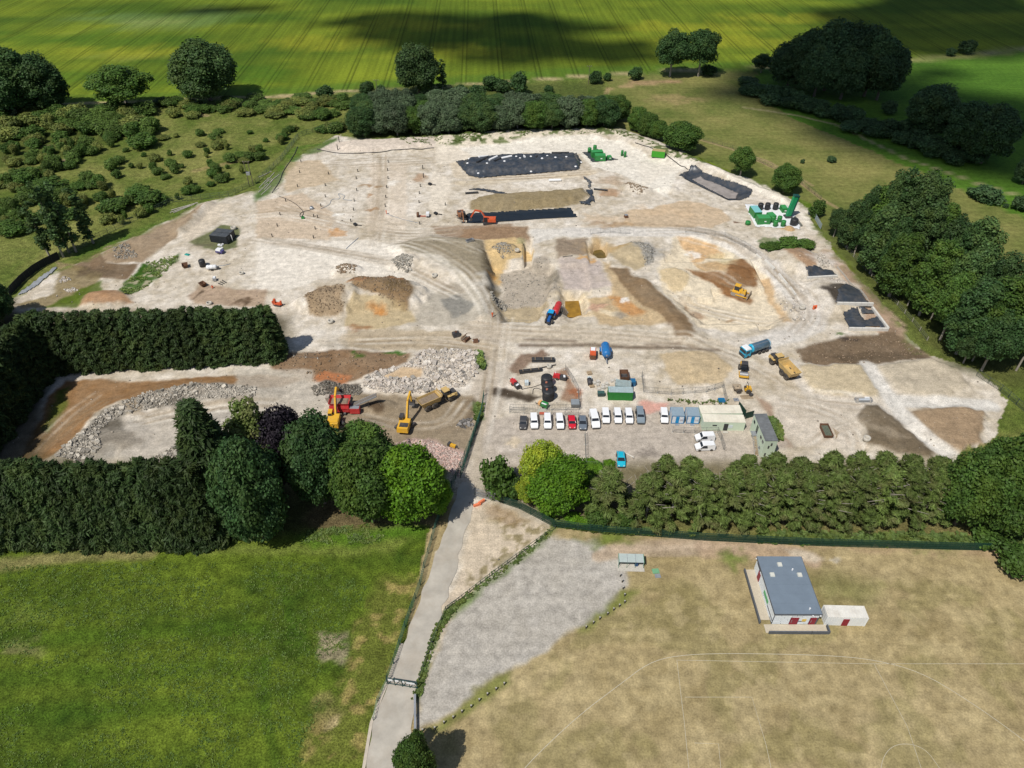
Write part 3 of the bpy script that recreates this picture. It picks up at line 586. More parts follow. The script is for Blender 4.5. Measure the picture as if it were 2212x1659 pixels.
# chalk bank with weeds along the far edge
for pl in ([(1540, 85), (2212, 50), (2212, 130), (1560, 180)],):
    paint(t6, pl, (226, 214, 192), .9, 1); speckle(t6, pl, (98, 116, 54), .5, .85, 2.4, 1)
pl = [(-20, 60), (700, 30), (1300, 10), (1500, 50), (1750, 160), (2000, 240), (2250, 330), (2212, 350), (1900, 280), (1650, 150), (1420, 90), (1250, 80), (700, 100), (-20, 170)]
paint(t7, pl, (224, 212, 190), .9, 1); speckle(t7, pl, (98, 116, 56), .52, .85, 2.4, 1)
speckle(t5, [(1050, 840), (1350, 620), (1560, 560), (1400, 760), (1200, 900)], (196, 184, 158), .56, .8, 1.6, 1)
# under the tree belts: dark leaf litter and rank grass
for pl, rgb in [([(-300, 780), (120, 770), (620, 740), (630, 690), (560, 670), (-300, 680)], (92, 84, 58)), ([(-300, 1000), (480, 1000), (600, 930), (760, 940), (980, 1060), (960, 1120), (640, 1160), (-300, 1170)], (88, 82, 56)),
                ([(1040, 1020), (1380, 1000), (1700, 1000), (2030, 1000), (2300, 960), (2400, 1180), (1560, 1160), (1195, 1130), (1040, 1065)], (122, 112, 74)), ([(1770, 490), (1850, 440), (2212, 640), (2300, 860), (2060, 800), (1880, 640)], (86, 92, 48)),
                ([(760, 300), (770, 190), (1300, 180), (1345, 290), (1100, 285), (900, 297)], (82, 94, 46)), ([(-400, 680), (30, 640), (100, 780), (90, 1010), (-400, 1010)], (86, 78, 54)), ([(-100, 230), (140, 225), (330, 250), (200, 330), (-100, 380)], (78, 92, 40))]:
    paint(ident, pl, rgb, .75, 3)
i = np.nonzero(ZONE == 0)[0]; mref = np.log(np.array(C(212, 198, 174)))
ALB[i] = np.exp(mref+(np.log(ALB[i])-mref)*1.28)
edge = sst(4.5, 0, abs(inside_site+1.0))*sst(.42, .6, fbm(PX, PY, 2.6, 97, 3))*(PY > 150)
blend(np.arange(len(PX)), (112, 124, 62), edge*.8)
ALB *= (1+.16*(n_fin-.5)+.12*(fbm(PX, PY, .9, 71, 2)-.5))[:, None]
ALB = np.clip(ALB, .008, .8)
HZ += (ZONE == 4)*(fbm(PX, PY, 1.6, 80, 3)-.4)*.35+(ZONE == 2)*(fbm(PX, PY, 3, 81, 3)-.4)*.3
corr = (abs(PX-roadx+1) < 9) & (PY < 139); HZ[corr] = np.minimum(HZ[corr], 0)*.3-.03
ny, nx = gx.shape; HG = HZ.reshape(ny, nx)
def Z(x, y):
    j = min(max(np.searchsorted(XS, x)-1, 0), nx-2); i = min(max(np.searchsorted(YS, y)-1, 0), ny-2)
    fx = (x-XS[j])/(XS[j+1]-XS[j]); fy = (y-YS[i])/(YS[i+1]-YS[i])
    return float((HG[i, j]*(1-fx)+HG[i, j+1]*fx)*(1-fy)+(HG[i+1, j]*(1-fx)+HG[i+1, j+1]*fx)*fy)
def GZ(x, y):
    a, b = G(x, y); return (a, b, Z(a, b))
# ------------------------------------------------------------------ ground materials
def groundmat(name, kind):
    m, nt, b = newmat(name); L = nt.links.new
    at = N(nt, 'ShaderNodeAttribute', attribute_name='Col'); tc = N(nt, 'ShaderNodeTexCoord'); P = tc.outputs['Object']
    n1 = N(nt, 'ShaderNodeTexNoise', i_Scale=.55, i_Detail=9.0, i_Roughness=.68); L(P, n1.inputs['Vector'])
    n2 = N(nt, 'ShaderNodeTexNoise', i_Scale=3.2, i_Detail=5.0, i_Roughness=.6); L(P, n2.inputs['Vector'])
    lo, hi = {'soil': (.74, 1.22), 'grass': (.55, 1.45), 'crop': (.8, 1.2), 'dry': (.68, 1.28)}[kind]
    r1 = ramp(nt, [(.3, lo), (.7, hi)]); L(n1.outputs[0], r1.inputs[0])
    r2 = ramp(nt, [(.3, .42 if kind == 'grass' else .76), (.7, 1.6 if kind == 'grass' else 1.22)]); L(n2.outputs[0], r2.inputs[0])
    a = mixc(nt); L(at.outputs['Color'], a.inputs[6]); L(r1.outputs[0], a.inputs[7])
    c = mixc(nt); L(a.outputs[2], c.inputs[6]); L(r2.outputs[0], c.inputs[7]); out = c.outputs[2]
    bump_src = n2
    if kind == 'soil':       # scattered stones and clods
        vo = N(nt, 'ShaderNodeTexVoronoi', i_Scale=1.1); L(P, vo.inputs['Vector'])
        r3 = ramp(nt, [(.05, 1.), (.11, 0.)]); L(vo.outputs['Distance'], r3.inputs[0])
        sp = N(nt, 'ShaderNodeSeparateColor'); L(vo.outputs['Color'], sp.inputs[0])
        th = N(nt, 'ShaderNodeMath', operation='GREATER_THAN'); L(sp.outputs[0], th.inputs[0]); th.inputs[1].default_value = .72
        mu = N(nt, 'ShaderNodeMath', operation='MULTIPLY'); L(th.outputs[0], mu.inputs[0]); L(r3.outputs[0], mu.inputs[1])
        dkl = mixc(nt, 'MIX'); L(sp.outputs[1], dkl.inputs[0]); dkl.inputs[6].default_value = (.12, .1, .08, 1); dkl.inputs[7].default_value = (.62, .58, .52, 1)
        st = mixc(nt, 'MIX'); L(mu.outputs[0], st.inputs[0]); L(out, st.inputs[6]); L(dkl.outputs[2], st.inputs[7]); out = st.outputs[2]
        # streaks left by blades and wheels
        mp = N(nt, 'ShaderNodeMapping'); mp.inputs['Rotation'].default_value = (0, 0, .35); mp.inputs['Scale'].default_value = (.12, 1.3, 1); L(P, mp.inputs[0])
        n3 = N(nt, 'ShaderNodeTexNoise', i_Scale=.45, i_Detail=5.0, i_Distortion=2.2); L(mp.outputs[0], n3.inputs['Vector'])
        r4 = ramp(nt, [(.38, .95), (.6, 1.03)]); L(n3.outputs[0], r4.inputs[0])
        e = mixc(nt); L(out, e.inputs[6]); L(r4.outputs[0], e.inputs[7]); out = e.outputs[2]
    if kind == 'dry':        # mowing bands
        mp = N(nt, 'ShaderNodeMapping'); mp.inputs['Rotation'].default_value = (0, 0, .03); mp.inputs['Scale'].default_value = (.05, 1.0, 1); L(P, mp.inputs[0])
        n3 = N(nt, 'ShaderNodeTexNoise', i_Scale=.5, i_Detail=6.0); L(mp.outputs[0], n3.inputs['Vector'])
        r4 = ramp(nt, [(.38, .93), (.62, 1.05)]); L(n3.outputs[0], r4.inputs[0])
        e = mixc(nt); L(out, e.inputs[6]); L(r4.outputs[0], e.inputs[7]); out = e.outputs[2]
    if kind == 'crop':       # drilled rows and tramlines
        d = np.array(G(980.6, 0))-np.array(G(966.8, 140)); d /= np.linalg.norm(d); nrm = (d[1], -d[0])
        p0 = G(972, 60); p1 = G(701, 60); sp_ = abs((p0[0]-p1[0])*nrm[0]+(p0[1]-p1[1])*nrm[1])/4.0
        dt = N(nt, 'ShaderNodeVectorMath', operation='DOT_PRODUCT'); L(P, dt.inputs[0]); dt.inputs[1].default_value = (nrm[0], nrm[1], 0)
        ad = N(nt, 'ShaderNodeMath', operation='SUBTRACT'); L(dt.outputs['Value'], ad.inputs[0]); ad.inputs[1].default_value = p0[0]*nrm[0]+p0[1]*nrm[1]+sp_/2
        wr = N(nt, 'ShaderNodeMath', operation='WRAP'); L(ad.outputs[0], wr.inputs[0]); wr.inputs[1].default_value = sp_/2; wr.inputs[2].default_value = -sp_/2
        # WRAP(value,max,min) keeps the offset from the middle of the bout; a wheeling lies 1.1 m either side of it
        ab = N(nt, 'ShaderNodeMath', operation='ABSOLUTE'); L(wr.outputs[0], ab.inputs[0])
        q = N(nt, 'ShaderNodeMath', operation='SUBTRACT'); L(ab.outputs[0], q.inputs[0]); q.inputs[1].default_value = 1.15
        qa = N(nt, 'ShaderNodeMath', operation='ABSOLUTE'); L(q.outputs[0], qa.inputs[0])
        r5 = ramp(nt, [(.2, .66), (.6, 1.)]); L(qa.outputs[0], r5.inputs[0])
        e = mixc(nt); L(out, e.inputs[6]); L(r5.outputs[0], e.inputs[7])
        cb = N(nt, 'ShaderNodeCombineXYZ'); L(dt.outputs['Value'], cb.inputs[0]); 
        d2 = N(nt, 'ShaderNodeVectorMath', operation='DOT_PRODUCT'); L(P, d2.inputs[0]); d2.inputs[1].default_value = (d[0]*.02, d[1]*.02, 0); L(d2.outputs['Value'], cb.inputs[1])
        n3 = N(nt, 'ShaderNodeTexNoise', i_Scale=.45, i_Detail=3.0); L(cb.outputs[0], n3.inputs['Vector'])
        r4 = ramp(nt, [(.38, .86), (.62, 1.12)]); L(n3.outputs[0], r4.inputs[0])
        g = mixc(nt); L(e.outputs[2], g.inputs[6]); L(r4.outputs[0], g.inputs[7]); out = g.outputs[2]
    L(out, b.inputs['Base Color']); b.inputs['Roughness'].default_value = .95; b.inputs['Specular IOR Level'].default_value = .1
    bp = N(nt, 'ShaderNodeBump', i_Strength={'soil': .5, 'grass': .8, 'crop': .3, 'dry': .5}[kind], i_Distance={'soil': .18, 'grass': .35, 'crop': .2, 'dry': .15}[kind])
    L(bump_src.outputs[0], bp.inputs['Height']); L(bp.outputs[0], b.inputs['Normal'])
    return m
qi = np.arange((ny-1)*(nx-1)); r_ = qi//(nx-1); c_ = qi % (nx-1); q0 = r_*nx+c_
QUADS = np.stack([q0, q0+1, q0+nx+1, q0+nx], 1)
QZ = ZONE[q0]
for z, name, kind in [(0, 'site_ground', 'soil'), (1, 'crop_field', 'crop'), (2, 'scrubland', 'grass'), (3, 'pasture', 'dry'), (6, 'barley_field', 'dry'), (4, 'meadow', 'grass'), (5, 'sports_field', 'dry')]:
    q = QUADS[QZ == z]; u, inv = np.unique(q, return_inverse=True)
    me = mesh_np(name, np.stack([PX[u], PY[u], HZ[u]], 1), inv.reshape(q.shape), True)
    ca = me.color_attributes.new('Col', 'FLOAT_COLOR', 'POINT')
    ca.data.foreach_set('color', np.concatenate([ALB[u], np.ones((len(u), 1))], 1).astype(np.float32).ravel())
    tag(link(name, me, groundmat(name, kind)), kind='structure')
# ------------------------------------------------------------------ trees
def _qs():
    "24-quad ball"
    vs, fs = [], []
    for ax in range(3):
        for sg in (-1, 1):
            for i in range(2):
                for j in range(2):
                    b = len(vs)
                    for a_, b_ in ((i, j), (i+1, j), (i+1, j+1), (i, j+1)):
                        p = [0, 0, 0]; p[ax] = sg; p[(ax+1) % 3] = a_-1; p[(ax+2) % 3] = (b_-1)*sg
                        n = math.sqrt(sum(t*t for t in p)); vs.append([t/n for t in p])
                    fs.append([b, b+1, b+2, b+3])
    return np.array(vs), np.array(fs)
QV, QF = _qs()
def foliage(name, lobes, leaf, dens, seed, droop=.0, longl=1.0, up=.35, core=.8, cut=-.75, flat=1.0, radial=0, wl=.62):
    "leaf clumps spread over many overlapping lobes (x,y,z,r), with a close twiggy core inside each lobe"
    rs = np.random.RandomState(seed); lobes = np.asarray(lobes, float); V = []; Fq = []; nb = 0
    for k, (x, y, z, r) in enumerate(lobes):
        n = max(6, int(dens*4*math.pi*r*r))
        d = rs.normal(size=(n, 3)); d /= np.linalg.norm(d, axis=1)[:, None]
        d = d[d[:, 2] > cut]
        p = np.array([x, y, z])+d*np.array([1, 1, flat])*r*(rs.uniform(.8, 1.12, (len(d), 1))+(rs.rand(len(d), 1) > .86)*rs.uniform(0, .3, (len(d), 1)))
        keep = np.ones(len(p), bool)
        for j, (a, b, c, q) in enumerate(lobes):
            if j != k: keep &= ((p-[a, b, c])**2).sum(1) > (q*.8)**2
        p = p[keep]; d = d[keep]
        if len(p):
            nrm = d*.7+np.array([0, 0, up])+rs.normal(size=p.shape)*.45; nrm /= np.linalg.norm(nrm, axis=1)[:, None]
            t = rs.normal(size=p.shape); t[:, 2] -= droop*2
            if radial: t = t*.45+np.stack([p[:, 0], p[:, 1], 0*p[:, 0]], 1)/(np.hypot(p[:, 0], p[:, 1])[:, None]+.3)*radial+np.array([0, 0, .25])
            t -= nrm*(t*nrm).sum(1)[:, None]; t /= np.linalg.norm(t, axis=1)[:, None]+1e-9
            b = np.cross(nrm, t); s = leaf*rs.uniform(.6, 1.35, (len(p), 1))
            q = np.stack([p-t*s*longl, p+b*s*wl, p+t*s*longl, p-b*s*wl], 1)
            V.append(q.reshape(-1, 3)); Fq.append(np.arange(nb, nb+4*len(p)).reshape(-1, 4)); nb += 4*len(p)
        if core:
            V.append(QV*r*core*np.array([1, 1, flat])+[x, y, z]); Fq.append(QF+nb); nb += len(QV)
    return mesh_np(name, np.concatenate(V), np.concatenate(Fq))
def trunk(name, h, r, limbs, seed, base=.3, spread=2.5):
    rd = random.Random(seed); m = MB()
    m.tube((0, 0, -.3), (rd.uniform(-.1, .1), rd.uniform(-.1, .1), h*.45), r, r*.75, 8, False)
    m.tube((0, 0, h*.45), (rd.uniform(-.3, .3), rd.uniform(-.3, .3), h), r*.75, r*.2, 7, False)
    for i in range(limbs):
        t = rd.uniform(base, .85); a = rd.uniform(0, 6.28); L = spread*(1.15-t)
        m.tube((0, 0, h*t), (math.cos(a)*L, math.sin(a)*L, h*t+L*rd.uniform(.5, 1.1)), r*.4, r*.1, 5, False)
    return m.mesh(name)
def lob_round(w, h, z0, n, seed, r0=.2, r1=.32, power=1.0):
    rd = random.Random(seed); L = [(0, 0, z0+h*.5, w*.36), (0, 0, z0+h*.68, w*.26), (0, 0, z0+h*.32, w*.28)]
    for i in range(n):
        u = rd.uniform(-.85, 1); a = i*2.39996+rd.uniform(-.3, .3); q = math.sqrt(max(0, 1-u*u))**power
        rr = w*rd.uniform(r0, r1); k = rd.uniform(.72, 1.16)
        L.append((math.cos(a)*q*(w/2-rr*.75)*k, math.sin(a)*q*(w/2-rr*.75)*k, z0+h*.5+u*(h*.5-rr*.7)*k, rr))
    return L
def lob_cone(w, h, z0, n, seed, tip=.12, rr=.3, pw=.8):
    rd = random.Random(seed); L = []
    for i in range(n):
        t = (i+.5)/n; z = z0+h*t; wr = w/2*((1-t)**pw*(1-tip)+tip); a = i*2.39996+rd.uniform(-.4, .4)
        r = max(w*.09, wr*rr*2*rd.uniform(.75, 1.15)*.75)
        L.append((math.cos(a)*max(0, wr-r*.7), math.sin(a)*max(0, wr-r*.7), min(z, z0+h-r*.8), r))
    for t in (.1, .3, .5, .7): L.append((0, 0, z0+h*t, max(.3, w*.42*(1-t)**pw)))
    return L
bark = M('bark', (.16, .13, .10), .9, var=.4, scale=3); pale_bark = M('pale_bark', (.34, .30, .25), .9, var=.3, scale=3)
LM = dict(dark=leafmat('leaf_dark', (.040, .088, .026)), mid=leafmat('leaf_mid', (.066, .132, .024)), bright=leafmat('leaf_bright', (.105, .235, .014)), lime=leafmat('leaf_lime', (0.209, 0.287, 0.025)),
          purple=leafmat('leaf_purple', (0.026, 0.022, 0.031), brown=(.03, .022, .03)), willow=leafmat('leaf_willow', (.085, .130, .062), brown=(.13, .165, .095)), blue=leafmat('leaf_blue', (.038, .084, .026)),
          hedge=leafmat('leaf_hedge', (.046, .082, .024), dark=.5), scruff=leafmat('leaf_scruff', (.125, .180, .042), brown=(.190, .160, .080)), shade=leafmat('leaf_shade', (.055, .110, .042)),
          scrub2=leafmat('leaf_scrub_pale', (.16, .20, .05)), scrub=leafmat('leaf_scrub', (.092, .158, .030), brown=(.135, .185, .040)), poplar=leafmat('leaf_poplar', (.060, .115, .034)))
# kind -> (variants of (foliage mesh, trunk mesh), nominal width, nominal height, bark)
KIND = {}
def define(kind, w, h, nv, fn, tr, bk):
    KIND[kind] = ([(fn(i), tr(i)) for i in range(nv)], w, h, bk)
define('broad', 10, 14, 4, lambda i: foliage('crown', lob_round(10, 12.4, 1.6, 84, 10+i, .11, .21), .24, 14, i, core=.7), lambda i: trunk('trunk', 9, .38, 6, i), bark)
define('open', 10, 14, 3, lambda i: foliage('crown', lob_round(10, 10.5, 3.5, 48, 50+i, .1, .19), .24, 13, i, core=.55), lambda i: trunk('trunk', 11, .34, 9, i), pale_bark)
define('oval', 7, 17, 4, lambda i: foliage('crown', lob_round(7, 16, 1, 80, 300+i, .13, .24, .8)+[(random.Random(i*9+k).uniform(-1, 1), random.Random(i*7+k).uniform(-1, 1), 13.5+k*.8, 1.1-k*.13) for k in range(5)], .24, 13, i, core=.65), lambda i: trunk('trunk', 12, .3, 5, i), pale_bark)
define('willow', 9, 11, 3, lambda i: foliage('crown', lob_round(9, 10, 1, 60, 80+i, .11, .2), .24, 12, i, droop=.5, longl=1.5, core=.7), lambda i: trunk('trunk', 8, .26, 6, i), pale_bark)
define('poplar', 4, 22, 3, lambda i: foliage('crown', [(random.Random(i*99+k).uniform(-.9, .9)*(1-.4*abs(k/17-.4)), random.Random(i*77+k).uniform(-.9, .9), 3.5+k*1.03, random.Random(i+k).uniform(.75, 1.35)*(1.15-abs(k/17-.4))) for k in range(18)], .34, 7, i, core=.65), lambda i: trunk('trunk', 16, .25, 3, i), pale_bark)
define('hedge', 5.4, 14, 4, lambda i: foliage('crown', lob_cone(5.6, 13.8, .2, 120, 100+i, .34, .21, .42), .22, 18, i, longl=2.0, up=.55, core=.5, flat=.7, radial=1.2, wl=.5), lambda i: trunk('trunk', 11, .22, 0, i), bark)
define('spire', 8, 18, 2, lambda i: foliage('crown', lob_cone(8, 17.8, .3, 130, 140+i, .10, .19, .75), .24, 15, i, longl=2.0, up=.5, core=.6, flat=.8, radial=1.2, wl=.5), lambda i: trunk('trunk', 14, .3, 0, i), bark)
def lob_scruff(seed):
    rd = random.Random(seed); L = []
    for k in range(110):
        t = k/109; z = 1.6+t*10.4; wr = 4.0*(1-t)**.6+.5; a = k*2.4+rd.uniform(-.5, .5); q = wr*rd.uniform(.25, 1.0)
        L.append((math.cos(a)*q, math.sin(a)*q, z-.12*q, rd.uniform(.4, .85)))
    return L
define('scruff', 9, 13, 4, lambda i: foliage('crown', lob_scruff(i), .2, 26, i, longl=2.6, core=.3, flat=.5, radial=1.4, wl=.5), lambda i: trunk('trunk', 12, .26, 22, i, .2, 5.4), M('dead_wood', (.42, .38, .33), .9, var=.3, scale=3))
define('shrub', 3, 2.6, 6, lambda i: foliage('shrub', lob_round(3, 2.6, .05, 22, 200+i, .12, .24), .16, 24, i, core=.65), lambda i: None, bark)
RT = random.Random(11); _vc = {}
def plant(kind, base, top, wpx, leaf, name, label, cat, group, xy=None, hgt=None, wid=None):
    vars_, w0, h0, bk = KIND[kind]
    x, y = xy if xy else G(*base)
    h = hgt or height_at(y, top)
    w = wid or wpx*mpp(*base)
    i = _vc.get(kind, 0); _vc[kind] = i+1
    fm, tm = vars_[i % len(vars_)]
    sc = (w/w0, w/w0*RT.uniform(.92, 1.08), h/h0); rz = RT.uniform(0, 6.28)
    z = Z(x, y)-.05
    key = (fm.name, leaf)
    if key not in MATS:
        me = fm if not fm.materials else fm.copy()
        me.materials.clear(); me.materials.append(LM[leaf]); MATS[key] = me
    if tm is None:
        o = link(name, MATS[key]); o.location = (x, y, z); o.rotation_euler = (0, 0, rz); o.scale = sc
        return tag(o, label, cat, group)
    e = empty(name, (x, y, z), rz, label, cat, group); e.scale = sc
    link('crown', MATS[key], None, e); link('trunk', tm, bk, e)
    return e
def grow(kind, leaf, lst, name, label, group=None, cat='tree'):
    for i, (x, y, top, w) in enumerate(lst):
        plant(kind, (x, y), top, w, leaf, name, label if isinstance(label, str) else label[i], cat, group)
# hedgerows of tall conifers
HL = 'tall dark green conifer in the clipped hedge row behind the rubble yard'
grow('hedge', 'hedge', [(128+i*31, 797-i*1.8, 676-i*.6+RT.uniform(-4, 4), 56) for i in range(16)], 'hedge_conifer', HL, 'conifers of the hedge behind the rubble yard')
grow('hedge', 'hedge', [(112, 800, 680, 58), (88, 825, 702, 60), (66, 852, 726, 62), (42, 882, 752, 64), (18, 915, 780, 66), (-8, 948, 812, 68), (-36, 985, 846, 70), (-66, 1025, 880, 70)], 'hedge_conifer', 'tall dark conifer in the hedge at the end of the rubble yard', 'conifers of the end hedge')
grow('hedge', 'hedge', [(-60+i*33, 1166+RT.uniform(-2, 2), 1002+RT.uniform(-6, 6), 74) for i in range(17)], 'hedge_conifer', 'tall green conifer in the hedge row between the rubble yard and the green meadow', 'conifers of the hedge beside the meadow')
grow('spire', 'hedge', [(500, 1118, 872, 165)], 'conifer_tree', 'tall pointed conifer at the end of the meadow hedge')
grow('open', 'scruff', [(578, 1060, 882, 105)], 'broadleaf_tree', 'thin crowned grey green tree between the pointed conifer and the purple tree')
grow('broad', 'purple', [(640, 1058, 890, 100)], 'purple_tree', 'dark purple leaved tree beside the yellow excavators')
grow('broad', 'blue', [(572, 1160, 962, 138)], 'broadleaf_tree', 'large dark green broad tree at the meadow edge below the purple tree')
grow('broad', 'blue', [(702, 1086, 912, 122)], 'broadleaf_tree', 'round blue green tree next to the purple tree')
grow('broad', 'mid', [(795, 1054, 934, 132)], 'broadleaf_tree', 'mid green tree behind the bright green trees near the crushed brick')
grow('broad', 'mid', [(806, 1124, 968, 128)], 'broadleaf_tree', 'green round tree between the blue green tree and the brightest tree')
grow('broad', 'bright', [(892, 1116, 978, 136), (945, 1104, 1032, 60)], 'broadleaf_tree', ['bright green spreading tree next to the access road fence', 'small bright green tree leaning over the access road'])
grow('shrub', 'mid', [(1076, 1064, 1000, 76), (1112, 1072, 1036, 46)], 'shrub', ['dense green bush at the corner of the works entrance', 'lower green bush beside the works entrance bush'], None, 'shrub')
grow('open', 'lime', [(1168, 1068, 968, 95), (1140, 1090, 1040, 50)], 'broadleaf_tree', ['yellow green tree beside the car park of vans', 'small yellow green tree behind the green mesh fence'])
grow('broad', 'bright', [(1205, 1092, 1000, 126)], 'broadleaf_tree', 'bright green bushy tree behind the bend of the mesh fence')
grow('scruff', 'scruff', [(1310, 1100, 1012, 110)], 'conifer_tree', 'low ragged conifer with dead branches below the turquoise car')
SL = 'scruffy brown tinged conifer in the row behind the green mesh fence'
grow('scruff', 'scruff', [(1395+i*54, 1120+RT.uniform(-3, 3), 1008+RT.uniform(-14, 12), 104) for i in range(12)], 'conifer_tree', SL, 'conifers behind the mesh fence')
grow('scruff', 'scruff', [(1420+i*57, 1082+RT.uniform(-6, 6), 976+RT.uniform(-8, 12), 100) for i in range(11) if i not in (2,)], 'conifer_tree', SL, 'conifers behind the mesh fence')
grow('broad', 'mid', [(2062, 1132, 985, 128), (2150, 1140, 965, 140), (2235, 1110, 905, 150), (2110, 1095, 960, 100), (2180, 1080, 925, 90)], 'broadleaf_tree', 'green broadleaf tree at the end of the scruffy conifer row', 'broadleaf trees at the end of the conifer row')
grow('shrub', 'mid', [(2190, 1232, 1188, 90), (2130, 1172, 1152, 60), (1290, 1132, 1108, 50), (1350, 1134, 1112, 40)], 'shrub', 'low green bush against the green mesh fence', 'bushes against the mesh fence', 'shrub')
grow('broad', 'mid', [(905, 1690, 1607, 78)], 'broadleaf_tree', 'small green tree beside the concrete road near the entrance gate')
grow('shrub', 'mid', [(902, 1612, 1583, 34)], 'shrub', 'clipped rounded evergreen bush next to the concrete road', None, 'shrub')
# far field trees
grow('broad', 'dark', [(42, 245, 106, 120), (108, 240, 122, 96)], 'field_tree', 'large dark tree at the corner of the crop field', 'pair of large trees at the field corner')
grow('broad', 'dark', [(4, 255, 172, 70)], 'field_tree', 'smaller dark tree beside the large pair at the field corner')
grow('open', 'mid', [(278, 236, 144, 118)], 'field_tree', 'spreading lighter green tree alone on the crop field edge')
grow('broad', 'poplar', [(455, 217, 91, 122)], 'field_tree', 'large rounded dense tree alone on the crop field edge')
grow('broad', 'poplar', [(905, 206, 97, 80)], 'field_tree', 'tall rounded tree next to a slim poplar by the field track')
grow('poplar', 'poplar', [(957, 203, 126, 26)], 'poplar_tree', 'slim upright poplar next to the tall rounded tree')
grow('open', 'dark', [(1447, 165, 70, 72), (1508, 165, 64, 70)], 'field_tree', 'tall dark tree with bare pale stems on the far track', 'pair of tall dark trees on the far track')
grow('open', 'shade', [(1643, 157, 117, 40)], 'field_tree', 'small open thorn tree beside the far track')
grow('broad', 'shade', [(1700, 188, 92, 84), (1735, 190, 66, 92), (1780, 195, 49, 100), (1828, 200, 52, 100), (1866, 208, 70, 95), (1893, 216, 98, 86), (1758, 208, 100, 80), (1815, 214, 100, 86)], 'field_tree', 'huge dark poplar in the big rounded clump between the fields', 'poplars of the big rounded clump')
grow('broad', 'shade', [(1998, 292, 188, 95), (2075, 335, 222, 95), (2118, 352, 232, 95)], 'field_tree', 'tall dark tree leaning in the hedge line of the pasture', 'tall dark trees in the pasture hedge line')
grow('broad', 'shade', [(2208, 397, 340, 44)], 'field_tree', 'single round tree at the far corner of the pasture')
rr = RT.uniform
grow('shrub', 'shade', [(1605+t*500+rr(-18, 18), 195+t*165+rr(-16, 12)-(20 if t < .25 else 0), 0, rr(28, 52)) for t in [k/44 for k in range(45)]], 'shrub', 'dark hawthorn bush in the hedge line across the pasture', 'hawthorns of the pasture hedge line', 'shrub') if 0 else None
def bushes(lst, leaf, label, group, name='shrub'):
    for x, y, w, hm in lst:
        plant('shrub', (x, y), 0, w, RT.choice(['scrub', 'scrub', 'scrub2', 'mid']) if leaf == 'scrub' else leaf, name, label, 'shrub', group, hgt=hm, wid=w*mpp(x, y))
bushes([(1605+t*490+rr(-16, 16), 196+t*158+rr(-14, 10), rr(30, 50), rr(3.5, 6)) for t in [k/49 for k in range(50)]], 'shade', 'dark hawthorn bush in the hedge line across the pasture', 'hawthorns of the pasture hedge line')
bushes([(1918, 246, 32, 5.5)], 'shade', 'single round bush standing just behind the pasture hedge line', None)
bushes([(1795, 350, 20, 2.4), (1733, 352, 10, 1.6), (2130, 432, 70, 4.5), (2108, 425, 40, 3.5), (2205, 452, 44, 5), (2172, 448, 12, 1.5), (2052, 121, 22, 4), (2086, 116, 34, 7)], 'shade', 'isolated bush growing out in the open grass', 'isolated bushes in the open grass')
# copse behind the works
g = 'trees of the copse behind the works'
for y0, top, dx, off, ys in ((291, 236, 37, 0, -.012), (272, 216, 38, 15, -.02), (251, 202, 40, 5, -.02)):
    for i in range(15 if y0 != 251 else 14):
        x = 785+off+i*dx
        y = y0+(x-785)*ys+RT.uniform(-4, 4)
        wl = i in (1, 2, 4, 5, 8, 9, 12)
        lf = 'willow' if wl else RT.choice(['mid', 'dark', 'poplar', 'mid'])
        plant('willow' if wl else 'broad', (x, y), top+(x-785)*ys+RT.uniform(-10, 8)+(14 if y0 == 251 and i > 5 else 0), RT.uniform(50, 66), lf, 'copse_willow' if wl else 'copse_tree',
              'silvery grey green willow in the copse behind the works' if wl else 'green broadleaf tree in the copse behind the works', 'tree', 'willows of the copse' if wl else g)
grow('broad', 'mid', [(1376, 284, 232, 38), (1397, 296, 245, 42), (1420, 305, 262, 36)], 'broadleaf_tree', 'slim green tree in the short row after the copse', 'short row of trees after the copse')
grow('broad', 'mid', [(1470, 328, 270, 74)], 'broadleaf_tree', 'round green tree above the bright green container')
grow('open', 'mid', [(1598, 382, 323, 52)], 'broadleaf_tree', 'upright tree with pale stems above the lined lagoon')
grow('broad', 'mid', [(1692, 416, 357, 52)], 'broadleaf_tree', 'round green tree between the lagoon and the treatment plant')
bushes([(1762, 466, 38, 5.5)], 'mid', 'round bush behind the tall green conveyor', None)
# belt on the right-hand boundary
g = 'trees of the belt along the boundary fence'
for x, y, top, w in [(1862, 545, 400, 88), (1905, 545, 375, 84), (1955, 560, 377, 88), (1828, 535, 446, 74), (1800, 512, 462, 50), (1880, 590, 455, 95), (1950, 615, 450, 105), (2018, 612, 468, 112), (2065, 640, 490, 96), (1920, 640, 520, 90), (1985, 682, 530, 104), (2050, 700, 545, 120),
                     (2115, 705, 560, 112), (2030, 735, 600, 95), (2065, 765, 622, 112), (2130, 772, 612, 122), (2178, 742, 602, 112), (2120, 800, 680, 112), (2195, 800, 640, 96), (1960, 660, 590, 60), (2080, 785, 720, 70), (1845, 548, 420, 50), (1885, 552, 385, 46), (1930, 552, 390, 50), (1995, 600, 455, 60), (2040, 640, 500, 60), (1905, 615, 490, 60), (2010, 690, 560, 60), (2085, 720, 580, 64), (2150, 745, 600, 64), (2100, 780, 640, 60)]:
    plant(RT.choice(['oval', 'oval', 'oval', 'open']), (x, y), top+RT.uniform(-16, 10), w*RT.uniform(.66, .86), RT.choice(['mid', 'poplar', 'poplar', 'dark']), 'belt_tree', 'green broadleaf tree in the dense belt along the boundary fence', 'tree', g)
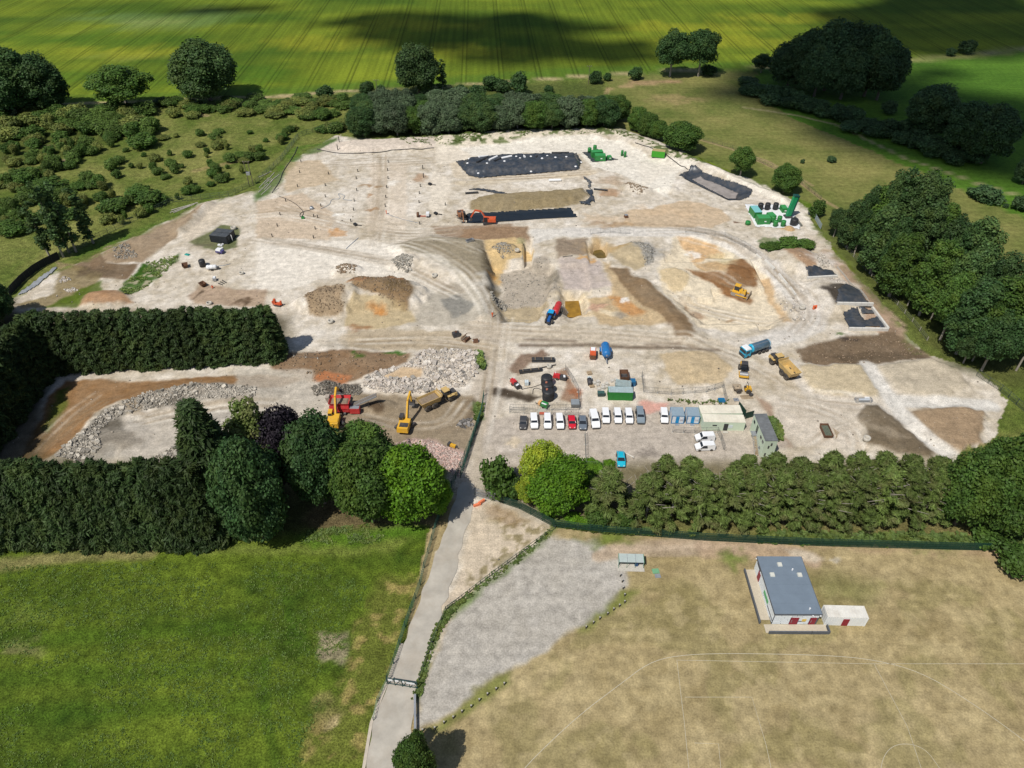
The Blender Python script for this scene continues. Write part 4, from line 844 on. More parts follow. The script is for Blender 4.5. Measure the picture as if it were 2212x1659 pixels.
# poplars on the left
grow('poplar', 'poplar', [(110, 560, 432, 36), (138, 556, 386, 40), (150, 546, 400, 36), (165, 545, 388, 40), (202, 526, 404, 42)], 'poplar_tree', 'slim Lombardy poplar in the row above the black hoarding', 'row of poplars above the black hoarding')
grow('broad', 'dark', [(6, 696, 610, 70), (-30, 740, 640, 90)], 'broadleaf_tree', 'dark tree at the end of the black hoarding', 'dark trees at the end of the black hoarding')
# thickets and scattered scrub
th = 'bush in the dense thicket along the crop field edge'
bushes([(RT.uniform(-20, 330), RT.uniform(238, 300), rr(30, 58), rr(3, 6.5)) for k in range(55)], 'scrub', th, 'bushes of the thicket')
bushes([(RT.uniform(330, 760), RT.uniform(226, 262)-(x_-330)*.03, rr(22, 46), rr(2, 4)) for x_ in [330+k*10 for k in range(44)]], 'scrub', 'bush in the scrub strip between the field track and the rough grass', 'bushes of the scrub strip')
bushes([(RT.uniform(620, 770), RT.uniform(215, 285), rr(26, 46), rr(2.2, 4)) for k in range(22)], 'scrub', 'bush in the clump at the end of the copse', 'bushes at the end of the copse')
pl = np.array([(0, 300), (330, 290), (640, 270), (700, 290), (600, 330), (545, 380), (420, 430), (250, 500), (210, 470), (0, 520)])
pts = []
while len(pts) < 150:
    x, y = RT.uniform(0, 700), RT.uniform(262, 520)
    if sdf(pl, np.array([x]), np.array([y]))[0] > 6 and all((x-a)**2+((y-b)*2)**2 > 13**2 for a, b in pts): pts.append((x, y))
bushes([(x, y, rr(10, 32)*(1.25 if x < 260 else .9), rr(1.6, 3.6)*(1.4 if x < 260 else 1)) for x, y in pts], 'scrub', 'small bush scattered over the rough grassland beside the works', 'scattered bushes on the rough grassland')
bushes([(310, 318, 58, 5.5), (110, 415, 70, 4.5), (60, 390, 60, 4), (30, 505, 60, 4), (330, 440, 70, 4.2), (250, 455, 60, 4), (300, 425, 50, 3.5), (160, 470, 40, 3)], 'mid', 'large rounded bush standing among the scattered scrub', 'large bushes among the scrub')
bushes([(705, 215, 36, 6), (795, 207, 30, 6.5), (824, 208, 24, 5), (1062, 195, 40, 7), (1085, 200, 36, 6), (1122, 205, 34, 10), (1185, 202, 22, 3.5), (1285, 180, 28, 5.5), (1312, 175, 18, 4), (1372, 172, 28, 6), (995, 205, 30, 4.5), (1030, 215, 44, 6), (1530, 163, 34, 5)], 'dark', 'dark round bush beside the field track', 'dark bushes along the field track')
bushes([(1670, 538, 40, 2.0), (1700, 536, 52, 2.4), (1735, 534, 44, 2.2), (1650, 535, 24, 1.4)], 'mid', 'low green bush in the patch beside the curved haul road', 'bushes beside the haul road')
bushes([(1180, 1112, 30, 1.6), (1235, 1124, 34, 1.6), (1265, 1130, 30, 1.5), (1230, 1000+25, 40, 2), (1265, 1040, 40, 2.4), (1278, 1010, 44, 1.2), (1316, 1005, 26, 1)], 'bright', 'rank green weeds and brambles behind the mesh fence', 'brambles behind the mesh fence')
# ------------------------------------------------------------------ building kit for machines and site gear
def GH(x, y, h=0.0):
    "plan position of an image point that lies h above the datum"
    a, b = G(x, y); k = (CAM_H-h)/CAM_H; return a*k, b*k
def head(a, b):
    (ax, ay), (bx, by) = G(*a), G(*b); return math.atan2(by-ay, bx-ax)-math.pi/2
def plan4(c4, h):
    "plan of a box from its roof corners in image pixels (back-left, back-right, front-right, front-left)"
    p = [Vector(GH(x, y, h)) for x, y in c4]
    c = sum(p, Vector((0, 0)))/4; d = (p[0]+p[1]-p[2]-p[3])/2
    w = ((p[1]-p[0]).length+(p[2]-p[3]).length)/2
    return c.x, c.y, w, d.length, math.atan2(d.y, d.x)-math.pi/2
def panel(m, q, t=.02):
    q = [Vector(p) for p in q]; n = (q[1]-q[0]).cross(q[2]-q[0]).normalized()*t
    v = q+[p+n for p in q]; k = len(q)
    return m.add(v, [tuple(range(k)), tuple(range(2*k-1, k-1, -1))]+[(i, k+i, k+(i+1) % k, (i+1) % k) for i in range(k)])
def hopper(m, wt, lt, wb, lb, h, z, t=.08, yo=0, off=0):
    o = [(-wb/2, -lb/2, z), (wb/2, -lb/2, z), (wb/2, lb/2, z), (-wb/2, lb/2, z)]
    p = [(-wt/2, -lt/2+off, z+h), (wt/2, -lt/2+off, z+h), (wt/2, lt/2+off, z+h), (-wt/2, lt/2+off, z+h)]
    def sh(q, s): return [(x-math.copysign(s, x), y-math.copysign(s, y-(off if zz > z+.01 else 0)), zz) for x, y, zz in q]
    pi = sh(p, t); oi = [(x, y, zz+t) for x, y, zz in sh(o, t)]
    v = [(x, y+yo, zz) for x, y, zz in o+p+pi+oi]
    f_ = [(3, 2, 1, 0)]+[(i, (i+1) % 4, 4+(i+1) % 4, 4+i) for i in range(4)]+[(4+i, 4+(i+1) % 4, 8+(i+1) % 4, 8+i) for i in range(4)]+[(8+i, 8+(i+1) % 4, 12+(i+1) % 4, 12+i) for i in range(4)]+[(12, 13, 14, 15)]
    return m.add(v, f_)
white = M('white_paint', (.78, .79, .80), .35, var=.07, scale=.8, dirt=.12); glass = M('dark_glass', (.02, .025, .032), .12, var=.1, spec=.6); tyre = M('tyre_rubber', (.045, .042, .04), .9, var=.3, dirt=.5)
rimm = M('wheel_rim', (.45, .43, .38), .6, var=.2, dirt=.4); dkmetal = M('dark_metal', (.05, .05, .055), .6, var=.3, dirt=.25); steel = M('galvanised_steel', (.42, .44, .46), .45, .5, var=.2); lamp = M('clear_lamp', (.7, .7, .68), .2)
yel = M('machine_yellow', (.72, .40, .03), .45, var=.15, dirt=.3); yel2 = M('faded_yellow', (.58, .40, .15), .55, var=.2, dirt=.45); org = M('machine_orange', (.62, .10, .03), .45, var=.15, dirt=.2); redm = M('machine_red', (.52, .03, .035), .45, var=.15, dirt=.2)
hiviz = M('orange_fabric', (.85, .16, .05), .8, var=.1); blk = M('black_plastic', (.022, .024, .028), .5, var=.2, dirt=.12); concrete = M('concrete', (.50, .47, .41), .9, var=.2, scale=3); blueA = M('tank_blue', (.02, .16, .42), .35, var=.12, dirt=.12)
grn = M('plant_green', (.025, .22, .05), .4, var=.15, dirt=.12); soilm = M('loaded_soil', (.26, .20, .14), .95, var=.35, scale=2); wood = M('timber', (.40, .30, .19), .85, var=.25, scale=4); rust = M('rusty_steel', (.16, .08, .045), .85, var=.45, scale=3)
wheel_cache = {}
def wheel(parent, x, y, r, w, rim=True):
    k = (round(r, 2), round(w, 2))
    if k not in wheel_cache:
        m = MB(); n = 16
        m.lathe([(r*.55, -w/2), (r*.9, -w/2), (r, -w*.36), (r, w*.36), (r*.9, w/2), (r*.55, w/2)], n=n, axis='x')
        d = MB().tube((-w*.42, 0, 0), (w*.42, 0, 0), r*.58, n=12)
        me1 = m.mesh('wheel'); me1.materials.append(tyre); me2 = d.mesh('rim'); me2.materials.append(rimm); wheel_cache[k] = (me1, me2)
    a, b = wheel_cache[k]
    o = link('wheel', a, None, parent); o.location = (x, y, r)
    if rim: link('rim', b, None, o)
    return o
def thing(name, label, cat, pos, rz=0, group=None, dz=0):
    x, y = G(*pos) if not isinstance(pos, Vector) else (pos.x, pos.y)
    return empty(name, (x, y, Z(x, y)+dz), rz, label, cat, group)
paint_cache = {}
def carpaint(rgb): return M('car_paint_%d_%d_%d' % tuple(int(c*999) for c in rgb), rgb, .28, .0, var=.06, scale=.7, dirt=.06, spec=.6)
def road_car(label, F_, R_, kind, rgb, cat=None, tf=t2, group='vehicles parked in the works yard'):
    f_, r_ = tf([F_, R_]); rz = head(r_, f_)
    L_, W_, H_ = dict(van=(4.4, 1.84, 1.86), car=(4.3, 1.78, 1.46), suv=(4.5, 1.86, 1.68), big=(5.4, 2.04, 2.05), mid=(4.9, 1.9, 1.95))[kind]
    fx, fy = G(*f_); hx, hy = -math.sin(rz), math.cos(rz)
    e = thing('parked_van' if kind in ('van', 'big', 'mid') else 'parked_car', label, cat or ('van' if kind in ('van', 'big', 'mid') else 'car'), Vector((fx-hx*L_/2, fy-hy*L_/2)), rz, group)
    h = L_/2; w = W_/2; bm = carpaint(rgb)
    if kind in ('van', 'big', 'mid'):
        zb = H_*.57; nose = h-.12; ws0 = h-L_*.2; ws1 = h-L_*.36
        prof = [(-h, .3), (h-.05, .3), (h, .62), (h-.12, .86), (ws0+.1, zb+.02), (ws1, H_-.07), (ws1-.3, H_), (-h+.25, H_), (-h, H_-.2)]
    else:
        zb = H_*.62; ws0 = h-L_*.27; ws1 = h-L_*.43
        back = -h+L_*.05 if kind == 'suv' else -h+L_*.12
        prof = [(-h, .3), (h-.05, .28), (h, .55), (h-.15, .74), (ws0, zb), (ws1, H_-.06), (ws1-.35, H_), (-h+L_*.2, H_-.03), (back, zb+.16), (-h, zb-.05)]
    tp = lambda y, z: (1-.16*min(1, max(0, (z-zb)/(H_-zb))))*(1-.1*min(1, max(0, (abs(y)-h*.75)/(h*.25))))
    MB().prism(prof, -w, w, tp).build('body', bm, e)
    k = lambda z: w*(1-.16*(z-zb)/(H_-zb))
    a0, a1 = ws0-(.0 if kind in ('car', 'suv') else -.04), ws1+.08; z0, z1 = zb+.06, H_-.12
    panel(MB(), [(-k(z0)*.92, a0, z0), (k(z0)*.92, a0, z0), (k(z1)*.88, a1, z1), (-k(z1)*.88, a1, z1)], .04).build('windscreen', glass, e)
    for s in (-1, 1):
        y1 = ws1+.1; y2 = ws1-.85 if kind in ('van', 'big') else -h+L_*.2
        q = [(s*(k(z0)+.004), a0-.15, z0), (s*(k(z1)+.004), y1-.1, z1), (s*(k(z1)+.004), y2, z1), (s*(k(z0)+.004), y2-.1, z0)]
        panel(MB(), q if s > 0 else q[::-1], .02).build('side_window', glass, e)
        panel(MB(), [(s*w*.45, h-.03, .62), (s*w*.86, h-.12, .62), (s*w*.84, h-.2, .8), (s*w*.45, h-.12, .8)][::s], .03).build('headlight', lamp, e)
        MB().box((s*(w+.08), a0-.25, zb), (.18, .12, .14)).build('mirror', dkmetal, e)
        for y in (h-.85, -h+.8): wheel(e, s*(w-.1), y, .33, .22)
    MB().box((0, h-.06, .26), (W_*.86, .16, .3)).build('bumper', dkmetal, e)
    if kind == 'suv':
        for s in (-1, 1): MB().beam((s*.55, -1.6, H_+.03), (s*.55, .1, H_+.03), .06, .06).build('roof_rail', steel, e)
    return e
def crawler(m, x, y0, y1, w, h, n=8):
    r = h/2; p = [(y0+r-r*math.sin(t), r+r*math.cos(t)*-1*-1) for t in ()]
    pr = [(y1-r+r*math.sin(a), r-r*math.cos(a)) for a in [math.pi*i/n for i in range(n+1)]]+[(y0+r-r*math.sin(a), r+r*math.cos(a)) for a in [math.pi*i/n for i in range(n+1)]]
    q = [(xx, y, z) for xx in (x-w/2, x+w/2) for y, z in pr]; k = len(pr)
    return m.add(q, [tuple(range(k)), tuple(range(2*k-1, k-1, -1))]+[(i, k+i, k+(i+1) % k, (i+1) % k) for i in range(k)])
def excavator(label, pos, rz, paintm, boom, stick, bucket, trk=0, sc=1.0, hood=None, group=None, cabm=None):
    "boom, stick, bucket: joints (y, z) of the working arm in the plane of the house"
    e = thing('excavator', label, 'excavator', pos, rz, group); e.scale = (sc,)*3
    cr, sr = math.cos(trk), math.sin(trk)
    for s in (-1, 1):
        o = crawler(MB(), s*1.25, -2.2, 2.2, .6, .95).build('track', dkmetal, e); o.rotation_euler = (0, 0, trk)
    MB().box((0, 0, .45), (2.0, 2.2, .6)).build('undercarriage', dkmetal, e)
    MB().box((0, -.9, 1.08), (2.7, 3.4, 1.15), top=(.95, .97)).build('house', paintm, e)
    MB().box((0, -2.75, 1.1), (2.7, .75, 1.25), top=(.94, .8), off=(0, .06)).build('counterweight', paintm, e)
    MB().box((.15, -1.7, 2.23), (2.0, 1.5, .12)).build('engine_hood', hood or paintm, e)
    cb = MB().box((-.85, .75, 1.08), (1.0, 1.75, 1.95), top=(.9, .86)).build('cab', glass, e)
    MB().box((-.85, .72, 3.02), (.98, 1.6, .1)).build('cab_roof', cabm or paintm, cb)
    for sx in (-1, 1):
        for y in (-.08, 1.56): MB().beam((-.85+sx*.49, y, 1.1), (-.85+sx*.45, .75+(y-.75)*.86, 3.0), .09, .09).build('cab_post', paintm, cb)
    m = MB()
    for a, b in zip(boom[:-1], boom[1:]): m.beam((.25, a[0], a[1]), (.25, b[0], b[1]), .42, .62)
    m.build('boom', paintm, e)
    MB().beam((.25, stick[0][0], stick[0][1]), (.25, stick[1][0], stick[1][1]), .34, .5).build('stick', paintm, e)
    for s in (-.28, .28): MB().tube((.25+s, 1.0, 1.5), (.25+s, boom[1][0], boom[1][1]-.25), .09, n=6).build('ram', steel, e)
    by, bz = stick[1]; d = bucket
    MB().prism([(by-.1, bz+.1), (by+.35*d, bz+.05), (by+.75*d, bz-.5), (by+.5*d, bz-1.15), (by-.1*d, bz-1.3), (by-.55*d, bz-1.05), (by-.2*d, bz-.6)], -.5, 1.0).build('bucket', dkmetal, e)
    mm = MB()
    for i in range(5): mm.box((-.38+i*.31, by-.6*d, bz-1.12), (.1, .34, .07))
    mm.build('bucket_teeth', steel, e)
    return e
def ribbed(m, w, l, h, z=0, step=.5, d=.04):
    m.box((0, 0, z), (w-d, l-d, h-.02))
    n = int(l/step)
    for i in range(n+1):
        for s in (-1, 1): m.box((s*(w/2-d/2), -l/2+.05+i*(l-.1)/n, z+.1), (d, step*.45, h-.25))
    n = int(w/step)
    for i in range(n+1): m.box((-w/2+.05+i*(w-.1)/n, l/2-d/2, z+.1), (step*.45, d, h-.25))
    for i in range(n+1): m.box((-w/2+.05+i*(w-.1)/n, -l/2+d/2, z+.1), (step*.45, d, h-.25))
    return m
def container(label, c4, h, side, roofm, name='shipping_container', cat='container', group=None, door='y', dz=0):
    x, y, w, l, rz = plan4(c4, h) if len(c4) == 4 else c4
    e = empty(name, (x, y, Z(x, y)+dz), rz, label, cat, group)
    ribbed(MB(), w, l, h).build('wall', side, e)
    r = MB().box((0, 0, h), (w, l, .06)).build('roof', roofm, e)
    n = int(max(w, l)/.6)
    for i in range(n):
        t = -max(w, l)/2+(i+.5)*max(w, l)/n
        MB().box((t, 0, h+.06) if w > l else (0, t, h+.06), (.12, l*.94, .04) if w > l else (w*.94, .12, .04)).build('roof_rib', roofm, r)
    for sx in (-1, 1):
        for sy in (-1, 1): MB().box((sx*(w/2-.05), sy*(l/2-.05), 0), (.16, .16, h+.02)).build('corner_post', side, e)
    if door:
        s = 1 if w > l else 0
        for k in (-1, 1):
            d = MB().box((w/2+.025, k*l*.24, .12), (.05, l*.44, h-.25)) if s else MB().box((k*w*.24, -l/2-.025, .12), (w*.44, .05, h-.25))
            o = d.build('door', side, e)
            b = MB().tube((w/2+.09, k*l*.1, .2), (w/2+.09, k*l*.1, h-.3), .025, n=5) if s else MB().tube((k*w*.1, -l/2-.09, .2), (k*w*.1, -l/2-.09, h-.3), .025, n=5)
            b.build('locking_bar', steel, o)
    return e
def drape(name, label, cat, poly, mat, dz=.06, wr=.10, res=.45, tf=ident, group=None, seed=0, parent=None):
    "sheet laid over the ground, following it with wrinkles"
    pw = GA(tf(poly)); lo = pw.min(0); hi = pw.max(0)
    nx_ = int((hi[0]-lo[0])/res)+2; ny_ = int((hi[1]-lo[1])/res)+2
    xx, yy = np.meshgrid(lo[0]+np.arange(nx_)*res, lo[1]+np.arange(ny_)*res)
    ins = sdf(pw, xx+(fbm(xx, yy, 1.5, seed)-.5)*.8, yy+(fbm(xx, yy, 1.5, seed+4)-.5)*.8) > -.2
    zz = np.array([[Z(a, b) for a, b in zip(r1, r2)] for r1, r2 in zip(xx, yy)])
    zz = zz+dz+wr*fbm(xx, yy, .9, seed+2, 3)+wr*.8*abs(fbm(xx+yy, yy*.2, 1.3, seed+3, 2)-.5)
    idx = np.arange(nx_*ny_).reshape(ny_, nx_)
    q = np.stack([idx[:-1, :-1], idx[:-1, 1:], idx[1:, 1:], idx[1:, :-1]], -1).reshape(-1, 4)
    q = q[ins.ravel()[q].all(1)]
    u, inv = np.unique(q, return_inverse=True); P3 = np.stack([xx.ravel(), yy.ravel(), zz.ravel()], 1)[u]
    o = link(name, mesh_np(name, P3, inv.reshape(q.shape), True), mat)
    md = o.modifiers.new('thick', 'SOLIDIFY'); md.thickness = .03; md.offset = 1
    if label: tag(o, label, cat, group)
    return o
def fence(name, label, pts, tf, h, pl, postm, meshm, nv=8, nh=3, bar=.035, post=.08, group=None, solid=False, leg=False):
    "posts and panels following points given in image pixels"
    pw = [Vector(p) for p in GA(tf(pts))]
    e = empty(name, (pw[0].x, pw[0].y, Z(*pw[0])), 0, label, 'fence', group)
    segs = []
    for a, b in zip(pw[:-1], pw[1:]):
        n = max(1, round((b-a).length/pl)); segs += [(a.lerp(b, i/n), a.lerp(b, (i+1)/n)) for i in range(n)]
    pm = MB().box((0, 0, -.2), (post, post, h+.25)).mesh('post'); pm.materials.append(postm)
    m = MB()
    if solid: m.box((.5, 0, .05), (1, .06, h-.05))
    else:
        for i in range(nv): m.box(((i+.5)/nv, 0, .08), (bar/pl, bar, h-.1))
        for i in range(nh): m.box((.5, 0, .1+(h-.2)*i/max(1, nh-1)), (1, bar*1.2, bar*1.3))
    me = m.mesh('panel'); me.materials.append(meshm)
    org_ = e.location
    for i, (a, b) in enumerate(segs):
        za, zb_ = Z(*a), Z(*b); d = b-a; L_ = math.hypot(d.length, zb_-za)
        o = link('panel', me, None, e); o.location = (a.x-org_.x, a.y-org_.y, za-org_.z)
        o.rotation_euler = (0, -math.atan2(zb_-za, d.length), math.atan2(d.y, d.x)); o.scale = (L_, 1, 1)
        for p, zz in ((a, za),)+(((b, zb_),) if i == len(segs)-1 else ()):
            q = link('post', pm, None, e); q.location = (p.x-org_.x, p.y-org_.y, zz-org_.z)
    if leg:
        lm = MB().box((0, 0, 0), (.25, .7, .14)).mesh('foot'); lm.materials.append(concrete)
        for a, b in segs:
            q = link('foot', lm, None, e); q.location = (a.x-org_.x, a.y-org_.y, Z(*a)-org_.z); q.rotation_euler = (0, 0, math.atan2((b-a).y, (b-a).x))
    return e
def hose(name, label, pts, tf, r, mat, cat='hose', group=None, dz=None):
    q = [Vector(p) for p in GA(tf(pts))]
    for _ in range(2): q = [q[0]]+[p for a, b in zip(q[:-1], q[1:]) for p in (a.lerp(b, .25), a.lerp(b, .75))]+[q[-1]]
    m = MB().line([(p.x, p.y, Z(p.x, p.y)+(r if dz is None else dz)) for p in q], r, 6)
    return tag(m.build(name, mat), label, cat, group)
def rockmesh(seed, flat=.7):
    rd = random.Random(seed); v = [(x*rd.uniform(.6, 1.1), y*rd.uniform(.6, 1.1), z*flat*rd.uniform(.6, 1.1)) for x in (-.5, .5) for y in (-.5, .5) for z in (-.5, .5)]
    me = bpy.data.meshes.new('stone'); me.from_pydata(v, [], [(0, 1, 3, 2), (4, 6, 7, 5), (0, 4, 5, 1), (2, 3, 7, 6), (0, 2, 6, 4), (1, 5, 7, 3)]); me.update(); return me
def inpoly(poly, n, seed):
    pw = GA(poly); lo, hi = pw.min(0), pw.max(0); rs = np.random.RandomState(seed); out = np.zeros((0, 2))
    while len(out) < n:
        p = rs.uniform(lo, hi, (n*3, 2)); out = np.concatenate([out, p[sdf(pw, p[:, 0], p[:, 1]) > 0]])
    return out[:n]
def scatter_mesh(name, P2, smin, smax, mat, seed, flat=.65, sink=.25, parent=None):
    rs = np.random.RandomState(seed); n = len(P2)
    cube = np.array([(x, y, z) for x in (-.5, .5) for y in (-.5, .5) for z in (-.5, .5)])
    fc = np.array([(0, 1, 3, 2), (4, 6, 7, 5), (0, 4, 5, 1), (2, 3, 7, 6), (0, 2, 6, 4), (1, 5, 7, 3)])
    s = smin+(smax-smin)*rs.rand(n, 1, 1)**2.2
    v = cube[None]*rs.uniform(.55, 1.1, (n, 8, 3))*np.array([1, .8, flat])*s
    a = rs.uniform(0, 6.28, n); c_, s_ = np.cos(a)[:, None], np.sin(a)[:, None]; b = rs.uniform(-.6, .6, n); cb, sb = np.cos(b)[:, None], np.sin(b)[:, None]
    x, y, z = v[..., 0], v[..., 1], v[..., 2]; y, z = y*cb-z*sb, y*sb+z*cb; x, y = x*c_-y*s_, x*s_+y*c_
    zz = np.array([Z(p[0], p[1]) for p in P2])[:, None]
    V = np.stack([x+P2[:, :1], y+P2[:, 1:], z+zz+s[:, 0]*flat*(.5-sink)], -1).reshape(-1, 3)
    Fq = (fc[None]+np.arange(n)[:, None, None]*8).reshape(-1, 4)
    o = link(name, mesh_np(name, V, Fq), mat, parent); o['kind'] = 'stuff'; return o
def stonemat(name, rgb, lo=.55, hi=1.5, tint=None):
    m, nt, b = newmat(name); L = nt.links.new
    ge = N(nt, 'ShaderNodeNewGeometry'); oi = N(nt, 'ShaderNodeObjectInfo')
    ad = N(nt, 'ShaderNodeMath', operation='ADD'); L(ge.outputs['Random Per Island'], ad.inputs[0]); L(oi.outputs['Random'], ad.inputs[1])
    fr = N(nt, 'ShaderNodeMath', operation='FRACT'); L(ad.outputs[0], fr.inputs[0])
    rp = N(nt, 'ShaderNodeValToRGB'); e = rp.color_ramp.elements
    e[0].position = 0; e[0].color = tuple(min(1, c*lo) for c in rgb)+(1,); e[1].position = 1; e[1].color = tuple(min(1, c*hi) for c in rgb)+(1,)
    if tint: q = e.new(.5); q.color = tuple(tint)+(1,)
    L(fr.outputs[0], rp.inputs[0])
    nz = N(nt, 'ShaderNodeTexNoise', i_Scale=4., i_Detail=5.); r2 = ramp(nt, [(.3, .75), (.7, 1.15)]); L(nz.outputs[0], r2.inputs[0])
    mx = mixc(nt); L(rp.outputs[0], mx.inputs[6]); L(r2.outputs[0], mx.inputs[7]); L(mx.outputs[2], b.inputs['Base Color']); b.inputs['Roughness'].default_value = .95
    b.inputs['Specular IOR Level'].default_value = .15
    return m
def rubble(name, label, polys, nbig, nsmall, big, small, mat, seed, flat=.6):
    c = GA(polys[0]).mean(0); e = empty(name, (c[0], c[1], Z(*c)), 0, label, 'rubble')
    ms = [rockmesh(seed*50+i, flat) for i in range(7)]
    for m in ms: m.materials.append(mat)
    rd = random.Random(seed)
    for k, pl in enumerate(polys):
        for x, y in inpoly(pl, nbig//len(polys), seed+k):
            s = rd.uniform(*big); o = link('stone', rd.choice(ms), None, e)
            o.location = (x-c[0], y-c[1], Z(x, y)+s*.16-e.location.z); o.rotation_euler = (rd.uniform(-.5, .5), rd.uniform(-.5, .5), rd.uniform(0, 6.28)); o.scale = (s, s*rd.uniform(.6, 1), s*rd.uniform(.5, 1))
    pts = np.concatenate([inpoly(pl, nsmall//len(polys), seed+20+k) for k, pl in enumerate(polys)])
    o = scatter_mesh('small_rubble', pts, small[0], small[1], mat, seed, flat, .25)
    o.parent = e; o.matrix_parent_inverse.identity(); o.location = -e.location
    return e
# ------------------------------------------------------------------ roads, water, markings
def strip(name, left, right, mat, dz=.03, res=1.0):
    "sheet between two edges given in image pixels"
    def rs(p):
        p = [Vector(a) for a in GA(p)]; out = [p[0]]
        for a, b in zip(p[:-1], p[1:]):
            n = max(1, int((b-a).length/res)); out += [a.lerp(b, (i+1)/n) for i in range(n)]
        return out
    def at(p, t):
        k = t*(len(p)-1); i = min(int(k), len(p)-2); return p[i].lerp(p[i+1], k-i)
    L_, R_ = rs(left), rs(right); n = max(len(L_), len(R_)); V = []; W_ = 6
    for i in range(n):
        a, b = at(L_, i/(n-1)), at(R_, i/(n-1)); jj = (vn(np.array([a.y]), np.array([0.]), 2.5, 3)[0]-.5)*.7; kk = (vn(np.array([a.y]), np.array([9.]), 2.0, 5)[0]-.5)*1.2
        a = a+Vector((jj, 0)); b = b+Vector((kk, 0))
        for k in range(W_+1):
            q = a.lerp(b, k/W_); V.append((q.x, q.y, max(Z(q.x, q.y), 0)+dz+.02))
    Fq = [(i*(W_+1)+k, i*(W_+1)+k+1, (i+1)*(W_+1)+k+1, (i+1)*(W_+1)+k) for i in range(n-1) for k in range(W_)]
    return tag(link(name, mesh_np(name, V, Fq, True), mat), kind='structure')
roadm = M('worn_concrete', C(200, 193, 180), .9, var=.24, scale=.3, dirt=.6); kerbm = M('kerb_concrete', C(214, 202, 184), .9, var=.15, scale=1)
RL = [(786, 1700), (790, 1659), (806, 1562), (842, 1470), (872, 1390), (908, 1290), (948, 1180), (974, 1104), (996, 1040)]
RR = [(880, 1700), (882, 1620), (892, 1560), (908, 1480), (928, 1400), (958, 1310), (990, 1210), (1016, 1110), (1030, 1044)]
strip('access_road', RL, RR, roadm)
kl = GA(RL[:5]); m = MB()
for a, b in zip(kl[:-1], kl[1:]):
    m.beam((a[0]-.3, a[1], .03), (b[0]-.3, b[1], .03), .5, .14)
tag(m.build('road_kerb', kerbm), kind='structure')
def watermat(name, rgb):
    m, nt, b = newmat(name); L = nt.links.new
    tc = N(nt, 'ShaderNodeTexCoord'); nz = N(nt, 'ShaderNodeTexNoise', i_Scale=.5, i_Detail=5.); L(tc.outputs['Object'], nz.inputs['Vector'])
    rp = ramp(nt, [(.3, tuple(c*.7 for c in rgb)), (.7, tuple(c*1.2 for c in rgb))]); L(nz.outputs[0], rp.inputs[0]); L(rp.outputs[0], b.inputs['Base Color'])
    b.inputs['Roughness'].default_value = .12; b.inputs['Specular IOR Level'].default_value = .5; return m
for pl, rgb, zz in [([(1222, 633), (1251, 632), (1258, 667), (1222, 667)], C(168, 128, 48), -.75), ([(1282, 525), (1300, 521), (1318, 530), (1322, 541), (1293, 543), (1282, 536)], C(112, 94, 44), -1.55), ([(1541, 545), (1565, 542), (1583, 549), (1582, 560), (1555, 561), (1541, 553)], C(178, 176, 122), -1.75)]:
    pw = GA(pl); me = bpy.data.meshes.new('pond'); lvl = Z(*pw.mean(0))+.25
    cw = pw.mean(0); pw = cw+(pw-cw)*1.02
    me.from_pydata([(a, b, lvl+.35) for a, b in pw], [], [tuple(range(len(pw)))]); me.update()
    tag(link('pond', me, watermat('muddy_water', rgb)), kind='structure')
# painted pitch lines
linem = M('line_paint', (.50, .46, .35), .9, var=.25, scale=2)
def mark(pts, w=.12, smooth=0):
    q = [Vector(p) for p in GA(pts)]
    for _ in range(smooth): q = [q[0]]+[p for a, b in zip(q[:-1], q[1:]) for p in (a.lerp(b, .25), a.lerp(b, .75))]+[q[-1]]
    V = []
    for i, p in enumerate(q):
        d = (q[min(i+1, len(q)-1)]-q[max(i-1, 0)]).normalized(); n_ = Vector((-d.y, d.x))*w/2
        for s in (1, -1): V.append((p.x+n_.x*s, p.y+n_.y*s, Z(p.x, p.y)+.03))
    tag(link('pitch_marking', mesh_np('pitch_marking', V, [(2*i, 2*i+1, 2*i+3, 2*i+2) for i in range(len(q)-1)]), linem), kind='structure')
mark([(1080, 1730), (1130, 1659), (1250, 1545), (1340, 1478), (1400, 1432), (1460, 1416), (1560, 1411), (1780, 1415), (1890, 1425), (1990, 1452), (2090, 1512), (2212, 1598), (2330, 1700)], .10, 2)
for a in ([(1462, 1426), (1880, 1434), (2212, 1434)], [(1462, 1426), (1478, 1560), (1492, 1700)], [(1888, 1434), (1960, 1570), (2000, 1690)], [(1480, 1506), (1624, 1506), (1655, 1610), (1672, 1690)], [(1500, 1605), (1552, 1607), (1560, 1690)]): mark(a, .07)
mark([(1900, 1690), (1905, 1640), (1925, 1612), (1960, 1605), (2000, 1618), (2030, 1660)], .07, 2)
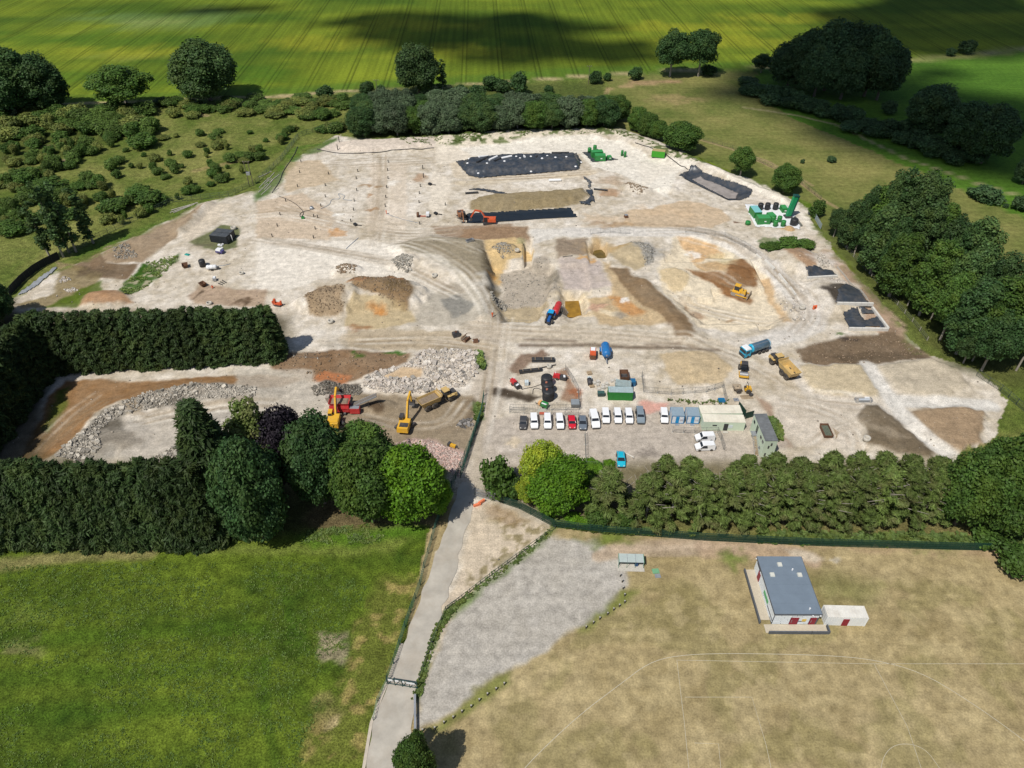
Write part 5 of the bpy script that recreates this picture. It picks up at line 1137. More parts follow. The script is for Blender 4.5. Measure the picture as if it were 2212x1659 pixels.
# ------------------------------------------------------------------ clouds that drift above and behind the viewpoint
cloudm = M('cloud_white', (.82, .83, .85), 1., var=.05, scale=.002)
CH = 2000.0; off = CH/math.tan(SUN_EL)
def cloud(c, rx, ry, seed, n=9):
    rd = random.Random(seed); cx, cy = G(*c); V, Fq, nb = [], [], 0
    fine = []
    m = MB()
    for i in range(n):
        a = rd.uniform(0, 6.28); q = math.sqrt(rd.random())*.72; r = rd.uniform(.28, .5)
        X0, Y0 = math.cos(a)*q*rx, math.sin(a)*q*ry
        rings = []
        for k in range(9):
            ph = math.pi*k/8; ring = []
            for j in range(14):
                th = 2*math.pi*j/14; w_ = 1+.22*math.sin(th*3+seed+i)*math.sin(ph)+.12*math.sin(th*5+i*2)
                ring.append((X0+rx*r*math.sin(ph)*math.cos(th)*w_, Y0+ry*r*math.sin(ph)*math.sin(th)*w_, 22*math.cos(ph)*(1 if k < 5 else .4)))
            rings.append(ring)
        m.loft(rings, cap=False)
    o = m.build('cloud', cloudm); o.location = (cx-SH[0]*off, cy-SH[1]*off, CH); tag(o, kind='structure')
cloud((810, 44), 60, 20, 1, 7); cloud((960, 62), 80, 52, 2, 12); cloud((1060, 96), 60, 26, 3, 8); cloud((1185, 112), 62, 30, 4, 9); cloud((1330, 98), 46, 12, 9, 6); cloud((1260, 66), 40, 9, 10, 5)
cloud((1745, 185), 62, 32, 5, 12); cloud((1900, 240), 60, 34, 6, 10); cloud((2130, 55), 115, 90, 7, 14); cloud((2170, 300), 78, 62, 8, 14); cloud((2010, 165), 26, 7, 13, 4); cloud((460, 22), 46, 10, 14, 5)
# ------------------------------------------------------------------ clubhouse and its store
x, y, w, l, rz = plan4(t12([(460, 660), (836, 665), (1025, 1165), (610, 1155)]), 3.5)
e = empty('clubhouse', (x, y, 0.05), rz, 'clubhouse with flat grey roof and white boarded walls on the brown sports field', 'building'); w -= .3; l -= .3
wallm = M('dark_cladding', (.10, .11, .13), .7, var=.2); board = M('white_board', (.72, .76, .78), .5, var=.12, scale=2); maroon = M('maroon_door', (.25, .012, .03), .5, var=.1); roofg = M('roof_felt', C(126, 141, 156), .75, var=.12, scale=.5)
wl = MB().box((0, 0, 0), (w, l, 3.3)).build('wall', wallm, e)
rd = random.Random(3)
def boards(face, length, skip):
    for r in range(9):
        zc = .08+r*.355; cuts = [-length/2+.05]
        if zc < 2.1:
            for a, b in skip: cuts += [a-.06, b+.06]
        cuts.append(length/2-.05)
        for t, end in zip(cuts[::2], cuts[1::2]):
            while t < end-.25:
                L_ = min(rd.uniform(1.1, 3.2), end-t)
                if end-t-L_ < .4: L_ = end-t
                hh = .31*rd.choice([1, 1, 1, 1, .6])
                if rd.random() > .05:
                    m = MB().box((t+L_/2, -l/2-.03, zc), (L_-.09, .05, hh)) if face == 'f' else MB().box((-w/2-.03, t+L_/2, zc), (.05, L_-.09, hh))
                    m.build('board', board, wl)
                t += L_
fd = [(-.9, .5), (2.6, 3.7)]
boards('f', w, fd); boards('s', l, [(l/2-3.2, l/2-2.1)])
for a, b in fd:
    d = MB().box(((a+b)/2, -l/2-.04, .05), (b-a, .08, 2.1)).build('door', maroon, e)
    MB().box((a+.25, -l/2-.1, .7), (.06, .06, .8)).build('handle', steel, d)
d = MB().box((-w/2-.04, l/2-2.65, .05), (.08, 1.1, 2.1)).build('door', maroon, e)
MB().box((1.55, -l/2-.06, 1.0), (.75, .05, .75)).build('sign', M('yellow_sign', (.75, .52, .10), .5), e)
MB().box((-w/2-.07, -l*.12, 1.1), (.04, 2.6, .9)).build('sign', M('green_sign', (.10, .42, .16), .5), e)
rf = MB().box((0, 0, 3.3), (w+.4, l+.4, .18)).build('roof', roofg, e)
MB().box((0, -l/2-.19, 3.2), (w+.44, .08, .34)).build('fascia', wallm, rf); MB().box((-w/2-.2, 0, 3.2), (.06, l+.4, .34)).build('fascia', wallm, rf)
MB().box((w/2+.2, 0, 3.2), (.06, l+.4, .34)).build('fascia', wallm, rf)
for k in range(1, 6): MB().box((0, -l/2+k*l/6, 3.48), (w+.3, .07, .03)).build('roof_seam', roofg, rf)
for px, py in ((-.05*w, .36*l), (-.3*w, .17*l), (.33*w, .17*l)):
    k = MB().box((px, py, 3.48), (.85, .85, .25), top=(.85, .85)).build('skylight', M('skylight_dome', (.62, .62, .55), .3), rf)
for px, py in ((.2*w, .26*l), (.28*w, -.43*l)): MB().tube((px, py, 3.48), (px, py, 3.85), .14).build('vent_pipe', white, rf)
for px, py in ((-.5*w-.28, .49*l), (.5*w+.28, .46*l), (.32*w, -.5*l-.3), (.49*w, -.5*l-.3)): MB().box((px, py, 3.05), (.22, .22, .22)).build('lamp', white, e)
pv = MB().box((-w/2-1.0, .2, 0), (2.0, l-1.2, .07)); pv.box((.2, -l/2-.95, 0), (w+3.2, 1.7, .07)); pv.build('paving', M('paving_slab', (.50, .44, .34), .9, var=.12, scale=2), e)
lw = M('low_wall', (.10, .11, .125), .8, var=.25)
for c_, s_ in (((-w/2-2.1, -.3, 0), (.22, l-.6, .75)), ((-1.2, -l/2-1.9, 0), (w-.4, .22, .75)), ((w/2-1.1+1.2, -l/2-1.9, 0), (3.2, .22, .75)), ((w/2+1.75, -l/2-1.2, 0), (.22, 1.5, .75))): MB().box(c_, s_).build('low_wall', lw, e)
whitec = M('white_container', (.74, .76, .76), .5, var=.06, scale=1, dirt=.1); wroof = M('stained_white_roof', (.70, .68, .62), .7, var=.15, scale=.8, dirt=.5)
e = container('white shipping container with a red door beside the clubhouse', t12([(1035, 1080), (1382, 1090), (1425, 1192), (1070, 1188)]), 2.6, whitec, wroof, door=None)
w = plan4(t12([(1035, 1080), (1382, 1090), (1425, 1192), (1070, 1188)]), 2.6)
MB().box((-.1, -w[3]/2-.04, .1), (1.1, .08, 2.0)).build('door', maroon, e)
# glazed shelter, hatch
e = thing('glazed_shelter', 'glass roofed team shelter with green frame on a concrete slab beside the gravel car park', 'shelter', t11([(1575, 1080)])[0], -.03)
gf = M('green_frame', (.06, .22, .12), .5); sg = M('wired_glass', (.40, .46, .44), .15, var=.1)
MB().box((0, -.2, 0), (5.2, 2.6, .08)).build('slab', concrete, e)
MB().box((0, 1.0, .08), (4.8, .06, 1.9)).build('back_screen', sg, e)
for s in (-1, 1): MB().box((s*2.4, .3, .08), (.06, 1.5, 1.8)).build('side_screen', sg, e)
for i in range(3):
    MB().add([(-2.4+i*1.6+.04, -.75, 1.86), (-2.4+i*1.6+1.56, -.75, 1.86), (-2.4+i*1.6+1.56, 1.08, 2.12), (-2.4+i*1.6+.04, 1.08, 2.12), (-2.4+i*1.6+.04, -.75, 1.89), (-2.4+i*1.6+1.56, -.75, 1.89), (-2.4+i*1.6+1.56, 1.08, 2.15), (-2.4+i*1.6+.04, 1.08, 2.15)], [(0, 3, 2, 1), (4, 5, 6, 7), (0, 1, 5, 4), (1, 2, 6, 5), (2, 3, 7, 6), (3, 0, 4, 7)]).build('roof_pane', sg, e)
for i in range(4):
    MB().beam((-2.4+i*1.6, -.8, 1.9), (-2.4+i*1.6, 1.1, 2.17), .08, .07).build('rafter', gf if i in (0, 3) else steel, e); MB().tube((-2.4+i*1.6, -.74, .08), (-2.4+i*1.6, -.74, 1.88), .035, n=6).build('post', gf, e)
MB().box((0, .7, .45), (4.4, .35, .05)).build('bench', gf, e); MB().box((1.1, -.1, .08), (.6, .5, .9)).build('bin', M('blue_bin', (.03, .08, .2), .5), e)
e = thing('ground_hatch', 'flat green and grey metal hatch set in the grass near the glazed shelter', 'hatch', t11([(1800, 1155)])[0], .1)
MB().box((0, .55, 0), (1.3, 1.1, .12)).build('lid', M('pale_green_lid', (.16, .36, .20), .6), e); MB().box((.12, -.55, 0), (1.1, .9, .1)).build('base_plate', steel, e)
# bollards
bm = MB().tube((0, 0, -.1), (0, 0, .75), .13, n=10).mesh('post'); bm.materials.append(M('bollard_timber', (.09, .075, .06), .9)); bc = MB().tube((0, 0, .75), (0, 0, .8), .14, n=10).mesh('cap'); bc.materials.append(M('bollard_cap', (.42, .40, .36), .8))
for p in t11([(1488, 1178), (1505, 1228), (1512, 1287), (1525, 1348), (1525, 1408), (1480, 1440), (1430, 1472), (1378, 1510), (1310, 1550), (1255, 1587), (1192, 1627)])+t13([(2145, 940), (2075, 985), (2000, 1030), (1930, 1080), (1860, 1135), (1780, 1180), (1705, 1230), (1625, 1275), (1545, 1322), (1440, 1340)]):
    e = thing('bollard', 'short timber bollard in the row between gravel car park and sports field', 'bollard', p, 0, 'bollards along the gravel car park'); link('post', bm, None, e); link('cap', bc, None, e)
# ------------------------------------------------------------------ fences and gates
gmesh = M('green_mesh', (.012, .055, .035), .6, var=.2); gpost = M('green_post', (.015, .05, .035), .6); wire = M('grey_wire', (.20, .21, .21), .6, .3); dkwire = M('dark_wire', (.05, .07, .06), .7)
fence('mesh_fence', 'long dark green mesh fence between the sports field and the conifer row', [(1078, 1084), (1122, 1100), (1196, 1139), (1300, 1152), (1420, 1160), (1521, 1168), (1771, 1180), (2021, 1187), (2230, 1192)], ident, 2.4, 2.5, gpost, gmesh, 18, 5, .055)
fence('palisade_gate', 'grey steel palisade gate leaf standing open at the works entrance', [(1029, 1072), (1078, 1084)], ident, 2.4, 3.2, steel, steel, 22, 3, .05)
fence('roadside_fence', 'green wire fence along the meadow side of the concrete access road', t13([(1135, 910), (1190, 760), (1290, 440), (1420, 80)])+t10([(1730, 1450), (1830, 1100), (1900, 900), (2000, 680), (2120, 400), (2212, 160)])+t1([(1560, 1640), (1650, 1350), (1740, 1080), (1762, 930)]), ident, 2.0, 3.0, gpost, M('green_wire', (.03, .11, .085), .6), 9, 4, .035, .09)
fence('roadside_fence', 'short rusty wire fence below the entrance gate beside the meadow', [(1130, 920), (1050, 1080), (1015, 1250)], t13, 1.2, 2.4, gpost, M('pale_green_wire', (.20, .30, .22), .6), 5, 3, .035)
fence('post_and_rail_fence', 'low dark post and rail fence around the gravel car park', t11([(925, 765), (590, 1010), (280, 1240), (0, 1460)])+t13([(1780, 190), (1640, 290), (1480, 680), (1410, 900)]), ident, 1.0, 2.6, dkwire, dkwire, 0, 2, .06, .12)
fence('boundary_fence', 'dark chain link fence on the grass bank beside the rough grassland', t14([(800, 1050), (600, 1120), (440, 1160), (365, 1190), (215, 1390), (0, 1590)])+t5([(1980, 40), (1500, 90), (1000, 330), (600, 540)]), ident, 2.0, 3.2, dkwire, M('chain_link', (.10, .14, .11), .7), 7, 3, .035)
fence('pasture_fence', 'thin post and wire fence between the pasture and the works', t15([(1650, 1215), (1900, 1285), (2100, 1380)])+t8([(1000, 0), (1350, 170), (1560, 340)]), ident, 1.5, 4, dkwire, dkwire, 3, 3, .03)
fence('boundary_fence', 'leaning timber post fence in front of the dense tree belt', [(1735, 720), (1900, 900), (2100, 1120), (2350, 1400), (2480, 1560)], t8, 1.3, 4.2, M('pale_post', (.42, .38, .32), .9), wire, 0, 3, .03, .14)
fence('boundary_fence', 'grey mesh fence at the corner of the meadow slope on the boundary', [(2108, 812), (2160, 845), (2230, 905)], ident, 2.0, 3, dkwire, dkwire, 8, 3, .04)
fence('mesh_screen', 'short bright mesh screen at the corner behind the treatment plant', [(1490, 480), (1560, 600)], t8, 2.0, 2.6, steel, M('bluish_mesh', (.30, .36, .38), .5), 12, 4, .05)
fence('black_hoarding', 'tall black solid hoarding curving along the left boundary bank', [(90, 900), (190, 790), (300, 700), (400, 640), (520, 580)], t5, 2.6, 2.4, dkwire, M('black_hoarding', (.014, .016, .018), .8, var=.25), solid=True)
for lab, pts, tf in [('temporary steel fence along the front of the tank compound', [(258, 985), (500, 992), (860, 985)], t2), ('second temporary steel fence behind the parked vans', [(255, 1005), (500, 1030), (850, 1032)], t2), ('temporary steel fence on the rusty side of the tank compound', [(735, 640), (800, 740), (848, 830), (858, 980)], t2),
                     ('temporary steel fence in front of the cream site cabins', [(1660, 1178), (1850, 1185), (2050, 1182)], t2), ('temporary steel fence beside the pair of sideways vans', [(2050, 1182), (2080, 1250), (2105, 1335)], t2), ('temporary steel fence around the sand stockpile', [(1395, 700), (1412, 835), (1650, 850), (1950, 842), (2090, 800), (2125, 915)], t2),
                     ('temporary steel fence along the edge of the curved haul road', [(390, 625), (560, 640), (730, 665), (900, 745), (1000, 810)], t8), ('temporary steel fence beside the dark pond', [(1230, 915), (1400, 905), (1570, 915)], t7), ('temporary steel fence across the pit ramp beside a worker', [(1850, 248), (2170, 250)], t1),
                     ('temporary steel fence edging the yard near the turquoise car', [(905, 1200), (915, 1480), (1060, 1480)], t2), ('temporary steel fence on the slope beside the brown spoil', [(-20, 520), (120, 590), (330, 630), (420, 620)], t1)]:
    fence('temporary_fence', lab, pts, tf, 1.9, 3.2, wire, wire, 9, 2, .03, .05, 'temporary steel fences', leg=True)
fence('service_fence', 'low kerb board fence around the sand bays', t8([(1700, 930), (1760, 1000), (1850, 1120), (1990, 1270), (2140, 1460)]), ident, .7, 3, concrete, concrete, solid=True)
# entrance gate with white boards
(ax, ay), (bx, by) = G(*t13([(1140, 935)])[0]), G(*t13([(1395, 975)])[0]); gl = math.hypot(bx-ax, by-ay)
e = empty('entrance_gate', ((ax+bx)/2, (ay+by)/2, .05), math.atan2(by-ay, bx-ax), 'dark green steel gate with white notice boards across the access road', 'gate')
gg = M('gate_green', (.02, .06, .055), .5)
for z_ in (.25, 2.0): MB().box((0, 0, z_), (gl, .1, .12)).build('rail', gg, e)
for k in range(5): MB().box((-gl/2+k*gl/4, 0, 0), (.16 if k in (0, 4) else .1, .14, 2.3 if k in (0, 4) else 2.1)).build('post', gg, e)
for k, s in ((0, 1), (1, -1), (2, 1), (3, -1)):
    x0 = -gl/2+k*gl/4; MB().beam((x0 if s > 0 else x0+gl/4, 0, .35), (x0+gl/4 if s > 0 else x0, 0, 1.95), .06, .06).build('brace', gg, e)
for x0, x1, z0 in ((-.46, -.30, 1.45), (-.22, -.1, 1.5), (.03, .09, 1.55), (.16, .44, 1.4)): MB().box(((x0+x1)/2*gl, -.09, z0), ((x1-x0)*gl, .04, .5)).build('notice_board', white, e)
e = thing('height_barrier', 'grey steel barrier beam resting beside the access road', 'barrier', t13([(1378, 1210)])[0], head(t13([(1374, 1360)])[0], t13([(1372, 1070)])[0]))
MB().box((0, 0, .7), (.35, 6.5, .3)).build('beam', steel, e)
for k in (-2.8, 0, 2.8): MB().box((0, k, 0), (.2, .2, .75)).build('post', dkmetal, e)
# ------------------------------------------------------------------ utility poles
def pole(label, pos, h, tf, double=False):
    e = thing('utility_pole', label, 'pole', tf([pos])[0]); pm = M('pole_timber', (.16, .13, .10), .9, var=.3)
    for s in ((-.8, .8) if double else (0,)): MB().tube((s, 0, -.3), (s, 0, h), .15, .11, 8).build('mast', pm, e)
    MB().box((0, 0, h-.3), (2.6, .14, .14)).build('cross_arm', pm, e)
    for s in (-1.1, 0, 1.1): MB().tube((s, 0, h-.16), (s, 0, h+.1), .06, n=6).build('insulator', M('insulator', (.45, .42, .4), .3), e)
    if double: MB().box((0, -.25, h*.45), (1.3, .7, 1.1)).build('transformer', steel, e)
pole('twin timber electricity pole with a transformer beside the works', (2172, 1600), 9.5, t0, True); pole('single timber electricity pole beside the field track', (1055, 858), 9, t14); pole('single electricity pole beside bushes near the curved farm track', (660, 730), 9, t15)
# ------------------------------------------------------------------ plastic sheets and liners
pvc = M('black_sheet', (.045, .055, .070), .34, var=.3, scale=.6, dirt=.25, spec=.5); liner = M('dark_liner', (.014, .022, .032), .45, var=.2, scale=.5); greysheet = M('dusty_sheet', (.10, .11, .12), .5, var=.4, scale=.5, dirt=.5)
drape('soil_pile_cover', 'large black plastic sheet weighted with white bags over the long soil pile', 'sheet', [(985, 350), (1010, 346), (1085, 337), (1245, 332), (1256, 350), (1250, 368), (1170, 374), (1035, 386), (1010, 379)], pvc, .08, .45)
drape('trench_liner', 'long dark liner filling the trench beside the excavators', 'sheet', [(1008, 461), (1232, 448), (1247, 466), (1052, 479), (1008, 478)], liner, .12, .04, .3)
drape('lagoon_liner', 'black liner with crumpled edges around the rectangular lagoon', 'sheet', [(1466, 379), (1492, 363), (1515, 370), (1626, 415), (1618, 427), (1598, 433), (1580, 432), (1482, 386)], pvc, .08, .25)
drape('lagoon_floor_sheet', 'dusty grey sheet on the floor of the rectangular lagoon', 'sheet', [(1494, 383), (1512, 378), (1596, 412), (1592, 424), (1572, 424)], M('silty_sheet', (.30, .27, .25), .8, var=.3, scale=.4), .30, .1)
drape('bay_cover', 'torn black sheet over the walled soil bay', 'sheet', [(1750, 1320), (1870, 1290), (1940, 1400), (2060, 1340), (2120, 1450), (1960, 1440), (1930, 1460), (1800, 1460)], pvc, .1, .5, tf=t8)
drape('bay_cover', 'narrow black sheet along the top of the walled soil bay', 'sheet', [(1880, 1290), (2030, 1300), (2040, 1330), (1930, 1330)], pvc, .1, .4, tf=t8)
drape('stockpile_cover', 'dull black sheet over the dark conical stockpile', 'sheet', [(1690, 1180), (1760, 1110), (1860, 1130), (1970, 1265), (1760, 1275), (1680, 1270)], pvc, .08, .2, tf=t8)
drape('stockpile_cover', 'small black sheet over the low soil pile by the brown heap', 'sheet', [(1415, 965), (1500, 955), (1640, 950), (1700, 1000), (1600, 1015), (1470, 1025)], pvc, .1, .5, tf=t8)
drape('crumpled_sheet', 'crumpled black sheet lying at the end of the bare soil pile', 'sheet', [(1120, 655), (1200, 630), (1225, 600), (1180, 545), (1240, 535), (1275, 655), (1225, 630), (1235, 675)], pvc, .1, .7, tf=t7)
drape('crumpled_sheet', 'small blue grey sheet bunched above the bare soil pile', 'sheet', [(1160, 430), (1180, 425), (1240, 470), (1225, 530), (1205, 520), (1210, 475)], greysheet, .1, .6, tf=t7)
drape('plastic_strip', 'pale grey plastic strip lying below the black hoarding', 'sheet', [(150, 900), (230, 830), (330, 750), (490, 640), (500, 660), (350, 790), (230, 870)], M('grey_plastic', (.30, .32, .34), .5, var=.3), .06, .2, tf=t5)
drape('plastic_strip', 'long twisted black plastic strip on the soil between the piles', 'sheet', [(170, 540), (240, 528), (330, 530), (540, 570), (540, 582), (430, 572), (300, 545)], pvc, .08, .3, tf=t7)
bag = M('white_bag', (.80, .80, .80), .7, var=.1)
bgm = MB().lathe([(.05, 0), (.5, .05), (.55, .25), (.35, .42), (.05, .46)], n=10).mesh('weight_bag'); bgm.materials.append(bag)
for p in t7([(185, 290), (170, 338), (262, 405), (338, 342), (488, 322), (462, 250), (622, 298), (715, 282), (718, 382), (812, 298), (857, 279), (889, 225), (927, 291), (1021, 286), (1149, 303), (1102, 352), (590, 283)]):
    xy = G(*p); o = link('weight_bag', bgm); o.location = (xy[0], xy[1], Z(*xy)+.1); tag(o, 'round white weight bag lying on the large black sheet', 'bag', 'white weights on the black sheet')
def roll(name, label, a, b, tf, r, mat, dz=.15, group=None, cat='pipe'):
    (ax, ay), (bx, by) = [G(*p) for p in tf([a, b])]
    o = MB().tube((ax, ay, Z(ax, ay)+r+dz), (bx, by, Z(bx, by)+r+dz), r, n=10).build(name, mat); return tag(o, label, cat, group)
for a, b in (((268, 292), (350, 264)), ((358, 318), (425, 285)), ((460, 302), (550, 284)), ((640, 238), (662, 290))): roll('sheet_roll', 'white roll of sheeting lying on the large black sheet', a, b, t7, .45, bag, .1, 'white rolls on the black sheet', 'roll')
for a, b in (((250, 338), (345, 292)), ((400, 325), (460, 302)), ((760, 290), (828, 230)), ((895, 252), (1045, 246))): roll('black_pipe', 'thick black pipe lying across the large black sheet', a, b, t7, .4, blk, .1, 'black pipes on the black sheet')
roll('sheet_roll', 'white roll of sheeting lying between the two soil piles', (870, 462), (975, 456), t7, .5, bag, 0, None, 'roll'); roll('black_pipe', 'short black pipe lying beside the twisted plastic strip', (150, 573), (262, 566), t7, .4, blk, 0)
roll('black_pipe', 'dark pipe lying beyond the crumpled black sheet', (1258, 535), (1378, 546), t7, .35, blk, 0); roll('black_pipe', 'thin dark pipe half buried in the grey square of ground', (990, 1125), (1075, 1112), t7, .12, blk, 0)
# ------------------------------------------------------------------ rubble and clods
paleS = stonemat('pale_rubble', (.50, .465, .41), .6, 1.4, (.52, .46, .40)); greyS = stonemat('grey_rubble', (.36, .33, .28), .5, 1.6); pinkS = stonemat('brick_rubble', (.50, .33, .28), .6, 1.4, (.55, .47, .42)); clodS = stonemat('clods', (.27, .20, .135), .6, 1.3); clodG = stonemat('grey_clods', (.30, .28, .24), .6, 1.5)
rubble('rubble_heap', 'heap of pale broken concrete slabs between the haul road and the excavators', [t1([(1110, 660), (1250, 540), (1500, 535), (1700, 570), (1730, 700), (1600, 850), (1400, 880), (1250, 780), (1230, 710), (1050, 700)]), t1([(720, 850), (740, 780), (960, 700), (1050, 700), (880, 790), (1230, 800), (1500, 870), (1250, 920), (900, 920)])], 280, 3600, (.5, 1.4), (.15, .6), paleS, 2)
rubble('rubble_bank', 'long bank of grey broken concrete around the rubble yard beside the hedge', [t4([(510, 680), (700, 470), (850, 330), (1010, 210), (1060, 280), (850, 430), (900, 560), (760, 700)]), t4([(1000, 210), (1300, 90), (1700, 10), (2212, 50), (2212, 140), (1700, 150), (1300, 230), (1060, 280)]), t4([(1340, 660), (1540, 560), (1720, 370), (1850, 330), (1780, 480), (1600, 640)])], 270, 5200, (.45, 1.2), (.12, .55), greyS, 3)
rubble('brick_heap', 'spread of pink crushed brick beside the access road fence', [t1([(985, 1370), (1150, 1310), (1300, 1315), (1500, 1390), (1590, 1440), (1540, 1640), (1350, 1500)])], 60, 3600, (.4, .8), (.12, .42), pinkS, 4)
rubble('stone_heap', 'small heap of grey stones beside the graded ramp', [t6([(1170, 1170), (1250, 1110), (1360, 1160), (1330, 1250), (1230, 1240)])], 30, 420, (.5, 1.1), (.2, .6), clodG, 5)
rubble('scrap_heap', 'small heap of tangled grey scrap beside the access road fence', [t1([(1520, 1190), (1560, 1140), (1650, 1120), (1670, 1190), (1600, 1220)])], 20, 260, (.5, 1.0), (.15, .5), stonemat('scrap_grey', (.16, .15, .14), .4, 2.), 6, .4)
rubble('debris_heap', 'dark debris with broken concrete below the graded ramp', [t6([(2020, 1430), (2100, 1400), (2180, 1470), (2150, 1520), (2050, 1520)])], 30, 300, (.5, 1.2), (.2, .6), clodG, 7, .5)
rubble('debris_heap', 'scatter of pale broken debris on the grass below the black hoarding', [t5([(480, 750), (580, 730), (620, 760), (520, 790)]), t5([(540, 840), (640, 825), (680, 850), (600, 870)])], 24, 160, (.4, 1.0), (.2, .5), paleS, 8, .5)
for nm, lab, pl, n_, mt, sz in [('spoil_clods', None, t6([(430, 1500), (550, 1370), (720, 1350), (790, 1480), (760, 1620), (480, 1620)]), 700, clodS, (.08, .5)), ('spoil_clods', None, t6([(810, 1360), (1000, 1290), (1290, 1330), (1360, 1450), (1290, 1580), (1050, 1520), (860, 1440)]), 800, clodS, (.08, .5)),
                            ('spoil_clods', None, t6([(690, 1230), (770, 1190), (880, 1220), (850, 1270), (720, 1280)]), 260, clodS, (.2, .6)), ('spoil_clods', None, t7([(370, 1060), (480, 1010), (570, 1080), (480, 1130)]), 260, clodG, (.15, .6)), ('spoil_clods', None, t7([(450, 1200), (850, 1100), (1000, 1350), (850, 1500), (480, 1500)]), 420, clodG, (.1, .5)),
                            ('spoil_clods', None, t7([(1510, 500), (1590, 480), (1730, 540), (1650, 580)]), 200, clodS, (.2, .6)), ('spoil_clods', None, t7([(1570, 1000), (1740, 1000), (1780, 1160), (1700, 1190), (1660, 1060)]), 420, clodG, (.15, .6)), ('spoil_clods', None, t1([(270, 860), (420, 820), (700, 850), (700, 930), (300, 930)]), 700, stonemat('dark_gravel', (.17, .155, .13), .5, 1.7), (.15, .6)),
                            ('spoil_clods', None, t9([(720, 480), (900, 400), (1560, 320), (1900, 540), (1200, 590), (800, 585)]), 500, clodS, (.12, .5)), ('spoil_clods', None, t8([(1480, 820), (1560, 800), (1680, 930), (1540, 950)]), 160, paleS, (.2, .7)), ('spoil_clods', None, t8([(1560, 1040), (1700, 1010), (1820, 1080), (1700, 1100)]), 300, paleS, (.08, .5)),
                            ('spoil_clods', None, t1([(0, 560), (700, 560), (1100, 600), (700, 800), (300, 820), (0, 700)]), 260, clodS, (.15, .6)), ('spoil_clods', None, t8([(1180, 1150), (1330, 1180), (1460, 1400), (1360, 1420), (1250, 1300)]), 80, paleS, (.15, .8)), ('spoil_clods', None, t5([(980, 500), (1100, 450), (1200, 560), (1000, 590)]), 300, clodG, (.2, .6)),
                            ('spoil_clods', None, site_out, 1600, stonemat('scattered_stones', (.40, .35, .29), .35, 1.5), (.1, .45))]:
    o = scatter_mesh(nm, inpoly(pl, n_, hash(n_) % 997), sz[0], sz[1], mt, n_)
# weeds on the chalk banks and beside fences
wm = leafmat('leaf_weed', (.13, .20, .05))
def weeds(P2, seed, s0=.15, s1=.45, mat=None, name='weeds'):
    rs = np.random.RandomState(seed); V = []; n = len(P2)
    for k in range(6):
        a = rs.uniform(0, 6.28, n); s = rs.uniform(s0, s1, n); b = np.array([Z(*p) for p in P2])
        dx, dy = np.cos(a)*s, np.sin(a)*s; ox, oy = rs.uniform(-.3, .3, (2, n))
        q = np.stack([np.stack([P2[:, 0]+ox, P2[:, 1]+oy, b-.02], 1), np.stack([P2[:, 0]+ox+dx*.5-dy*.5, P2[:, 1]+oy+dy*.5+dx*.5, b+s*.6], 1), np.stack([P2[:, 0]+ox+dx, P2[:, 1]+oy+dy, b+s*.55], 1), np.stack([P2[:, 0]+ox+dx*.5+dy*.5, P2[:, 1]+oy+dy*.5-dx*.5, b+s*.4], 1)], 1)
        V.append(q.reshape(-1, 3))
    V = np.concatenate(V); o = link(name, mesh_np(name, V, np.arange(len(V)).reshape(-1, 4)), mat or wm); o['kind'] = 'stuff'
def thin(P2, sc, thr, seed):
    return P2[fbm(P2[:, 0], P2[:, 1], sc, seed, 2) > thr]
weeds(thin(inpoly(t7([(-420, 85), (-20, 60), (700, 30), (1300, 10), (1500, 50), (1750, 160), (2000, 240), (2250, 330), (2212, 350), (1900, 280), (1650, 150), (1420, 90), (1250, 80), (700, 100), (-20, 170), (-420, 180)]), 2600, 3), 3, .5, 5), 1)
weeds(thin(inpoly(t5([(1010, 870), (1250, 610), (1560, 540), (1390, 740), (1200, 850), (1080, 905)]), 600, 4), 3, .45, 6), 2)
weeds(inpoly(t13([(1900, 130), (1740, 270), (1600, 440), (1480, 720), (1430, 1000), (1360, 1100), (1410, 900), (1540, 480), (1660, 290)]), 300, 5), 3, .2, .55)
weeds(inpoly(t11([(0, 1520), (200, 1340), (640, 1040), (780, 900), (930, 780), (900, 760), (600, 1000), (0, 1450)]), 130, 6), 4); weeds(inpoly(t1([(1700, 560), (1740, 560), (1760, 710), (1700, 690)]), 120, 7), 5, .3, .8)
weeds(inpoly(t1([(1690, 1010), (1745, 1000), (1740, 1130), (1690, 1150)]), 120, 8), 6, .3, .8); weeds(inpoly([(1196, 1124), (1300, 1138), (1420, 1146), (1420, 1156), (1300, 1150), (1196, 1134)], 500, 9), 7, .3, 1.0); weeds(inpoly([(1640, 1150), (2212, 1160), (2212, 1184), (1640, 1172)], 700, 10), 8, .3, 1.0)
weeds(inpoly(t2([(1620, 910), (1780, 930), (2150, 940), (2150, 900), (1900, 910), (1640, 890)]), 45, 11), 9, .2, .5); weeds(inpoly(t9([(490, 1050), (580, 1100), (600, 1240), (555, 1250)]), 220, 12), 10, .3, .8)
weeds(thin(inpoly(t10([(560, 1150), (800, 1120), (1400, 1060), (1850, 1060), (1750, 1190), (1300, 1240), (700, 1250)]), 700, 13), 4, .5, 7), 11, .15, .4)

gm_ = leafmat('leaf_grass', (.10, .165, .030), dark=.6)
weeds(thin(inpoly([(-250, 1225), (640, 1215), (800, 1225), (760, 1400), (690, 1420), (690, 1520), (640, 1700), (-250, 1760)], 9000, 21), 6, .42, 22), 21, .08, .28, gm_, 'grass')
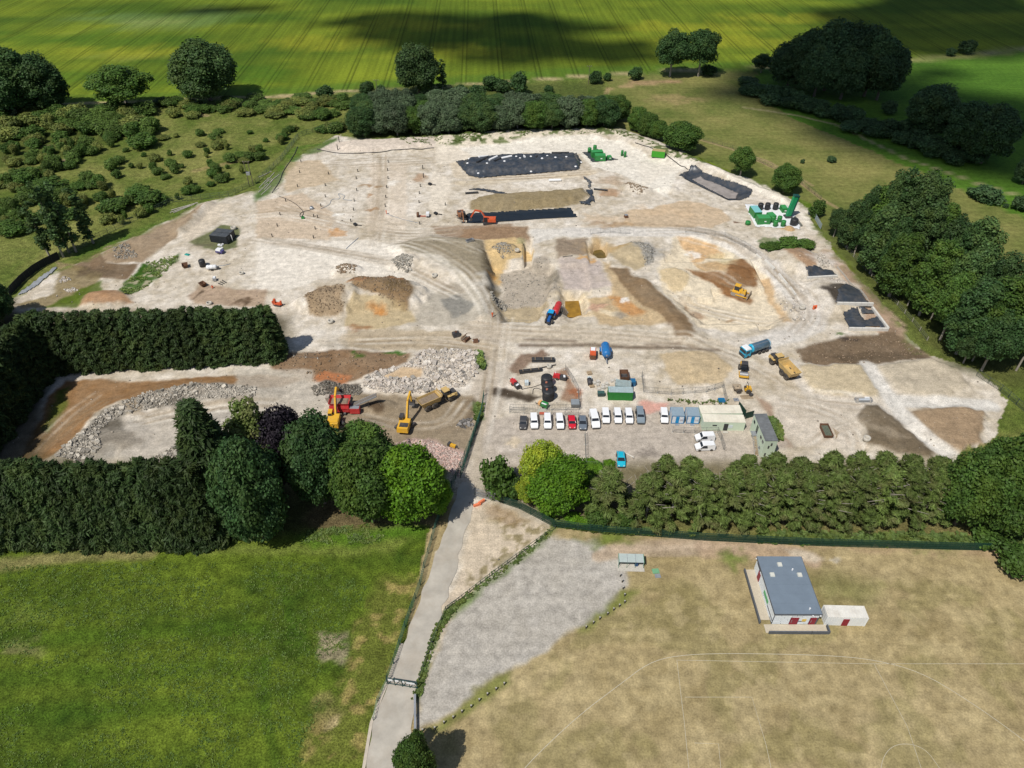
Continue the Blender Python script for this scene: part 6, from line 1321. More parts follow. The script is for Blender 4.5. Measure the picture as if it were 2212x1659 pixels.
# ------------------------------------------------------------------ parked vehicles
W_ = (.80, .81, .82)
road_car('dark grey saloon car parked at the end of the row of vans', (370, 1163), (376, 1068), 'car', (.06, .06, .065))
road_car('white van parked next to the dark grey car', (470, 1160), (462, 1063), 'van', W_); road_car('white van parked in front of the red painted patch of fence', (584, 1160), (580, 1063), 'van', W_); road_car('white van parked next to the red car', (694, 1162), (682, 1065), 'van', W_)
road_car('bright red car parked between a white van and a grey car', (797, 1158), (787, 1062), 'car', (.58, .012, .03)); road_car('grey blue car with roof rails parked next to the red car', (888, 1166), (880, 1062), 'suv', (.13, .16, .20)); road_car('large long white van next to the grey car with roof rails', (1003, 1152), (972, 1030), 'big', W_)
road_car('white van parked next to the large long van', (1088, 1112), (1078, 1012), 'van', W_); road_car('white van in the middle of three beyond the large van', (1193, 1112), (1180, 1014), 'van', W_); road_car('white van parked next to the grey blue van', (1290, 1116), (1275, 1016), 'van', W_)
road_car('grey blue van parked at the end of the row of white vans', (1388, 1116), (1370, 998), 'mid', (.20, .25, .29)); road_car('white van parked alone beside the first blue cabin', (1592, 1112), (1580, 1012), 'van', W_)
road_car('white van parked sideways nearer the cream cabins', (1856, 1242), (2020, 1236), 'van', W_); road_car('white van parked sideways nearer the conifers', (1856, 1322), (2035, 1316), 'van', W_); road_car('turquoise car half hidden behind the scruffy conifers', (1220, 1490), (1210, 1390), 'suv', (.01, .42, .58))
# ------------------------------------------------------------------ cabins and containers
bluet = M('cabin_blue', (.02, .20, .42), .45); cabw = M('cabin_white', (.66, .70, .74), .5, var=.08); cabr = M('cabin_roof_blue', (.26, .34, .40), .5, var=.15); cream = M('cabin_cream', (.56, .66, .52), .6, var=.07); creamr = M('rust_streaked_cream', (.74, .70, .58), .65, var=.15, scale=.5, dirt=.5); greyr = M('ribbed_grey_roof', (.17, .18, .185), .6, var=.35, scale=.6)
for k, (x0, lab) in enumerate(((1655, 'small white site cabin with blue trim next to the lone white van'), (1788, 'small white site cabin with blue trim next to the cream cabins'))):
    x, y, w, l, rz = plan4(t2([(x0-8, 962), (x0+98, 962), (x0+112, 1036), (x0+10, 1036)]), 2.5)
    e = empty('site_cabin', (x, y, Z(x, y)), rz, lab, 'cabin', 'small blue trimmed cabins')
    MB().box((0, 0, .15), (w-.06, l-.06, 2.35)).build('wall', cabw, e); MB().box((0, 0, 2.5), (w+.06, l+.06, .1)).build('roof', cabr, e)
    for sx in (-1, 1):
        for sy in (-1, 1): MB().box((sx*w/2, sy*l/2, .05), (.14, .14, 2.45)).build('corner_post', bluet, e)
    for z_ in (.1, 2.38): MB().box((0, -l/2, z_), (w, .1, .12)).build('trim', bluet, e)
    MB().box((-.1, -l/2-.03, .2), (.75, .06, 2.0)).build('door', M('door_blue', (.01, .25, .55), .4), e); MB().box((.85, -l/2-.03, 1.0), (.7, .05, .5)).build('notice', M('notice_grey', (.5, .5, .55), .5), e); MB().box((-.1, -l/2-.5, 0), (.9, .5, .18)).build('step', steel, e)
for k, q, lab in ((0, t2([(1885, 945), (2245, 945), (2268, 1015), (1912, 1018)]), 'cream site cabin with pale roof in the back of the joined pair'), (1, t2([(1917, 1022), (2274, 1022), (2296, 1090), (1935, 1092)]), 'cream site cabin with rust streaked roof and a dark doorway')):
    x, y, w, l, rz = plan4(q, 2.7); e = empty('site_cabin', (x, y, Z(x, y)), rz, lab, 'cabin')
    MB().box((0, 0, 0), (w-.05, l-.03, 2.7)).build('wall', cream, e); r = MB().box((0, 0, 2.7), (w, l-.02, .08)).build('roof', creamr, e)
    for i in range(14): MB().box((-w/2+(i+.5)*w/14, 0, 2.78), (.1, l*.96, .04)).build('roof_rib', creamr, r)
    if k:
        MB().box((w*.05, -l/2-.02, .2), (1.0, .06, 2.05)).build('doorway', glass, e); MB().box((-w*.22, -l/2-.02, 1.55), (1.0, .06, .3)).build('window', glass, e); MB().box((w*.16, -l/2-.03, 1.0), (1.0, .05, .9)).build('notice', M('pale_notice', (.62, .7, .72), .5), e); MB().box((w*.05, -l/2-.6, 0), (1.2, .7, .2)).build('step', concrete, e)
x, y, w, l, rz = plan4(t9([(366, 1016), (470, 1018), (576, 1252), (460, 1250)]), 5.3)
e = empty('stacked_cabin', (x, y, Z(x, y)), rz, 'two storey pale green cabin with ribbed grey roof and outside stair', 'cabin')
for z_ in (0, 2.62): MB().box((0, 0, z_), (w-.05, l-.05, 2.58)).build('storey', cream, e)
r = MB().box((0, 0, 5.2), (w+.05, l+.05, .1)).build('roof', greyr, e)
for i in range(18): MB().box((0, -l/2+(i+.5)*l/18, 5.3), (w*.97, .12, .05)).build('roof_rib', greyr, r)
for y_, z_ in ((l*.1, 2.75),): MB().box((-w/2-.02, y_, z_), (.06, .9, 2.0)).build('doorway', glass, e)
for y_, z_ in ((-l*.22, 3.6), (-l*.38, 3.6), (l*.35, 3.6), (-l*.3, 1.0)): MB().box((-w/2-.02, y_, z_), (.06, .8, .7)).build('window', glass, e)
for x_, z_ in ((.2, 3.7), (-.3, 2.9), (-.6, .6)): MB().box((x_, -l/2-.02, z_), (.35, .06, .8)).build('vent', dkmetal, e)
MB().box((-w/2-.6, l*.08, 2.6), (1.1, 1.6, .08)).build('landing', steel, e)
st = MB().beam((-w/2-.15, l*.02, 2.6), (-w/2-.15, -l*.42, .1), .06, .25).beam((-w/2-1.05, l*.02, 2.6), (-w/2-1.05, -l*.42, .1), .06, .25).build('stair', steel, e)
for i in range(13):
    t = (i+.5)/13; MB().box((-w/2-.6, l*.02-t*l*.44, 2.55-t*2.5), (.85, .26, .05)).build('tread', wood, st)
for s in (-.15, -1.05): MB().beam((-w/2+s, l*.02, 3.6), (-w/2+s, -l*.42, 1.1), .05, .05).build('handrail', steel, st)
container('bright green shipping container with grey roof beside the bins', t2([(1112, 786), (1312, 786), (1328, 836), (1108, 836)]), 2.6, M('container_green', (.02, .20, .035), .5, var=.15), M('container_roof_grey', (.36, .46, .48), .5, var=.2, dirt=.3))
container('grey blue container behind the bright green container', t2([(1180, 728), (1304, 728), (1308, 782), (1166, 784)]), 2.5, M('container_teal', (.16, .26, .27), .6, var=.2), M('container_roof_teal', (.30, .38, .38), .6, var=.3, dirt=.4))
e = thing('open_skip', 'dark open steel skip behind the grey blue container', 'skip', t2([(1243, 705)])[0]); hopper(MB(), 2.2, 3.2, 2.0, 2.4, 1.5, 0).build('tub', rust, e); MB().box((0, 0, .1), (1.8, 2.2, .4)).build('load', dkmetal, e)
e = thing('blue_bin', 'small dark blue box beside the grey blue container', 'bin', t2([(1318, 770)])[0]); MB().box((0, 0, 0), (1.1, 1.5, 1.4)).build('tub', M('bin_blue', (.02, .13, .27), .5), e); MB().box((0, 0, 1.4), (1.2, 1.6, .1)).build('lid', M('bin_blue', (.02, .13, .27), .5), e)
for i, (p, lab) in enumerate((((1030, 862), 'dark wheeled bin beside the bright green container'), ((1056, 862), 'dark wheeled bin touching the bright green container'))):
    e = thing('wheeled_bin', lab, 'bin', t2([p])[0]); MB().box((0, 0, .1), (.85, .9, 1.0), top=(1.1, 1.1)).build('tub', M('bin_green', (.03, .06, .06), .5), e); MB().box((0, 0, 1.1), (1.0, 1.05, .12)).build('lid', M('bin_lid', (.05, .11, .10), .4), e)
    for s in (-1, 1): wheel(e, s*.36, .4, .12, .08, False)
for p, lab in (((1005, 758), 'pale bulk bag heap beside the pallets'), ((1080, 778), 'pale bulk bag heap next to the green container'), ((1045, 812), 'pale bulk bag heap above the wheeled bins'), ((1160, 740), 'white bulk bags against the grey blue container')):
    e = thing('bulk_bags', lab, 'bags', t2([p])[0], .3)
    for a, b, s in ((-.6, 0, .9), (.5, .2, 1.0), (0, -.8, .8)): MB().box((a, b, 0), (s, s, s*.8), top=(.75, .8)).build('bag', M('bulk_bag', (.56, .53, .47), .9, var=.25, scale=3), e)
def ibc(label, p, tf=t2):
    e = thing('water_tank_cube', label, 'tank', tf([p])[0]); MB().box((0, 0, .15), (1.05, 1.2, 1.0), top=(.97, .97)).build('tank', M('ibc_white', (.62, .70, .72), .4), e)
    for k in (-1, 0, 1): MB().box((k*.45, 0, .12), (.04, 1.26, 1.08)).build('cage_bar', steel, e)
    MB().box((0, 0, 0), (1.15, 1.3, .14)).build('pallet', wood, e)
ibc('white cube tank in a steel cage beside the red pump', (403, 765)); ibc('white cube tank on the pallet stack by the silos', (945, 735))
e = thing('bowser_drum', 'white tank with a dark rounded end beside the wooden pallets', 'tank', t2([(943, 738)])[0]); MB().lathe([(.1, -.95), (.6, -.9), (.62, .9), (.1, .95)], (0, -.9, .8), 12, 'y').build('drum', dkmetal, e); MB().box((0, -.9, 0), (.9, 1.6, .3)).build('skid', dkmetal, e)
for p, lab in (((945, 670), 'wooden pallet stack above the white cube tank'), ((965, 780), 'broken wooden pallet below the white cube tank')):
    e = thing('pallet_stack', lab, 'pallet', t2([p])[0], .2)
    for k in range(3):
        for j in range(5): MB().box((-.5+j*.25, 0, k*.15+.08), (.18, 1.2, .03)).build('slat', wood, e)
        for j in (-.5, 0, .5): MB().box((0, j, k*.15), (1.2, .1, .08)).build('bearer', wood, e)
# black storage sheds
for c_, lab in ((t5([(1865, 318), (2022, 330), (1985, 372), (1840, 360)]), 'black steel storage shed behind the nearer shed with the open white door'), (t5([(1835, 358), (1990, 372), (1965, 400), (1808, 384)]), 'black steel storage shed in front of its twin on the grass patch')):
    pass
shk = M('black_shed', (.022, .026, .032), .6, var=.3, scale=2); shr = M('shed_roof', (.075, .085, .095), .6, var=.3, scale=1, dirt=.2)
xa, ya = G(*t5([(1905, 440)])[0]); rza = head(t5([(1820, 436)])[0], t5([(1985, 455)])[0])+math.pi/2
for k, lab in ((0, 'black steel storage shed standing on the side of the white boxes'), (1, 'black steel storage shed with an open white door behind its twin')):
    dx, dy = -math.sin(rza), math.cos(rza)
    e = container(lab, (xa+dx*k*2.7, ya+dy*k*2.7+1.0, 6.1, 2.44, rza), 2.6, shk, shr, 'storage_shed', 'shed', door='y' if k == 0 else None)
    if k: MB().box((3.4, -1.6, .1), (.9, .06, 2.2), rz=-.5).build('open_door', white, e)
# ------------------------------------------------------------------ big yellow plant
excavator('yellow excavator loading the red screening machine', t1([(478, 1165)])[0], head(t1([(465, 1160)])[0], t1([(520, 930)])[0])+.02, yel, [(.6, 1.6), (3.3, 5.2), (6.0, 5.9)], [(5.9, 5.9), (8.0, 3.6)], 1, .5, group='yellow excavators beside the screening machine')
excavator('yellow excavator with dark engine covers loading the dump truck', t1([(1085, 1200)])[0], head(t1([(1075, 1200)])[0], t1([(1150, 960)])[0]), yel, [(.6, 1.6), (3.4, 5.4), (6.4, 5.6)], [(6.3, 5.6), (6.6, 2.6)], 1, -.6, hood=dkmetal, cabm=dkmetal, group='yellow excavators beside the screening machine')
excavator('orange excavator with raised curved arm reaching across the lined trench', t7([(345, 822)])[0], head(t7([(350, 815)])[0], t7([(215, 812)])[0]), org, [(.6, 1.5), (2.6, 4.8), (5.0, 5.2)], [(4.9, 5.2), (6.6, 2.2)], -1, .3, sc=.9)
excavator('brown dusty excavator with its arm reaching down at the trench end', t7([(118, 765)])[0], head(t7([(105, 740)])[0], t7([(142, 830)])[0]), M('dusty_orange', (.30, .12, .05), .7, var=.3, dirt=.5), [(.6, 1.5), (2.6, 4.4), (4.6, 4.2)], [(4.5, 4.2), (5.6, 1.4)], -1, 1.4, sc=.9, hood=dkmetal, cabm=dkmetal)
def dumper(label, a, b, tf, loaded, pm):
    "articulated dump truck heading from a to b"
    A, B = tf([a, b]); x, y, rz, _ = frame2(A, B)
    e = thing('dump_truck', label, 'dump truck', Vector((x, y)), rz, 'articulated dump trucks')
    for s in (-1, 1):
        wheel(e, s*1.2, 3.3, .9, .65); wheel(e, s*1.2, -1.4, .9, .65); wheel(e, s*1.2, -3.3, .9, .65)
    MB().box((0, 3.9, 1.0), (2.3, 2.6, .9), top=(.92, .94)).build('bonnet', pm, e); MB().box((0, 4.3, 1.9), (1.7, 1.6, .35), top=(.8, .9)).build('engine_cover', dkmetal, e)
    cb = MB().box((0, 2.4, 1.6), (1.9, 1.7, 1.7), top=(.92, .86)).build('cab', glass, e); MB().box((0, 2.4, 3.3), (1.9, 1.6, .12)).build('cab_roof', pm, cb)
    for sx in (-1, 1): MB().box((sx*1.2, 3.3, 1.85), (.75, 1.9, .12)).build('mudguard', pm, e); MB().box((sx*1.25, 2.9, 2.3), (.1, .3, .5)).build('mirror', dkmetal, e)
    MB().box((0, -1.2, .8), (1.1, 5.4, .6)).build('chassis', dkmetal, e)
    hopper(MB(), 3.1, 5.7, 2.5, 4.6, 1.55, 1.55, .12, -2.2, -.1).build('dump_body', pm, e)
    if loaded: MB().box((0, -2.1, 2.3), (2.7, 5.0, .45), top=(.8, .8)).build('load', soilm, e)
    MB().box((0, .75, 3.0), (3.0, .12, .7)).build('headboard', pm, e)
    return e
dumper('yellow articulated dump truck being loaded with soil by an excavator', (1230, 1055), (1490, 940), t1, True, yel2)
dumper('empty yellow articulated dump truck standing on the haul road', (690, 735), (525, 560), t9, False, yel2)
# red screening machine
sx, sy, srz, _ = frame2(t1([(525, 1000)])[0], t1([(525, 940)])[0])
e = thing('screening_machine', 'red mobile screening machine with a grey discharge conveyor', 'machine', t1([(530, 1060)])[0], 0)
for s in (-1, 1): crawler(MB(), s*1.2, -1.8, 1.8, .5, .8).build('track', dkmetal, e)
MB().box((0, -.3, .8), (4.6, 2.2, 1.1)).build('lower_body', redm, e); MB().box((0, -1.45, 1.9), (4.7, .12, .9), rx=-.35).build('front_panel', redm, e)
hopper(MB(), 5.0, 3.4, 3.6, 1.8, 1.4, 2.0, .1, .3).build('feed_hopper', redm, e); MB().box((0, .3, 2.7), (4.4, 2.6, .35), top=(.8, .7)).build('load', soilm, e)
MB().box((-2.6, 1.2, 2.2), (1.0, 1.4, 1.6), ry=-.3).build('wing_plate', M('worn_steel', (.36, .31, .26), .7), e)
c_ = MB().beam((2.2, .2, 1.2), (8.8, 1.2, 4.0), 1.3, .35).build('conveyor', steel, e); MB().beam((2.2, .2, 1.4), (8.9, 1.22, 4.22), 1.0, .05).build('belt', M('belt_rubber', (.16, .14, .12), .9), c_)
MB().box((3.6, -.9, .4), (2.4, 1.2, 1.5)).build('engine_box', redm, e); MB().box((3.6, -.9, 1.9), (2.2, 1.0, .1)).build('engine_lid', steel, e)
for x_ in (4.0, 6.5): MB().beam((x_, .5, .1), (x_+.3, .6, 1.2+(x_-2)*.42), .12, .12).build('leg', dkmetal, e)
# bulldozer
e = thing('bulldozer', 'yellow bulldozer pushing dark brown soil', 'bulldozer', t8([(860, 1125)])[0], head(t8([(800, 1095)])[0], t8([(950, 1140)])[0]))
for s in (-1, 1): crawler(MB(), s*1.1, -2.1, 2.1, .6, 1.15).build('track', M('worn_track', (.34, .31, .27), .7, var=.3), e); MB().beam((s*1.5, -.6, .6), (s*1.5, 2.9, .6), .2, .28).build('push_arm', yel, e)
MB().box((0, .9, .8), (1.5, 2.4, 1.2), top=(.9, .95)).build('bonnet', yel, e); MB().box((0, -1.0, .8), (1.7, 1.6, .9)).build('body', yel, e)
cb = MB().box((0, -.7, 1.6), (1.6, 1.6, 1.5), top=(.9, .85)).build('cab', glass, e); MB().box((0, -.7, 3.1), (1.7, 1.7, .14)).build('cab_roof', yel, cb)
for s in (-1, 1): MB().box((s*1.1, -.6, 1.2), (.7, 2.4, .35)).build('fuel_tank', yel, e)
MB().prism([(2.8, .1), (3.0, .1), (3.3, .7), (3.25, 1.4), (3.0, 1.5), (3.0, .8)], -1.9, 1.9).build('blade', M('blade_steel', (.35, .28, .2), .7, var=.3), e)
MB().beam((0, -1.8, .9), (0, -3.0, 1.0), .9, .3).build('ripper_beam', yel2, e); MB().box((0, -3.0, .1), (.25, .25, 1.2)).build('ripper', dkmetal, e)
MB().tube((.4, 1.2, 2.0), (.4, 1.2, 2.9), .08).build('exhaust', dkmetal, e)
# soil roller
e = thing('soil_roller', 'yellow and black drum roller behind the small dumper', 'roller', t9([(262, 680)])[0], head(t9([(258, 640)])[0], t9([(265, 745)])[0]))
for s in (-1, 1): wheel(e, s*.95, -1.4, .75, .5)
MB().box((0, -1.9, .7), (1.5, 1.8, .9)).build('bonnet', yel, e); cb = MB().box((0, -.5, 1.1), (1.5, 1.5, 1.7), top=(.92, .9)).build('cab', glass, e); MB().box((0, -.5, 2.8), (1.6, 1.6, .12)).build('cab_roof', dkmetal, cb)
MB().tube((-1.05, 1.7, .75), (1.05, 1.7, .75), .75, n=20).build('drum', M('drum_steel', (.42, .42, .42), .4, .6), e)
MB().box((0, 2.6, .55), (2.3, .3, .4)).build('drum_frame', yel, e)
for s in (-1, 1): MB().box((s*1.14, 1.6, .6), (.14, 2.2, .35)).build('drum_frame', yel, e)
# site dumper
e = thing('site_dumper', 'small forward tipping site dumper with empty skip beside the roller', 'dumper', t9([(262, 825)])[0], head(t9([(310, 826)])[0], t9([(215, 826)])[0]))
for s in (-1, 1): wheel(e, s*.85, 1.2, .6, .45); wheel(e, s*.85, -1.2, .6, .45)
o = hopper(MB(), 1.9, 2.2, 1.2, 1.1, .9, .75, .06, 1.4, .25).build('skip', M('dusty_skip', (.40, .33, .24), .8, var=.3), e)
MB().box((0, -1.2, .6), (1.3, 1.7, .8), top=(.9, .9)).build('body', yel, e); MB().box((0, -.5, 1.2), (.6, .5, .4)).build('seat', dkmetal, e)
for s in (-1, 1): MB().tube((s*.6, -.9, 1.3), (s*.6, -.9, 2.6), .05, n=6).build('roll_bar', dkmetal, e)
MB().beam((-.6, -.9, 2.6), (.6, -.9, 2.6), .1, .1).build('roll_bar', dkmetal, e)
# blue and white tank lorry
e = thing('tank_lorry', 'light blue tank lorry with white cab roof on the haul road', 'lorry', t9([(365, 490)])[0], head(t9([(470, 455)])[0], t9([(285, 515)])[0])); cy = M('lorry_blue', (.03, .38, .58), .35, var=.08)
for y_ in (3.2, -.9, -2.2, -3.4):
    for s in (-1, 1): wheel(e, s*1.05, y_, .5, .35)
MB().box((0, -.3, .65), (.9, 8.2, .3)).build('chassis', dkmetal, e)
MB().box((0, 3.4, .6), (2.4, 2.0, 2.2), top=(.96, .88), off=(0, -.08)).build('cab', cy, e); MB().box((0, 3.25, 2.8), (2.2, 1.6, .35), top=(.85, .8)).build('cab_roof', white, e)
panel(MB(), [(-1.1, 4.36, 1.75), (1.1, 4.36, 1.75), (1.05, 4.24, 2.6), (-1.05, 4.24, 2.6)], .05).build('windscreen', glass, e); MB().box((0, 4.4, .6), (2.2, .08, .7)).build('grille', dkmetal, e)
for s in (-1, 1): MB().box((s*1.2, 3.5, 1.75), (.06, 1.0, .7)).build('side_window', glass, e); MB().box((s*1.35, 4.2, 2.0), (.2, .12, .5)).build('mirror', dkmetal, e)
tk = MB().lathe([(.05, -4.2), (1.0, -4.1), (1.18, -3.9), (1.18, 1.5), (1.0, 1.8), (.05, 1.9)], (0, 0, 2.1), 18, 'y').build('tank', M('tank_steel_blue', (.13, .21, .28), .25, .4, var=.2), e); MB().lathe([(.05, 1.8), (1.05, 1.85), (1.2, 1.6), (1.2, 1.5)], (0, 0, 2.1), 18, 'y').build('tank_end', cy, tk)
for s in (-1, 1): MB().beam((s*.45, -4.0, 3.22), (s*.45, 1.5, 3.22), .08, .08).build('walkway_rail', steel, tk); MB().lathe([(.05, -4.24), (1.1, -4.2), (1.22, -3.95), (1.22, -3.8)], (0, 0, 2.1), 18, 'y').build('tank_band', M('pale_blue', (.4, .6, .72), .4), tk) if s > 0 else None
# tractor and red slurry tanker
rzt = head(t2([(660, 110)])[0], t2([(598, 250)])[0])
e = thing('tractor', 'blue tractor with large rear tyres towing the red tanker', 'tractor', t2([(606, 215)])[0], rzt); tb = M('tractor_blue', (.015, .10, .34), .35, var=.1)
for s in (-1, 1): wheel(e, s*.95, 1.35, .7, .45); wheel(e, s*1.0, -1.0, .95, .6); MB().box((s*.95, -1.0, 1.75), (.65, 1.4, .12)).build('mudguard', tb, e)
MB().box((0, 1.2, .9), (.9, 2.4, .95), top=(.8, .95)).build('bonnet', tb, e); MB().box((0, 2.5, .6), (.9, .5, .6)).build('front_weight', dkmetal, e); MB().box((0, -.3, .7), (.8, 2.6, .4)).build('chassis', dkmetal, e)
cb = MB().box((0, -.6, 1.1), (1.6, 1.6, 1.6), top=(.9, .9)).build('cab', glass, e); MB().box((0, -.6, 2.7), (1.7, 1.7, .18), top=(.92, .92)).build('cab_roof', M('cab_blue', (.02, .34, .66), .35), cb); MB().tube((.55, .6, 1.6), (.55, .6, 2.7), .06, n=6).build('exhaust', dkmetal, e)
e = thing('slurry_tanker', 'red cylindrical slurry tanker coupled behind the blue tractor', 'tanker', t2([(664, 150)])[0], rzt)
MB().lathe([(.1, -2.7), (.8, -2.5), (.95, -2.2), (.95, 2.2), (.8, 2.5), (.1, 2.7)], (0, 0, 1.75), 16, 'y').build('tank', redm, e); MB().box((0, 0, .7), (.8, 5.4, .25)).build('chassis', dkmetal, e); MB().beam((0, 2.7, .7), (0, 3.7, .6), .2, .2).build('drawbar', dkmetal, e)
for s in (-1, 1): wheel(e, s*1.15, -.6, .75, .5); MB().beam((s*.95, -2.2, 1.75), (s*.95, 2.2, 1.75), .06, .1).build('side_rail', steel, e)
# blue slurry tank trailer, compressor
e = thing('slurry_tanker', 'blue cylindrical tank trailer standing beside the orange compressor', 'tanker', t2([(1083, 520)])[0], head(t2([(1075, 450)])[0], t2([(1096, 590)])[0]))
MB().lathe([(.1, -2.9), (.95, -2.7), (1.15, -2.3), (1.15, 1.7), (.95, 2.1), (.1, 2.3)], (0, 0, 1.9), 18, 'y').build('tank', blueA, e); MB().box((0, -.3, .7), (.9, 5, .25)).build('chassis', dkmetal, e); MB().beam((0, 2.0, .8), (0, 3.7, .6), .25, .22).build('drawbar', steel, e); MB().tube((0, 2.25, 2.0), (0, 2.5, 2.0), .2).build('hatch', steel, e)
for s in (-1, 1): wheel(e, s*1.3, -.9, .7, .45); MB().box((s*1.3, -.9, 1.5), (.5, 1.7, .08)).build('mudguard', blueA, e); MB().beam((s*1.16, -2, 1.9), (s*1.16, 1.6, 1.9), .06, .1).build('side_rail', white, e)
MB().box((0, -1.6, 3.0), (.9, .9, .12)).build('top_hatch', blueA, e)
e = thing('compressor', 'orange and white towed compressor beside the blue tank trailer', 'compressor', t2([(973, 530)])[0], head(t2([(975, 460)])[0], t2([(971, 560)])[0]))
MB().box((0, -.3, .5), (1.6, 3.2, 1.4), top=(.94, .97)).build('housing', org, e); MB().box((.05, -1.1, 1.9), (1.2, 1.4, .15)).build('lid', white, e); MB().box((0, 1.35, .5), (1.5, .1, 1.1)).build('grille', rust, e)
for s in (-1, 1): wheel(e, s*.8, -.3, .38, .22)
# silos
for i, p in enumerate(t2([(582, 800-118), (586, 800-10), (590, 868)])):
    e = thing('storage_silo', ['black ribbed storage silo beside the red pump with the long arm', 'black ribbed storage silo between its two neighbours', 'black ribbed storage silo closest to the green generator'][i], 'silo', t2([[(575, 768), (583, 828), (588, 889)][i]])[0], 0, 'black storage silos')
    MB().lathe([(.05, 0), (1.42, 0), (1.42, 2.6), (1.38, 2.68), (.3, 2.78), (.05, 2.78)], n=24).build('tank', blk, e)
    for k in range(7): MB().lathe([(1.42, .25+k*.34), (1.47, .30+k*.34), (1.47, .38+k*.34), (1.42, .43+k*.34)], n=24).build('rib', blk, e)
    if i: MB().tube((-.35, .25, 2.74), (-.35, .25, 3.0), .28, n=12).build('hatch', M('red_hatch', (.42, .15, .09), .6), e)
    MB().box((.3, -.2, 2.74), (.5, .08, .1)).build('lid_rib', blk, e)
def pump(label, p, rz):
    e = thing('pump_unit', label, 'pump', t2([p])[0], rz)
    MB().box((0, .5, .45), (1.2, 1.9, .95), top=(.8, .85)).build('engine_cover', redm, e); MB().box((0, -1.2, .3), (1.3, 1.7, .9), top=(.9, .9)).build('pump_body', dkmetal, e)
    for s in (-1, 1): wheel(e, s*.75, .2, .36, .2)
    MB().beam((0, 1.3, .5), (0, 2.6, .4), .12, .12).build('drawbar', dkmetal, e); MB().tube((.4, -1.6, .6), (.5, -2.4, .5), .16).build('outlet', dkmetal, e); MB().box((-.1, -1.5, 1.2), (.9, .5, .1), rz=.3).build('lid', white, e); MB().box((.35, .9, 1.4), (.25, .25, .3)).build('lamp', white, e)
pump('red towed pump beside the wet patch of ground', (300, 770), head(t2([(330, 790)])[0], t2([(255, 710)])[0])); pump('red towed pump between the silos and the rusty fence', (678, 715), head(t2([(730, 722)])[0], t2([(635, 705)])[0]))
e = thing('generator', 'small green towed generator in front of the black silos', 'generator', t2([(548, 960)])[0], head(t2([(575, 965)])[0], t2([(510, 940)])[0]))
MB().box((0, -.3, .4), (1.2, 1.8, 1.0), top=(.9, .94)).build('housing', grn, e); MB().box((0, 1.0, .5), (1.1, .6, .9)).build('control_box', M('orange_panel', (.75, .42, .18), .5), e); MB().beam((0, 1.2, .4), (0, 2.3, .35), .1, .1).build('drawbar', dkmetal, e); MB().box((-.35, -.3, 1.4), (.35, 1.3, .08)).build('label_plate', white, e)
for s in (-1, 1): wheel(e, s*.62, -.2, .3, .18)
# pipe bundles
def bundle(label, a, b, r, n, rows, tf=t2):
    A, B = tf([a, b]); x, y, rz, L_ = frame2(A, B); e = thing('pipe_bundle', label, 'pipes', Vector((x, y)), rz)
    for k in range(rows):
        for i in range(n-k): MB().tube(((i-(n-k-1)/2)*r*2.02, -L_/2, r+k*r*1.75), ((i-(n-k-1)/2)*r*2.02, L_/2, r+k*r*1.75), r, n=10).build('pipe', blk, e)
    for t in (-.35, 0, .35): MB().box((0, t*L_, r*2.02+(rows-1)*r*1.75), (r*2*n*.8, .1, .06)).build('strap', wood, e)
bundle('bundle of black pipes strapped with timber above the second bundle', (446, 560), (644, 560), .22, 4, 2); bundle('bundle of black pipes with a capped end beside the concrete ring', (340, 662), (535, 640), .22, 3, 2)
roll('black_pipe', 'single black pipe running under the concrete ring', (535, 622), (655, 600), t2, .16, blk, 0)
def ring(label, p, r, h, tf=t2):
    e = thing('concrete_ring', label, 'ring', tf([p])[0]); MB().lathe([(r*.72, 0), (r, 0), (r, h), (r*.72, h), (r*.72, .1)], n=18).build('ring_wall', concrete, e)
ring('upright concrete manhole ring beside the capped pipe bundle', (597, 622), .62, 1.0); ring('concrete ring lying on the sandy ground beside the spoil heap', (440, 300), .75, .9, t1); ring('concrete ring at the foot of the pit cone heap', (597, 1078), .8, .8, t7); ring('concrete ring behind the black sheds', (2020, 322), .9, 1.0, t5); ring('concrete ring half sunk near the graded ramp', (1545, 1295), .8, .9, t6)
ring('concrete ring beside the orange worker and dark skip', (1810, 970), .8, .7, t5); ring('concrete ring on the cream ground above the workers', (2090, 712), .7, .7, t5); ring('concrete ring beside the grey stones on the haul road verge', (1400, 1285), .9, 1.0, t8); ring('concrete ring standing beside the tilled pile corner', (1325, 1262), .8, 1.0, t9)
# ------------------------------------------------------------------ water treatment compound
drape('bund_sheet', 'white sheeting floor of the green treatment plant', 'sheet', [(900, 385), (1270, 395), (1390, 560), (1385, 600), (1000, 580), (940, 470)], M('bund_white', (.72, .73, .74), .6, var=.15), .08, .12, tf=t8)
def gbox(label, p, d, rz, roofc=None, tf=t8):
    e = thing('plant_cabin', label, 'cabin', tf([p])[0], rz, 'green treatment units'); ribbed(MB(), d[0], d[1], d[2], step=.6).build('wall', grn, e); MB().box((0, 0, d[2]), (d[0]+.04, d[1]+.04, .08)).build('roof', roofc or M('green_lid', (.05, .30, .09), .4), e); MB().box((d[0]*.1, -d[1]/2-.03, d[2]*.45), (.7, .05, .35)).build('plate', white, e)
tq = M('turquoise_roof', (.20, .50, .50), .5, var=.1)
gbox('green plant cabin with turquoise roof on the white sheeting', (990, 480), (2.6, 5.2, 2.6), head(t8([(1005, 500)])[0], t8([(960, 440)])[0]), tq); gbox('green plant cabin with green roof at the front of the white sheeting', (1055, 545), (4.2, 3.0, 2.4), .02); gbox('low green plant box behind the green tall conveyor', (1235, 445), (1.8, 3.0, 1.8), .05); gbox('low green plant box between the tanks', (1130, 500), (2.2, 3.0, 1.4), .2)
